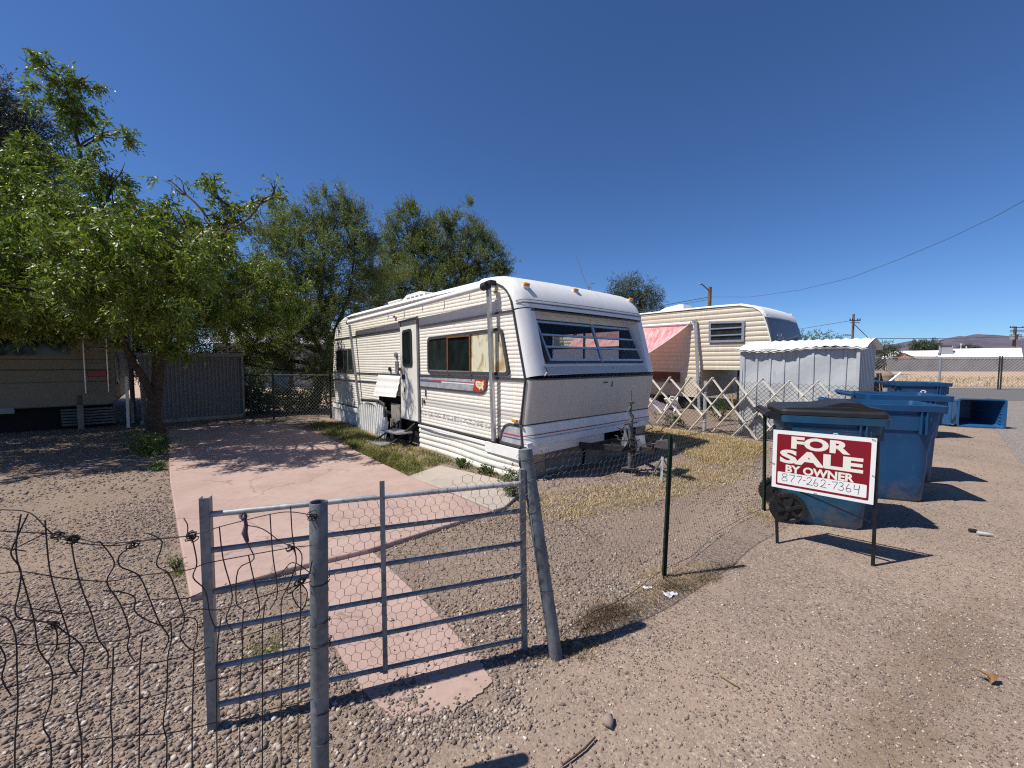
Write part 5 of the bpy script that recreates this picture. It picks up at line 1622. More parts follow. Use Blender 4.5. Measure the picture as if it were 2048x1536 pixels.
# ------------------------------------------------------------------ metal shed
FO = gp(1410, 865)
shO = onplane(1478, 880, FO + VV * .22, VV); shO.z = 0
q = loc2(shO, FO)
sh = thing('metal_shed', 'pale grey ribbed metal shed with crumpled white roof sheet behind the lattice', 'shed', shO, TH)
SHh = 1.86
SWd = 2.0
q = loc2(onplane(1710, 880, shO, VV), shO); SL = -q.y
q = loc2(onplane(1743, 800, shO - UU * SL, UU), shO); SWd = max(1.2, min(2.6, q.x))
print('SHED', SL, SWd, shO)
mb = MB()
# front panel runs along -y (local), with standing ribs
rows = []
prof = []
for k_ in range(8):
    y0 = -SL * k_ / 8
    prof += [(0, y0), (0, y0 - .03), (-.022, y0 - .035), (-.022, y0 - .075), (0, y0 - .08)]
prof.append((0, -SL))
dn = lambda y, z: .018 * math.sin(y * 5 + z * 3) * math.sin(z * 4 + 1) * (1 if 0.3 < z < 1.7 else .3)
for j in range(13):
    z = SHh * j / 12 * .985 + .0
    rows.append([(x + dn(y, z), y, z) for x, y in prof])
mb.grid(rows)
rows = []
prof2 = []
for k_ in range(10):
    x0 = SWd * k_ / 10
    prof2 += [(x0, 0), (x0 + .06, 0), (x0 + .07, -.03), (x0 + .12, -.03), (x0 + .13, 0)]
for j in range(5): rows.append([(x, -SL + y, (SHh + .12 * math.sin(PI * x / SWd)) * j / 4) for x, y in prof2])
mb.grid(rows); mb.box2((.0, -.02, 0), (SWd, .0, SHh)); mb.box2((SWd - .02, -SL, 0), (SWd, 0, SHh))
mb.build('wall', M['shed'], sh)
mb = MB()
for y0 in (-.01, -SL + .005):
    mb = MB(); mb.box((-.01, y0, SHh / 2), (.05, .05, SHh)); mb.build('corner_post', M['shed'], sh)
mb = MB(); rows = []
for j in range(9):
    x = -.10 + (SWd + .2) * j / 8
    zz = SHh + .0 + .17 * (1 - abs(x - SWd / 2) / (SWd / 2 + .1))
    rows.append([(x + .02 * math.sin(y * 9) * (j == 0), y, zz + .012 * math.sin(y * 42) + (.035 * math.sin(y * 3.1) - .02) * (j == 0)) for y in np.linspace(.10, -SL - .12, 60)])
mb.grid(rows); rows = [[(p[0], p[1], p[2] - .03) for p in r] for r in rows]; mb.grid(rows)
mb.tube([(-.06, .08, SHh - .02), (-.055, -SL - .1, SHh - .02)], .02, 5)
mb.build('roof_sheet', M['shed_roof'], sh, smooth=50)

# ------------------------------------------------------------------ chain link fence with its lattice


def mesh_wires(mb, O, D, L, z0, z1, s, r, mat=0, wob=.004):
    O = Vector(O); D = Vector(D).normalized(); h = z1 - z0; nrm = Vector((D.y, -D.x, 0))
    n = int((L + h) / s)
    for sg in (1, -1):
        for i in range(n + 1):
            a = i * s
            # line s + sg*(z-z0) = const
            pts = []
            if sg == 1:
                sa, za = a, z0; sb, zb = a - h, z1
            else:
                sa, za = a - h, z0; sb, zb = a, z1
            t0, t1 = 0, 1
            ds = sb - sa
            lo, hi = (0 - sa) / ds, (L - sa) / ds
            if lo > hi: lo, hi = hi, lo
            t0 = max(0, lo); t1 = min(1, hi)
            if t1 - t0 < .02: continue
            P = []
            for k in range(4):
                t = t0 + (t1 - t0) * k / 3
                P.append(O + D * (sa + ds * t) + Vector((0, 0, za + (zb - za) * t)) + nrm * (sg * .003 + random.uniform(-wob, wob)))
            mb.tube(P, r, 3, False, mat)


cf = thing('chain_link_fence', 'low chain link fence with grey post running in front of the metal shed', 'chain link fence', FO)
mb = MB(); st0 = FO + UU * 2.2
mesh_wires(mb, st0, -UU, 5.3, .03, 1.17, .088, .0034); mb.build('wire_mesh', M['wire_galv'], cf, world=True)
mb = MB(); mb.tube([FO + VV * -.04, FO + VV * -.04 + Vector((0, 0, 1.16))], .037, 12)
for z_ in (.25, .5, .9): mb.tube([FO + VV * -.04 + Vector((math.cos(a) * .042, math.sin(a) * .042, z_)) for a in [2 * PI * i / 10 for i in range(10)]], .006, 4, closed=True)
mb.build('post', M['galv_light'], cf, smooth=50, world=True)
mb = MB(); q = FO - UU * 2.95; mb.tube([q, q + Vector((0, 0, 1.15))], .035, 10); mb.build('post', M['galv_light'], cf, smooth=50, world=True); mb = MB(); q = FO + UU * 2.2; mb.tube([q, q + Vector((0, 0, 1.15))], .035, 10); mb.build('post', M['galv_light'], cf, smooth=50, world=True)

lt = thing('lattice_trellis', 'sagging white expanding lattice of crossed slats hung along the chain link fence', 'lattice', FO + VV * -.10)
Z2 = lambda x, y: (1260 + x / 3.793, 560 + y / 3.793)


def slat(a, b, off, w=.08):
    pa = onplane(*Z2(*a), FO + VV * off, VV); pb = onplane(*Z2(*b), FO + VV * off, VV)
    mb = MB(); mb.bar(pa, pb, .014, w, up=VV); mb.build('slat', M['lattice'], lt, world=True)


for a, b in (((110, 1010), (305, 735)), ((205, 1085), (463, 735)), ((290, 1145), (628, 738)), ((450, 1140), (800, 742)), ((625, 1150), (1010, 742)), ((770, 1190), (1212, 762)), ((950, 1232), (1432, 762))): slat(a, b, -.085)
for a, b in (((160, 745), (385, 1025)), ((120, 870), (240, 1010)), ((298, 738), (550, 1025)), ((458, 738), (690, 1035)), ((622, 740), (960, 1210)), ((795, 745), (1075, 1130)), ((1000, 745), (1170, 955)), ((1205, 762), (1375, 945)), ((1428, 764), (1525, 875))): slat(a, b, -.068)

# ------------------------------------------------------------------ things behind / right of the shed
b_ = gp(1678, 830)
mb = MB(); mb.lathe([(.07, 0), (.09, .62), (.10, .64), (.085, .62)], (0, 0, .55), 'z', 14); mb.tube([(0, 0, 0), (0, 0, .56)], .03, 8); o = mb.build('grey_bucket', M['alu_dull'], None, smooth=40); o.location = b_; tag(o, 'grey metal bucket stuck on a stake by the right end of the chain link fence', 'bucket')
wr = gp(1762, 815)
mb = MB(); mb.lathe([(.0, 0), (.26, 0), (.30, .3), (.28, .75), (.27, .92), (.18, 1.01), (.0, 1.04)], (0, 0, 0), 'z', 18); o = mb.build('reed_roll', M['mesh_roll'], None, smooth=40); o.location = gp(1762, 822) * 1.0; o.scale = (1.0, 1.0, 1.25)
tag(o, 'upright roll of dry brown fencing standing at the right corner of the shed', 'fencing roll')
fr = thing('folding_frame', 'dark folded frame with torn woven cover against the shed side', 'folding frame', gp(1754, 836), TH); fr.scale = (1, 1, 1.2)
mb = MB()
for i, (x, dx) in enumerate(((-.25, .15), (.25, -.15), (.05, .22))): mb.tube([(x, -.1 * i, 0), (x + dx, -.05 * i, .62), (x + dx * .6, 0, 1.05)], .018, 6)
mb.build('leg', M['steel_dark'], fr)
mb = MB(); rows = [[(x, .06 + .05 * math.sin(x * 8 + z * 5), z + .05 * math.sin(x * 6)) for x in np.linspace(-.4, .4, 12)] for z in np.linspace(.25, 1.0, 8)]; mb.grid(rows); mb.build('woven_cover', M['dark_weave'], fr, smooth=60)
pa = atdepth(1770, 770, 9.3); pb = atdepth(1801, 746, 9.6)
mb = MB(); mb.tube([Vector((pa.x - .25, pa.y, 0)), pa.lerp(pb, .3), pb], .026, 9); o = mb.build('white_pipe', M['white'], None, smooth=50); tag(o, 'white plastic pipe leaning up past the roll of fencing', 'pipe')


# ------------------------------------------------------------------ wheelie bins
def rrect(x0, x1, hw, z, r=.07, n=4):
    pts = rpoly([(x0, -hw), (x1, -hw), (x1, hw), (x0, hw)], r, n)
    return [(p[0], p[1], z) for p in pts]


def make_bin(label, loc, rz, mat, lid=False, s=1.0, emblem=0):
    t = thing('wheeled_bin', label, 'wheeled bin', loc, rz, 'blue wheeled bins along the road')
    S_ = lambda rows: [[(p[0] * s, p[1] * s, p[2] * s) for p in r] for r in rows]
    mb = MB()
    lv = [(-.25, .27, .245, .0, .07), (-.28, .30, .26, .03, .09), (-.31, .312, .27, .22, .10), (-.335, .322, .28, .48, .11), (-.345, .322, .287, .64, .11), (-.355, .345, .293, .72, .10), (-.365, .37, .302, .82, .08), (-.375, .385, .312, 1.0, .06), (-.375, .385, .312, 1.005, .06), (-.41, .425, .345, 1.01, .06), (-.415, .43, .35, 1.075, .06), (-.385, .395, .32, 1.078, .05)]
    inner = [(-.365, .375, .302, 1.0, .05), (-.32, .305, .265, .5, .06), (-.26, .26, .235, .05, .05)]
    rows = [rrect(a, b, h, z, r) for a, b, h, z, r in lv + inner]
    rows = [r + [r[0]] for r in rows]
    mb.grid(S_(rows))
    nb = len(rows[0]) - 1
    mb.add([(p[0] * s, p[1] * s, p[2] * s) for p in rows[0][:-1]], [tuple(range(nb))[::-1]]); mb.add([(p[0] * s, p[1] * s, p[2] * s) for p in rows[-1][:-1]], [tuple(range(nb))])
    for sy in (-1, 1):
        # raised side panel and ribs under the rim
        mb.prism(rpoly([(-.30, .80), (.27, .80), (.30, .97), (-.33, .97)], .05), lambda a, b, q_: (a * s, sy * (.292 + (b - .74) * .07 + q_) * s, b * s), 0, .016)
        for x in (.20, .245): mb.box((x * s, sy * .318 * s, .885 * s), (.012 * s, .05 * s, .24 * s))
    for y in (-.24, -.16, -.08, 0, .08, .16, .24): mb.box((.382 * s, y * s, .93 * s), (.05 * s, .014 * s, .14 * s))
    mb.build('body', mat, t, smooth=35)
    mb = MB()
    for sy in (-1, 1):
        mb.prism([(-.40, 1.01), (-.40, 1.075), (-.53, 1.10), (-.56, 1.07), (-.52, 1.03)], lambda a, b, q_: (a * s, (sy * .27 + q_) * s, b * s), -.018, .018)
    mb.tube([(-.535 * s, -.30 * s, 1.07 * s), (-.535 * s, .30 * s, 1.07 * s)], .018 * s, 10)
    mb.build('handle', mat if not lid else M['lid_black'], t, smooth=40)
    for sy in (-1, 1):
        mb = MB(); wx, wz, wr_ = -.33 * s, .15 * s, .15 * s
        mb.lathe([(.02, -.022), (wr_ * .72, -.018), (wr_ * .78, -.028), (wr_ * .97, -.028), (wr_, -.018), (wr_, .018), (wr_ * .97, .028), (.02, .028)], (wx, sy * .285 * s, wz), 'y', 28)
        for k_ in range(6):
            a = 2 * PI * k_ / 6 + .3
            c_, s2 = math.cos(a), math.sin(a)
            mb.bar((wx + c_ * .02, sy * .315 * s, wz + s2 * .02), (wx + c_ * wr_ * .75, sy * .312 * s, wz + s2 * wr_ * .75), .03, .016, up=(0, 1, 0))
        for k_ in range(28):
            a = 2 * PI * k_ / 28
            mb.box((wx + math.cos(a) * wr_, sy * .285 * s, wz + math.sin(a) * wr_), (.012, .056, .016), Matrix.Rotation(-a, 3, 'Y'))
        mb.lathe([(0, .045), (.022, .04), (.028, .0)], (wx, sy * .285 * s, wz), 'y', 12) if sy > 0 else mb.lathe([(0, -.05), (.025, -.045), (.032, -.02)], (wx, sy * .285 * s, wz), 'y', 12)
        mb.build('wheel', M['tyre'], t, smooth=35)
    if lid:
        mb = MB()
        rows = [rrect(-.425 * s, .415 * s, .345 * s, 1.082 * s, .06 * s), rrect(-.43 * s, .415 * s, .345 * s, 1.115 * s, .06 * s), rrect(-.42 * s, .40 * s, .325 * s, 1.135 * s, .06 * s)]
        rows = [r + [r[0]] for r in rows]; mb.grid(rows); n_ = len(rows[-1]) - 1; mb.add(rows[-1][:-1], [tuple(range(n_))])
        # raised wedge toward the front with a lifted handle lip
        pr = [(-.36, 1.133), (-.05, 1.165), (.10, 1.205), (.23, 1.205), (.30, 1.165), (.42, 1.150), (.42, 1.142), (.30, 1.133)]
        mb.prism([(a * s, b * s) for a, b in pr], lambda a, b, q_: (a, q_, b), -.235 * s, .235 * s)
        mb.prism([(a * s, b * s) for a, b in ((-.42, 1.133), (-.36, 1.145), (.0, 1.165), (.15, 1.165), (.36, 1.135))], lambda a, b, q_: (a, q_, b), -.30 * s, .30 * s)
        mb.tube([(-.50 * s, -.29 * s, 1.09 * s), (-.50 * s, .29 * s, 1.09 * s)], .022 * s, 8)
        for k_ in range(4): mb.box(((.24 + .018 * k_) * s, 0, (1.204 - .011 * k_) * s), (.006, .3 * s, .008))
        mb.build('lid', M['lid_black'], t, smooth=30)
    if emblem:
        mb = MB(); ex, ez, es = emblem
        y_ = -(.292 + (ez - .74) * .07 + .019) * s
        for k_ in range(3):
            a = R(90 + 120 * k_)
            c_ = Vector((ex * s + math.cos(a) * .03 * es, y_, ez * s + math.sin(a) * .028 * es))
            mb.bar(c_ + Vector((-.022 * es * math.sin(a + .5), 0, .022 * es * math.cos(a + .5))), c_ + Vector((.022 * es * math.sin(a - .5), 0, -.022 * es * math.cos(a - .5))), .014 * es, .002, up=(0, 1, 0))
        mb.build('emblem', M['white'], t)
    return t


BRZ = R(-22)


def binloc(px, py, s):
    c = gp(px, py); v = Vector((.29 * s, -.25 * s, 0)); v.rotate(Matrix.Rotation(BRZ, 3, 'Z')); p = c - v; p.z = 0
    return p


make_bin('teal blue wheeled bin with closed black lid, standing right behind the for sale sign', binloc(1727, 1062, 1.0), BRZ, M['bin_teal'], True, 1.0, (.02, .905, .8))
make_bin('open blue wheeled bin standing next behind the black lidded bin', binloc(1846, 1006, 1.03), BRZ, M['bin_blue'], False, 1.03, (-.27, .86, .7))
make_bin('open blue wheeled bin third along the row, with only rim and right side showing', binloc(1862, 966, 1.07), BRZ, M['bin_blue'], False, 1.07)
make_bin('open blue wheeled bin with white emblem, last standing one of the row', binloc(1876, 877, 1.07), BRZ, M['bin_blue'], False, 1.07, (.0, .90, 1.6))
tbn = make_bin('blue wheeled bin lying on its side with its dark open mouth facing the road', gp(1900, 845), 0, M['bin_blue2'], False, 1.0)
mb = MB(); rows = [[(-.53 - .10 * math.sin(f * 1.6) - .25 * f, y, 1.08 - .42 * f - .05 * math.sin(f * 3)) for y in np.linspace(-.31, .31, 9)] for f in np.linspace(0, 1.3, 10)]
mb.grid(rows); mb.build('lid', M['bin_blue2'], tbn, smooth=50)
dd = Vector((-.42, -.91, 0)).normalized(); ee = Vector((-dd.y, dd.x, 0)); ee = Vector((.91, -.42, 0)).normalized()
Mx = Matrix((ee, dd.cross(ee), dd)).transposed()
mouth = gp(1961, 856); mouth.z = .35
tbn.rotation_mode = 'QUATERNION'; tbn.rotation_quaternion = Mx.to_quaternion(); tbn.location = mouth - dd * 1.075

# ------------------------------------------------------------------ for sale sign
SA, SB = gp(1555, 1088), gp(1746, 1133)
e = (SB - SA).normalized(); sn = Vector((e.y, -e.x, 0))
if sn.y > 0: sn = -sn
sg = thing('for_sale_sign', 'maroon and white for sale by owner sign on a black stake frame', 'sign', SA)
pf = lambda px, py, off=0.0: onplane(px, py, SA + sn * off, sn)
tl_, tr_ = pf(1549, 856), pf(1757, 873)
mb = MB()
for (b0_, t0_, px) in ((SA, pf(1548, 850), 0), (SB, pf(1757, 869), 0)):
    mb.bar(b0_ - sn * .012 + Vector((0, 0, -.05)), t0_ - sn * .012, .024, .004, up=sn); mb.bar(b0_ - sn * .022 + Vector((0, 0, -.05)), t0_ - sn * .022, .004, .022, up=sn)
mb.bar(pf(1548, 852) - sn * .014, pf(1757, 871) - sn * .014, .004, .022, up=sn)
mb.bar(pf(1600, 985) - sn * .02, pf(1742, 1046) - sn * .02, .005, .026, up=sn)
mb.build('stake_frame', M['blackmetal'], sg, world=True)
cTL, cTR, cBR, cBL = pf(1547, 859, .006), pf(1754.5, 877, .006), pf(1746.5, 1010, .006), pf(1543, 972.5, .006)


def SP(a, b, lift=0.0):
    p = (cTL * (1 - a) + cTR * a) * (1 - b) + (cBL * (1 - a) + cBR * a) * b
    return p + sn * lift


mb = MB()
mb.prism([(0, 0), (1, 0), (1, 1), (0, 1)], lambda a, b, t: SP(a, b, t), -.004, 0)


def flat(poly, lift, mat):
    mb.add([SP(a, b, lift) for a, b in poly], [tuple(range(len(poly)))], mat)


flat(rpoly([(.045, .065), (.955, .065), (.955, .95), (.045, .95)], .02, 3), .0008, 1)
flat(rpoly([(.062, .715), (.935, .715), (.935, .915), (.062, .915)], .015, 3), .0016, 0)


def letters(txt, a0, a1, b0_, b1_, off, lift=.0016, mat=2):
    v_, f_, (x0, y0, x1, y1) = text_mesh(txt, 1.0, off)
    mb.add([SP(a0 + (x - x0) / (x1 - x0) * (a1 - a0), b1_ + (y - y0) / (y1 - y0) * (b0_ - b1_), lift) for x, y in v_], f_, mat)


letters('FOR', .195, .775, .085, .295, .045)
letters('SALE', .08, .895, .32, .555, .045)
letters('BY OWNER', .145, .82, .578, .712, .04)
DG = {'8': [(.5, .55), (.2, .7), (.25, .92), (.55, 1), (.85, .88), (.75, .68), (.45, .52), (.15, .3), (.2, .06), (.5, 0), (.85, .1), (.85, .35), (.5, .55)],
      '7': [(.05, .92), (.4, .95), (.95, .95), (.75, .6), (.5, .3), (.4, 0)],
      '-': [(.1, .5), (.9, .52)],
      '2': [(.08, .8), (.3, .98), (.65, .95), (.75, .7), (.45, .3), (.05, .05), (.5, .06), (1, .0)],
      '6': [(.55, 1), (.25, .65), (.1, .3), (.25, .03), (.65, .02), (.85, .25), (.6, .45), (.15, .35)],
      '3': [(.1, .92), (.5, 1), (.8, .85), (.6, .6), (.35, .55), (.75, .48), (.85, .2), (.5, 0), (.05, .1)],
      '4': [(.2, 1), (.1, .5), (.45, .45), (.8, .55), (.85, 1), (.8, .5), (.7, -.2)]}
num = '877-262-7364'
cxs = [.10, .185, .262, .33, .365, .435, .505, .575, .615, .675, .745, .815]; wds = [.075, .062, .06, .03, .066, .055, .062, .03, .055, .06, .06, .065]
for ch, cx_, wd in zip(num, cxs, wds):
    P = DG[ch]; q = []
    for i in range(len(P) - 1):
        for k_ in range(5):
            t = k_ / 5; p0 = P[max(i - 1, 0)]; p1 = P[i]; p2 = P[i + 1]; p3 = P[min(i + 2, len(P) - 1)]
            q.append(tuple(.5 * ((2 * p1[c]) + (-p0[c] + p2[c]) * t + (2 * p0[c] - 5 * p1[c] + 4 * p2[c] - p3[c]) * t * t + (-p0[c] + 3 * p1[c] - 3 * p2[c] + p3[c]) * t ** 3) for c in (0, 1)))
    q.append(P[-1])
    hgt = .125; sl_ = .0
    pts = [(cx_ + x * wd, .865 - y * hgt + .0) for x, y in q]
    wln = .0042
    L_, R_ = [], []
    for i, p in enumerate(pts):
        a = pts[max(i - 1, 0)]; b = pts[min(i + 1, len(pts) - 1)]
        d = Vector(((b[0] - a[0]) * 1.55, b[1] - a[1])); d = d.normalized() if d.length > 1e-9 else Vector((1, 0))
        n_ = Vector((-d.y / 1.55, d.x)) * wln
        L_.append(SP(p[0] + n_.x, p[1] + n_.y, .0023)); R_.append(SP(p[0] - n_.x, p[1] - n_.y, .0023))
    mb.grid([L_, R_], 3)
mb.build('panel', [M['sign_white'], M['sign_red'], M['sign_cream'], M['ink']], sg, world=True)
mb = MB()
for a, b in ((.01, .585), (.99, .56), (.97, .02), (.46, .985)): mb.tube([SP(a - .02, b, -.02), SP(a - .012, b, .005), SP(a + .012, b + .004, .006), SP(a + .02, b, -.02)], .0025, 5)
mb.build('cable_tie', M['black'], sg, world=True)

# ------------------------------------------------------------------ gate
G0, G1 = gp(428, 1458), gp(1048, 1300)
gd = (G1 - G0).normalized(); gn = Vector((gd.y, -gd.x, 0))
if gn.y > 0: gn = -gn
gate = thing('metal_gate', 'grey galvanized farm gate with six rails and hexagonal wire netting across the walk', 'gate', G0)
gpf = lambda px, py, off=0.0: onplane(px, py, G0 + gn * off, gn)
mb = MB()
a, b = gpf(411, 994), gpf(428, 1456)
mb.bar(a + gn * .018, b + gn * .018, .036, .003, up=gn); mb.bar(a - gd * .017, b - gd * .017, .003, .036, up=gn); mb.bar(a + gd * .017, b + gd * .017, .003, .036, up=gn)
mb.bar(b, b + gd * .06 + Vector((0, 0, .002)), .04, .006)
mb.build('stile', M['galv'], gate, world=True)
mb = MB(); mb.bar(gpf(764, 962, .016), gpf(771, 1347, .016), .023, .006, up=gn); mb.build('stile', M['galv'], gate, world=True)
mb = MB(); mb.bar(gpf(1044, 938), gpf(1049, 1300), .028, .028, up=gn); mb.build('stile', M['galv'], gate, world=True)
for yl, yr, mt in ((1029, 966, 'galv_light'), (1101, 1021, 'galv'), (1184, 1086, 'galv'), (1261, 1149, 'galv'), (1336, 1211, 'galv'), (1413, 1277, 'galv')):
    mb = MB(); mb.tube([gpf(418, yl), gpf(730, (yl + yr) / 2 + random.uniform(-1, 1)), gpf(1044, yr)], .0115 if mt == 'galv' else .0125, 10)
    for xx in (764, 1030): mb.tube([gpf(xx + dx, yl + (yr - yl) * (xx - 418) / 626) + gn * .004 for dx in (-3, 3)], .0145, 10)
    mb.build('rail', M[mt], gate, smooth=50, world=True)
mb = MB()
for dx, dy in ((484, 1030), (488, 1034)): mb.tube([gpf(dx + 5 * math.cos(t_), dy + 7 * math.sin(t_), .014 + .012 * math.sin(t_)) for t_ in np.linspace(0, 6.2, 12)], .004, 5)
mb.tube([gpf(490, 1036, .02), gpf(492, 1050, .02), gpf(489, 1066, .022), gpf(495, 1084, .02)], [.006, .008, .012, .007], 6)
mb.build('rag_tie', M['ribbon'], gate, smooth=60, world=True)


def hexnet(mb, fn, L, z0, ztop, cell, r, mat=0, jit=.10):
    """fn(s,z)->3-D; pointy-top hexagons"""
    w_ = cell; e_ = w_ / math.sqrt(3); rh = 1.5 * e_
    nr = int((1.6 - z0) / rh); ncol = int(L / w_)
    J = {}

    def pt(i2, j, up):
        k = (i2, j, up)
        if k not in J:
            s = i2 * w_ / 2; z = z0 + j * rh + (e_ * .5 if up else 0)
            J[k] = (s + random.uniform(-jit, jit) * w_, z + random.uniform(-jit, jit) * w_)
        return J[k]
    for j in range(nr):
        o = j % 2
        line = []
        for i in range(2 * ncol + 2):
            q = pt(i, j, (i + o) % 2 == 1)
            if q[0] > L or q[1] > ztop(q[0]):
                if len(line) > 1: mb.tube([fn(*p) for p in line], r, 3, False, mat)
                line = []
                continue
            line.append(q)
        if len(line) > 1: mb.tube([fn(*p) for p in line], r, 3, False, mat)
        for i in range(2 * ncol + 2):
            if (i + o) % 2 == 1:
                a = pt(i, j, True); b = pt(i, j + 1, False)
                if max(a[0], b[0]) < L and max(a[1], b[1]) < ztop(a[0]): mb.tube([fn(*a), fn(*b)], r * 1.25, 3, False, mat)


PG = gpf(650, 1430); gs0 = (PG - G0).dot(gd); GL = (G1 - G0).length - gs0 + .03
zt = lambda s: .93 + .10 * math.exp(-((s - GL * .62) / .28) ** 2) + .03 * math.sin(s * 9) + (.06 * max(0, 1 - abs(s - GL * .92) / .15))
mb = MB()
hexnet(mb, lambda s, z: G0 + gd * (gs0 + s + .012 * math.sin(z * 9 + s * 4)) + Vector((0, 0, z + .01 * math.sin(s * 11))) + gn * (.03 + .015 * math.sin(s * 6 + z * 4) + .05 * max(0, z - .9)), GL, .015, zt, .046, .001)
mb.build('wire_netting', M['wire_galv'], gate, world=True)

# ------------------------------------------------------------------ netting fence on leaning post and steel posts
L0 = gp(1112, 1312); L1 = gp(1051, 898, 1.12); T1_, T2_ = gp(1328, 1155), gp(1528, 1021)
nf = thing('netting_fence', 'sagging hexagonal wire netting fence on a leaning grey pipe and green steel posts', 'wire fence', L0)
mb = MB(); mb.tube([L0 + (L0 - L1) * .06, L1], .036, 14); mb.build('leaning_post', M['galv_dark'], nf, smooth=50, world=True)


def tpost(base, top):
    mb = MB(); d = top - base
    mb.bar(base - d * .05, top, .034, .004, up=sn); mb.bar(base - d * .05 + sn * .012, top + sn * .012, .004, .026, up=sn)
    for i in range(16): mb.box(base.lerp(top, .15 + .05 * i) - sn * .004, (.012, .012, .016))
    mb.build('steel_post', M['tpost'], nf, world=True)


tpost(T1_, onplane(1342, 868, T1_, Vector((0, -1, 0)))); tpost(T2_, onplane(1530, 821, T2_, Vector((0, -1, 0))))
ln1 = (T1_ - L0).length; ln2 = (T2_ - T1_).length
d1 = (T1_ - L0).normalized(); d2 = (T2_ - T1_).normalized(); lean = (L1 - L0)


def nfn(s, z):
    if s < ln1:
        p = L0 + d1 * s; f = 1 - s / ln1; p = p + Vector((lean.x, lean.y, 0)) * (z / lean.z) * f
        nn = Vector((-d1.y, d1.x, 0))
    else:
        p = T1_ + d2 * (s - ln1); nn = Vector((-d2.y, d2.x, 0))
    return p + Vector((0, 0, z + .012 * math.sin(s * 7))) + nn * (.02 + .025 * math.sin(s * 3.2 + z * 3))


mb = MB(); hexnet(mb, nfn, ln1 + ln2, .0, lambda s: 1.03 + .03 * math.sin(s * 5) + .07 * max(0, 1 - s / .4), .043, .00095, jit=.07); mb.build('wire_netting', M['wire_galv'], nf, world=True)
mb = MB()
for z_, r_ in ((1.02, .0028), (.04, .002)): mb.tube([nfn(s_, z_ + .012 * math.sin(s_ * 6)) for s_ in np.linspace(0, ln1 + ln2, 60)], r_, 5)
mb.build('selvage_wire', M['wire'], nf, world=True)
mb = MB()
for i in range(10):
    a = nfn(random.uniform(-.02, .12), random.uniform(.85, 1.1)); b = a + Vector((random.uniform(-.12, .12), random.uniform(-.08, .08), random.uniform(-.06, .10))); limb(mb, a, b, .0015, .0012, 5, .35, sides=3)
for zz in (.35, .6, .8, .95, 1.05): mb.tube([L0.lerp(L1, zz / 1.12) + Vector((math.cos(t_) * .039, math.sin(t_) * .039, .02 * math.sin(t_ + zz * 9))) for t_ in np.linspace(0, 2 * PI, 12)], .0016, 3)
mb.build('loose_wire', M['wire_galv'], nf, world=True)

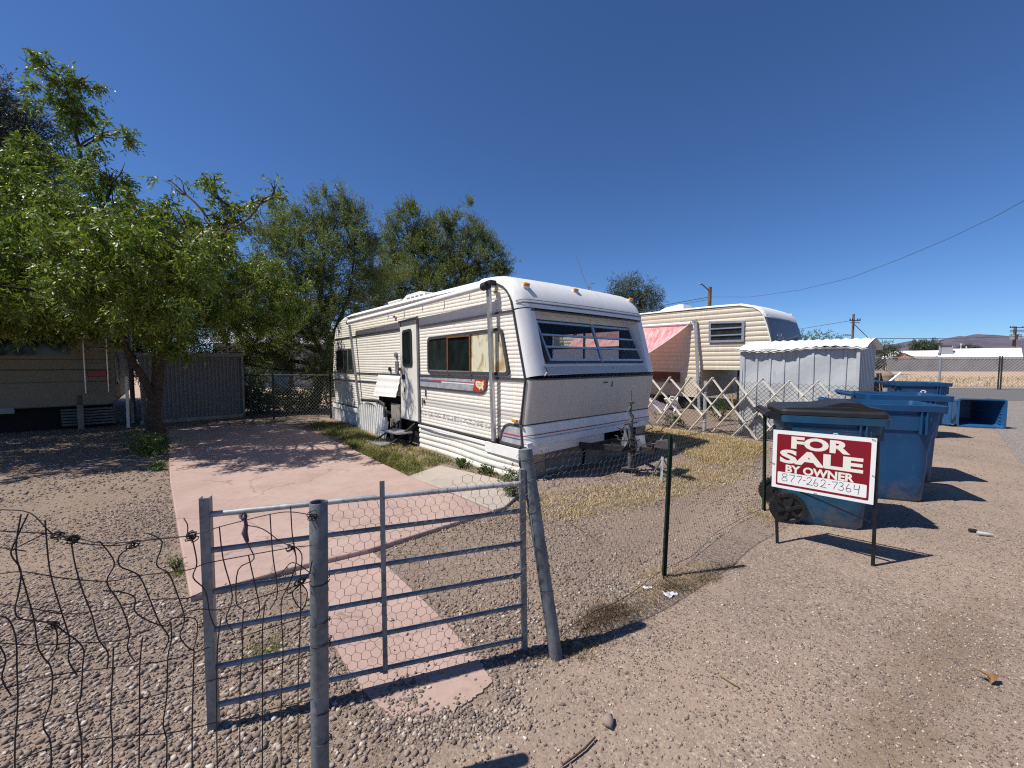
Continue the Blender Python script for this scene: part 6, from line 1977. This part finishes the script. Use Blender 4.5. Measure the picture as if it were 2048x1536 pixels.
# ------------------------------------------------------------------ bent field fence on the left
PB = gp(641, 1622)
ff_ = thing('field_fence', 'crumpled rusty field fence wires tied to a round grey pipe post', 'wire fence', PB)
PT = onplane(637, 1004, PB, gn)
mb = MB(); rows = []
for (r_, f) in ((.0315, -.06), (.0315, .3), (.0315, .7), (.0315, 1.0), (.030, 1.002), (.0265, 1.0), (.0265, .92), (0.0, .92)):
    c_ = PB.lerp(PT, f); rows.append([(c_.x + r_ * .93 * math.cos(2 * PI * k_ / 24), c_.y + r_ * .93 * math.sin(2 * PI * k_ / 24), c_.z) for k_ in range(25)])
mb.grid(rows); mb.build('pipe_post', M['galv_dark'], ff_, smooth=40, world=True)
L6 = lambda x, y, off=0.0: onplane(x / 2.667, 960 + y / 2.667, PB + gn * (.035 + off), gn)
VW = [[(150, 180), (75, 340), (60, 400), (110, 480), (100, 600), (80, 690), (110, 740), (250, 760), (300, 800), (300, 900), (260, 960)], [(112, 182), (85, 380), (130, 560), (180, 740), (205, 900), (265, 985)], [(240, 215), (265, 480), (320, 680), (370, 850), (365, 960), (410, 1040)], [(0, 725), (50, 750), (85, 850), (90, 1000), (95, 1200), (80, 1400), (80, 1600)], [(-30, 860), (0, 890), (30, 960), (10, 1060), (60, 1150)], [(380, 330), (400, 450), (440, 590), (490, 720), (525, 850), (575, 920), (570, 1010)], [(280, 760), (330, 800), (440, 890), (440, 1000), (430, 1160), (410, 1220), (435, 1400), (435, 1600)], [(265, 985), (280, 1050), (270, 1180), (230, 1310), (270, 1400), (270, 1600)], [(530, 325), (610, 440), (570, 545), (640, 660), (690, 800), (680, 900), (720, 970)], [(605, 890), (600, 1050), (590, 1250), (600, 1400), (595, 1600)], [(790, 285), (865, 330), (835, 450), (900, 500), (950, 620), (985, 740), (960, 830), (1000, 890), (1035, 910)], [(715, 345), (640, 400), (640, 460), (740, 510), (800, 640), (850, 760), (900, 840), (870, 920)], [(760, 840), (745, 1000), (745, 1250), (740, 1600)], [(550, 590), (660, 600), (720, 630), (720, 700), (790, 750), (880, 780), (910, 760)], [(910, 760), (915, 850), (895, 950), (890, 1150), (870, 1300), (890, 1400), (885, 1600)], [(1020, 290), (1050, 440), (1030, 520), (1095, 590), (1120, 720), (1150, 790)], [(1035, 910), (1030, 1100), (1025, 1300), (1025, 1600)], [(1170, 250), (1190, 420), (1240, 620), (1205, 740), (1240, 800)], [(1180, 730), (1160, 900), (1155, 1200), (1160, 1600)], [(1305, 170), (1320, 330), (1355, 420), (1270, 480), (1260, 650), (1290, 685)], [(1300, 690), (1290, 830), (1295, 900), (1280, 1100), (1280, 1600)], [(1325, 400), (1360, 560), (1385, 690), (1360, 755)], [(1440, 180), (1455, 400), (1480, 600), (1440, 690)], [(1415, 650), (1400, 800), (1400, 1100), (1400, 1600)], [(1550, 140), (1560, 300), (1580, 440), (1540, 560), (1500, 660), (1510, 900), (1500, 1200), (1500, 1600)], [(1565, 350), (1610, 400), (1600, 520), (1605, 620), (1600, 800), (1590, 1100), (1590, 1600)], [(1560, 350), (1580, 440), (1530, 600), (1600, 560), (1660, 480)], [(1590, 540), (1640, 600), (1610, 690), (1560, 600), (1640, 520), (1665, 430)]]
HW = [[(-40, 155), (0, 158), (160, 175), (270, 280), (350, 300), (420, 310), (530, 335), (700, 330), (860, 310), (1020, 295), (1170, 250), (1430, 185), (1550, 170), (1680, 190)], [(-40, 270), (0, 272), (150, 280), (300, 290), (420, 335), (620, 350), (720, 330), (1000, 300)], [(-40, 358), (0, 360), (140, 380)], [(70, 370), (240, 285)], [(-40, 510), (0, 500), (130, 490), (350, 525), (580, 540), (740, 510), (1000, 480), (1100, 445), (1330, 400), (1560, 360), (1665, 350)], [(-40, 655), (0, 660), (200, 690), (350, 715), (560, 690), (800, 640), (1000, 630), (1100, 590), (1300, 545), (1480, 510), (1560, 440), (1660, 500)], [(-40, 870), (0, 870), (190, 880), (400, 870), (660, 850), (900, 750), (1050, 690), (1180, 690), (1400, 620), (1660, 540)], [(-40, 1130), (0, 1120), (300, 1040), (600, 1000), (900, 960), (1150, 880), (1400, 800), (1660, 720)], [(-40, 1350), (0, 1330), (300, 1260), (600, 1200), (900, 1130), (1160, 1060), (1420, 1000), (1670, 930)], [(-40, 1550), (0, 1536), (300, 1420), (600, 1370), (900, 1350), (1160, 1290), (1670, 1170)], [(900, 735), (1040, 740), (1050, 830), (1030, 910)], [(1300, 240), (1400, 260), (1500, 330), (1580, 360)], [(110, 820), (240, 700), (330, 715)], [(980, 205), (1000, 240), (1000, 290)]]
mb = MB()


def wire(pts, r, jit=.012):
    P = [L6(x, y, random.uniform(-jit, jit)) for x, y in pts]
    q = []
    for i in range(len(P) - 1):
        p0 = P[max(i - 1, 0)]; p1 = P[i]; p2 = P[i + 1]; p3 = P[min(i + 2, len(P) - 1)]
        for k_ in range(4):
            t = k_ / 4
            q.append(.5 * ((2 * p1) + (p2 - p0) * t + (2 * p0 - 5 * p1 + 4 * p2 - p3) * t * t + (3 * p1 - p0 - 3 * p2 + p3) * t ** 3))
    q.append(P[-1]); mb.tube(q, r, 5)


for p in VW: wire(p, .0019)
for p in HW: wire(p, .0016)
for (x, y, n_) in ((310, 300, 5), (385, 312, 9), (1020, 298, 9), (280, 770, 4), (1600, 540, 8), (1670, 190, 6), (1555, 360, 4), (710, 345, 4)):
    for i in range(n_):
        c_ = L6(x + random.uniform(-14, 14), y + random.uniform(-12, 12), random.uniform(-.01, .015)); an = random.uniform(0, 6)
        mb.tube([c_ + Vector((math.cos(an + t_) * .010, math.sin(t_ * 2 + an) * .008, math.sin(an + t_) * .010)) for t_ in np.linspace(0, 5, 9)], .0017, 4)
for y in (530, 745, 872, 1225, 1380):
    c_ = onplane(637 + 8 * (y - 115) / 1440, 960 + y / 2.667, PB, gn); mb.tube([c_ + Vector((math.cos(t_) * .0315, math.sin(t_) * .0315, .008 * math.sin(t_ * .5 + y))) for t_ in np.linspace(0, 6.6, 18)], .0019, 4)
mb.build('field_wire', M['wire'], ff_, smooth=60, world=True)

# ------------------------------------------------------------------ shaded left side: motorhome, corrugated shed, rear fence
RO = gp(236, 853)
rv = thing('motorhome', 'tan motorhome parked in deep tree shade, showing its rear window and ladder', 'motorhome', RO, TH)
mb = MB()
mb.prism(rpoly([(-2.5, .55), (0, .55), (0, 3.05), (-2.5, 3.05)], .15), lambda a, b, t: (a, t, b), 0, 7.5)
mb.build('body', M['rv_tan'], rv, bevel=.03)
mb = MB(); mb.prism(rpoly([(-2.3, 1.72), (-.72, 1.72), (-.72, 2.20), (-2.3, 2.20)], .12), lambda a, b, t: (a, t, b), -.02, .01); mb.build('rear_window', M['glass'], rv)
mb = MB()
for z_ in (1.63, 1.40, 1.12): mb.box((-1.25, -.006, z_), (2.4, .012, .025 if z_ == 1.40 else .012))
mb.build('trim_strip', M['trim'], rv)
mb = MB()
for x in (-.50, -.12): mb.tube([(x, -.08, .85), (x, -.08, 2.6)], .014, 8)
for z_ in (1.10, 1.52, 1.9, 2.3): mb.tube([(-.50, -.08, z_), (-.12, -.08, z_)], .012, 8)
mb.build('ladder', M['alu'], rv)
mb = MB(); mb.box((-.30, -.02, 1.30), (.32, .04, .15)); mb.build('tail_light', M['redlens'], rv, bevel=.01)
mb = MB(); mb.prism([(.15, 1.1), (.15, 1.75), (.6, 1.65), (.6, 1.0)], lambda a, b, t: (t, a, b), .0, .02); mb.build('side_decal', M['decal_grey'], rv)
mb = MB(); mb.box((-1.25, .4, .28), (2.3, .05, .56)); mb.box((-1.9, -.02, .52), (.6, .02, .12), None, 1)  # first box is a near-black sheet for the shade beneath the body
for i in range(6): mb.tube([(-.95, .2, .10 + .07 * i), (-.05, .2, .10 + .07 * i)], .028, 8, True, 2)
mb.build('under_skirting_and_shade', [M['darkvoid'], M['steel_grey'], M['sheet_dark']], rv)
mb = MB(); mb.box((-.62, .05, .4), (.10, .10, .8)); mb.build('prop', M['wood_grey'], rv)
mb = MB(); p = gp(107, 857); mb.bar(p + Vector((0, 0, -.05)), p + Vector((0, 0, 1.05)), .05, .05); o = mb.build('fence_stake', M['tpost']); tag(o, 'short dark stake standing in shade before the motorhome rear', 'stake')
mb = MB(); p = gp(257, 855); tpp = atdepth(253, 757, p.y); mb.tube([p, tpp], .03, 10); mb.lathe([(0, 0), (.035, 0), (.035, .04), (0, .06)], tpp, 'z', 10); o = mb.build('white_post', M['white'], None, smooth=50); tag(o, 'thin white pipe post between the motorhome and the forked tree', 'post')
mb = MB(); p = gp(268, 846); mb.bar(p, p + Vector((0, 0, 2.6)), .08, .05); o = mb.build('tall_board', M['alu_dull']); tag(o, 'tall narrow grey board upright beside the left edge of the corrugated shed', 'board')
CS = gp(284, 850)
cs = thing('corrugated_shed', 'dark shaded corrugated metal shed behind the forked tree trunk', 'shed', CS, TH)
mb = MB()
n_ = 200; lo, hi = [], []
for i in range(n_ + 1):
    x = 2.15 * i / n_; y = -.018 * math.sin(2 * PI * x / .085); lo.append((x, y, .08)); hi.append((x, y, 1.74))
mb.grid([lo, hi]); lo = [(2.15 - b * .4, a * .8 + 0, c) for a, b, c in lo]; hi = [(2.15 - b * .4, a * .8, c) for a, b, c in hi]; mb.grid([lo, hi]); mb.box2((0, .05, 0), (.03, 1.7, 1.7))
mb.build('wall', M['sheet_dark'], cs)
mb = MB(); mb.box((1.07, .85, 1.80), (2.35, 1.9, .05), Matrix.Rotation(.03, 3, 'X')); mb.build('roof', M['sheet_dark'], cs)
mb = MB(); mb.box((1.07, -.03, 1.745), (2.2, .04, .06)); mb.box((2.15, -.03, .9), (.05, .05, 1.75)); mb.box((1.07, -.03, .06), (2.2, .05, .1)); mb.build('frame', M['wood_grey'], cs)
rf = thing('chain_link_fence', 'shaded chain link fence with weeds between the corrugated shed and trailer rear', 'chain link fence', gp(548, 838))
a, b = gp(440, 833), gp(700, 836)
mb = MB(); mesh_wires(mb, a, b - a, (b - a).length, .02, 1.2, .10, .0028); mb.build('wire_mesh', M['wire_light'], rf, world=True)
for px, py in ((548, 838), (437, 833), (662, 837), (503, 836)):
    mb = MB(); p = gp(px, py); mb.tube([p, p + Vector((0, 0, 1.25))], .03, 8); mb.build('post', M['steel_dark'], rf, smooth=50, world=True)
mb = MB(); mb.tube([a + Vector((0, 0, 1.2)), b + Vector((0, 0, 1.2))], .02, 6); mb.build('top_rail', M['steel_dark'], rf, smooth=50, world=True)
HO = atdepth(430, 790, 24); HO.z = 0
hs = thing('grey_house', 'grey house seen through the gaps in the trees behind the chain link fence', 'house', HO, R(12))
mb = MB(); mb.box2((0, 0, 0), (9, 6, 2.7)); mb.build('wall', M['house_grey'], hs)
mb = MB(); mb.prism([(-.4, 2.65), (6.4, 2.65), (3, 4.2)], lambda a, b, t: (t, a, b), -.4, 9.4); mb.build('roof', M['house_lav'], hs)
mb = MB(); mb.box2((3.1, -.03, 0), (4.3, .0, 2.1)); mb.build('doorway', M['darkvoid'], hs)  # near-black panel put in for the dark of the opening
mb = MB(); mb.box2((6.2, -.03, 1), (7.4, 0, 1.9)); mb.build('window', M['glass_dusty'], hs)
make_bin('small distant blue bin seen through the trees in front of the grey house doorway', atdepth(562, 790, 19) * 1.0 - Vector((0, 0, atdepth(562, 790, 19).z)), R(-60), M['bin_blue2'], False, 1.15)
make_bin('distant blue bin half hidden by leaves at the left end of the grey house', atdepth(478, 790, 19) - Vector((0, 0, atdepth(478, 790, 19).z)), R(-60), M['bin_blue2'], False, 1.15)

# ------------------------------------------------------------------ far right: fence, block wall, house, poles, hills
ffo = gp(1640, 775)
fa, fb = gp(1640, 775), gp(2300, 783)
fc = thing('chain_link_fence', 'tall chain link fence along the far side of the cross street', 'chain link fence', ffo)
D_ = (fb - fa); 
mb = MB(); mesh_wires(mb, fa, D_, D_.length, .05, 1.80, .17, .0035, wob=.0); mb.build('wire_mesh', M['wire_light'], fc, world=True)
for px in (1740, 1878, 1996, 2001, 2150):
    t_ = (px - 1640) / 660
    p = onplane(px, 770, fa, Vector((D_.y, -D_.x, 0))); p.z = 0
    mb = MB(); mb.tube([p, p + Vector((0, 0, 1.88 if px > 1990 else 1.8))], .032 if 1990 < px < 2010 else .045, 8); mb.build('post', M['steel_dark'] if px != 1878 else M['alu_dull'], fc, smooth=50, world=True)
mb = MB(); mb.tube([fa + Vector((0, 0, 1.8)), fb + Vector((0, 0, 1.8))], .028, 6); mb.build('top_rail', M['alu_dull'], fc, smooth=50, world=True)
bw0, bw1 = atdepth(1774, 742, 62), atdepth(2400, 744, 60)
bwl = thing('block_wall', 'long grey concrete block wall across the dirt lot in front of the white roofed house', 'block wall', (bw0.x, bw0.y, 0))
mb = MB(); mb.bar((bw0.x, bw0.y, .98), (bw1.x, bw1.y, .98), .2, 1.96); mb.bar((bw0.x, bw0.y, 1.98), (bw1.x, bw1.y, 1.98), .24, .06); mb.build('wall', M['block'], bwl, world=True)
g0, g1 = atdepth(1738, 742, 61), atdepth(1773, 742, 62)
gt = thing('dark_gate', 'dark barred metal gate at the left end of the block wall', 'gate', (g0.x, g0.y, 0))
mb = MB()
for z_ in (.15, .9, 1.9): mb.bar((g0.x, g0.y, z_), (g1.x, g1.y, z_), .06, .06)
for i in range(12):
    p = g0.lerp(g1, i / 11); mb.bar((p.x, p.y, .1), (p.x, p.y, 1.9), .04, .04)
mb.build('bars', M['blackmetal'], gt, world=True)
bush('shrub', 'dark hedge plant behind the barred gate at the end of the block wall', 1756, 740, 1.2, 1.7, 60, M['leaf_dark'], .3, .1, 'far shrubs')
h0, h1 = atdepth(1768, 720, 90), atdepth(2040, 720, 76)
ho = thing('low_house', 'long low house with bright white roof and rooftop cooler behind the block wall', 'house', (h0.x, h0.y, 0), math.atan2(h1.y - h0.y, h1.x - h0.x))
HLn = (h1 - h0).length
mb = MB(); mb.box2((.6, .5, 0), (HLn - .6, 8, 2.7)); mb.build('wall', M['house_brown'], ho)
mb = MB()
mb.prism([(-.3, 2.25), (4.2, 3.85), (8.6, 2.25), (8.6, 2.1), (-.3, 2.1)], lambda a, b, t: (t, a, b), -.3, HLn * .46)
mb.prism([(-.8, 2.3), (4.2, 4.15), (8.6, 2.3), (8.6, 2.1), (-.8, 2.1)], lambda a, b, t: (t, a, b), HLn * .46, HLn + .3)
mb.build('roof', M['house_white'], ho)
mb = MB(); mb.prism([(HLn * .07, 0), (HLn * .27, 0), (HLn * .27, 2.15), (HLn * .17, 3.3), (HLn * .07, 2.15)], lambda a, b, t: (a, t, b), -1.5, .5); gb = mb.build('gable', M['house_pink'], ho)
mb = MB()
for i in range(6): mb.box((HLn * .14 + i * HLn * .012, -1.52, 2.65 + .08 * (i % 2)), (HLn * .006, .03, .4), Matrix.Rotation(.5 * (-1) ** i, 3, 'Y'))
ga_ = math.atan2(1.15, HLn * .1)
for q_ in (-1, 1): mb.box((HLn * (.17 + .05 * q_), -1.6, 2.78), (HLn * .112, .3, .12), Matrix.Rotation(ga_ * q_, 3, 'Y'))
mb.build('gable_ornament', M['house_brown'], gb)
cx_ = HLn * .49
mb = MB(); mb.box((cx_, 2.0, 4.05), (2.0, 1.4, 1.5), None, 0); mb.box((cx_, 1.28, 4.65), (1.7, .05, .35), None, 1); mb.box((cx_, 2, 3.25), (2.3, 1.6, .25), None, 0); mb.build('rooftop_cooler', [M['alu_dull'], M['trim']], ho)
for f_, h_ in ((.60, 5.0), (.64, 4.4)):
    mb = MB(); mb.tube([(HLn * f_, 3, 3.5), (HLn * f_, 3, h_)], .05, 6); mb.lathe([(.05, h_), (.16, h_), (0, h_ + .2)], (HLn * f_, 3, 0), 'z', 8); mb.build('roof_pipe', M['white'], ho)


def pole(name, label, px, top, d, r, cat='utility pole'):
    c = atdepth(px, 720, d); h = atdepth(px, top, d).z
    t = thing(name, label, cat, (c.x, c.y, 0), group='wooden utility poles')
    mb = MB(); mb.tube([(0, 0, 0), (0, 0, h)], [r * 1.2, r], 10); mb.build('pole', M['pole_wood'], t, smooth=50)
    return t, h


lp, h = pole('utility_pole', 'wooden pole with a curved street lamp arm above the tan trailer roof', 1416, 574, 26, .105)
mb = MB(); k_ = 26 / FP
mb.tube([(0, 0, h - .3), (-.25, 0, h - .05), (-.45, 0, h + .12), (-.60, 0, h + .18)], .03, 7); mb.build('lamp_arm', M['steel_dark'], lp, smooth=50)
mb = MB(); mb.lathe([(0, -.05), (.08, -.04), (.09, .02), (.03, .07), (0, .07)], (-.66, 0, h + .17), 'z', 12); mb.box((-.58, 0, h + .19), (.16, .07, .06)); mb.build('lamp_head', M['alu_dull'], lp, smooth=40)
PLa = Vector(lp.location) + Vector((0, 0, h - .62))
up_, h = pole('utility_pole', 'plain wooden pole with small bracket rising behind the metal shed roof', 1703, 628, 62, .15)
mb = MB(); mb.box((0, -.3, h - 1.0), (1.6, .12, .12)); mb.box((0, -.3, h - 1.35), (1.4, .1, .1))
for dx in (-.75, .75, -.4, .4): mb.lathe([(.05, 0), (.09, .1), (.05, .25), (0, .25)], (dx, -.3, h - .94), 'z', 6)
mb.build('bracket', M['steel_dark'], up_)
mb = MB(); mb.tube([(0, 0, h - 1.4), (5.5, 0, h - 6.5)], .05, 5); mb.build('guy_wire', M['cable'], up_)
up3, h = pole('utility_pole', 'wooden pole with crossarms and two grey transformers at the right edge', 2026, 653, 100, .27)
mb = MB()
for z_, w_ in ((h - .3, 3.9), (h - .95, 3.5), (h - 1.35, 3.7)): mb.box((0, -.5, z_), (w_, .15, .16))
for dx in (-1.8, -1.2, 1.2, 1.8): mb.lathe([(.06, 0), (.10, .1), (.05, .3), (0, .3)], (dx, -.5, h - .2), 'z', 6)
mb.build('crossarm', M['steel_dark'], up3)
for sx_ in (-1, 1):
    mb = MB(); mb.lathe([(0, 0), (.42, 0), (.46, .1), (.46, 1.2), (.35, 1.3), (0, 1.35)], (.85 * sx_, -.2, h - 3.2), 'z', 14); mb.build('transformer', M['alu'], up3, smooth=40)


def cable(label, pts, r, sag=0):
    mb = MB(); q = []
    for i in range(len(pts) - 1):
        for k_ in range(16):
            t = k_ / 16; p = Vector(pts[i]).lerp(Vector(pts[i + 1]), t); p.z -= sag * 4 * t * (1 - t); q.append(p)
    q.append(Vector(pts[-1])); mb.tube(q, r, 5); o = mb.build('overhead_cable', M['cable'], None, smooth=60); tag(o, label, 'cable')


pr_ = atdepth(2052, 396, 15)
mb_ = atdepth(1700, 556, 20.5)
# sagging span: solve so the cable hangs through the photographed curve
cable('black overhead cable sagging from the lamp pole up to the right edge', [PLa, atdepth(1500, 594, 24.4), atdepth(1600, 580, 22.6), atdepth(1700, 556, 20.6), atdepth(1800, 518, 18.8), atdepth(1900, 476, 17.2), atdepth(2000, 428, 15.8), atdepth(2100, 372, 14.5)], .011)
cable('upper thin cable running left from the lamp pole toward the round tree', [PLa, atdepth(1330, 610, 30), atdepth(1250, 640, 36)], .022)
cable('lower thin cable running left from the lamp pole toward the round tree', [PLa + Vector((0, 0, -.15)), atdepth(1345, 612, 30), atdepth(1250, 645, 38)], .014)
cable('long level cable crossing in front of the hills to the transformer pole', [atdepth(1740, 677, 80), atdepth(1900, 677, 85), atdepth(2030, 673.5, 98), atdepth(2200, 668, 120)], .06)
cable('faint pair of wires running left from the plain pole behind the shed', [atdepth(1703, 641, 62), atdepth(1600, 658, 75), atdepth(1500, 676, 95)], .035)
# thin far lamp posts
for lb, px, top, s_ in (('thin far street lamp left of the right cypress', 1862, 676, 1), ('thin far street lamp right of the right cypress', 1878, 681, 1)):
    c = atdepth(px, 720, 110); h = atdepth(px, top, 110).z; t = thing('street_lamp', lb, 'street lamp', (c.x, c.y, 0), group='far street lamps')
    mb = MB(); mb.tube([(0, 0, 0), (0, 0, h), (.9, 0, h + .05)], .1, 6); mb.build('post', M['steel_dark'], t)
# hills
mrow = [(1560, 712), (1640, 704), (1720, 698), (1783, 690), (1800, 688), (1820, 683), (1838, 682), (1850, 684), (1868, 686), (1884, 684), (1896, 679), (1908, 674), (1925, 672.5), (1942, 671), (1952, 668.5), (1962, 669.5), (1975, 674), (1995, 682), (2010, 685), (2030, 684), (2048, 687), (2100, 690), (2200, 702), (2400, 715)]
mb = MB(); DM = 4200
rows = []
crest = [atdepth(px, py, DM) for px, py in mrow]
fine = []
for i in range(len(crest) - 1):
    for k_ in range(4): fine.append(crest[i].lerp(crest[i + 1], k_ / 4) + Vector((0, 0, random.uniform(-6, 6))))
fine.append(crest[-1])
for j in range(9):
    f = j / 8
    rows.append([Vector((c.x - (1 - f) * 150, c.y - (1 - f) * 1300 + 120 * math.sin(i * 1.3 + j) * f * (1 - f) * 4 * .5, max(-5, c.z * f ** .8 + (45 * math.sin(i * 1.7) * f * (1 - f)) * 2))) for i, c in enumerate(fine)])
rows.append([Vector((c.x, c.y + 1500, -5)) for c in fine])
mb.grid(rows); o = mb.build('hills', M['mount'], None); tag(o, kind='structure')

# ------------------------------------------------------------------ small litter
bt = gp(1958, 1070)
mb = MB(); mb.lathe([(0, 0), (.022, .002), (.024, .02), (.024, .10), (.012, .13), (.011, .145), (0, .147)], (0, 0, 0), 'x', 12); o = mb.build('plastic_bottle', M['bottle'], None, smooth=40); o.scale = (.72, .72, .72); o.location = bt + Vector((-.02, 0, .02)); o.rotation_euler = (0, 0, R(-25)); tag(o, 'small clear plastic bottle lying on the gravel right of the bins', 'bottle')
mb = MB(); mb.lathe([(0, 0), (.016, 0), (.016, .05), (0, .05)], (0, 0, 0), 'x', 10); o = mb.build('bottle_cap', M['black'], None, smooth=40); o.location = gp(1938, 1064) + Vector((0, 0, .018)); o.rotation_euler = (0, 0, R(-20)); tag(o, 'small dark cap lying next to the clear plastic bottle', 'bottle cap')


def dryleaf(px, py, L, W, ang, tilt, label, mat=None):
    p = gp(px, py); mb = MB(); rows = []
    for i in range(9):
        t = i / 8; w_ = W * math.sin(PI * t ** .8) * .5 + .0008
        rows.append([(L * t, sy * w_, .35 * L * t * (1 - t) * 2 * tilt + .02 * abs(sy) * w_ / W) for sy in (-1, 0, 1)])
    mb.grid(rows); o = mb.build('dry_leaf', mat or M['leaf_dry'], None, smooth=60); o.location = p + Vector((0, 0, .012)); o.rotation_euler = (random.uniform(-.3, .3), -.3 * tilt, ang)
    tag(o, label, 'dry leaf', 'dry leaves on the ground')


dryleaf(1982, 1372, .075, .03, R(20), 1.0, 'brown dry leaf lying flat on the stained gravel, right one of the pair')
dryleaf(1984, 1372, .07, .028, R(115), 1.3, 'brown dry leaf standing up on the stained gravel, left one of the pair')
mb = MB(); c_ = gp(1215, 1448)
V_, F_ = stones(np.array([c_.x]), np.array([c_.y]), np.array([.03]), 0.01, ICO_V, ICO_F); o = np_mesh('rock', V_, F_, M['stone']); tag(o, 'fist sized grey rock near the bottom of the picture', 'rock')
for i, (px, py, s_, lb) in enumerate(((1340, 1192, .03, 'crumpled white paper scrap in the dry grass by the green steel post'), (1295, 1178, .018, 'tiny white scrap left of the larger paper scrap'), (1098, 955, .02, 'white scrap on the gravel behind the leaning post'))):
    p = gp(px, py); mb = MB(); mb.grid([[(p.x + s_ * (u_ * 1.5 + .3 * math.sin(5 * v_ + i)), p.y + s_ * (v_ + .4 * math.sin(4 * u_)), .008 + s_ * .55 * abs(math.sin(3.1 * u_ + 2.3 * v_ + i) * math.cos(2.7 * v_ - u_))) for u_ in np.linspace(-1, 1, 9)] for v_ in np.linspace(-.8, .8, 7)]); o = mb.build('paper_scrap', M['litter']); tag(o, lb, 'litter', 'white litter scraps')
for pts, r_, lb in (([(1125, 1536), (1150, 1518), (1170, 1502), (1190, 1480)], .0045, 'thin bare twig lying on the gravel at the bottom'), ([(1130, 1040), (1160, 1060), (1195, 1082)], .004, 'pale dry stem lying on the gravel behind the netting'), ([(1440, 1355), (1460, 1368), (1478, 1378)], .003, 'short pale straw stem on the road side gravel')):
    mb = MB(); mb.tube([gp(*p) + Vector((0, 0, r_ * 1.5 + .006)) for p in pts], r_, 6); o = mb.build('twig', M['bark'] if r_ > .0042 else M['straw_dark'], None, smooth=60); tag(o, lb, 'twig')
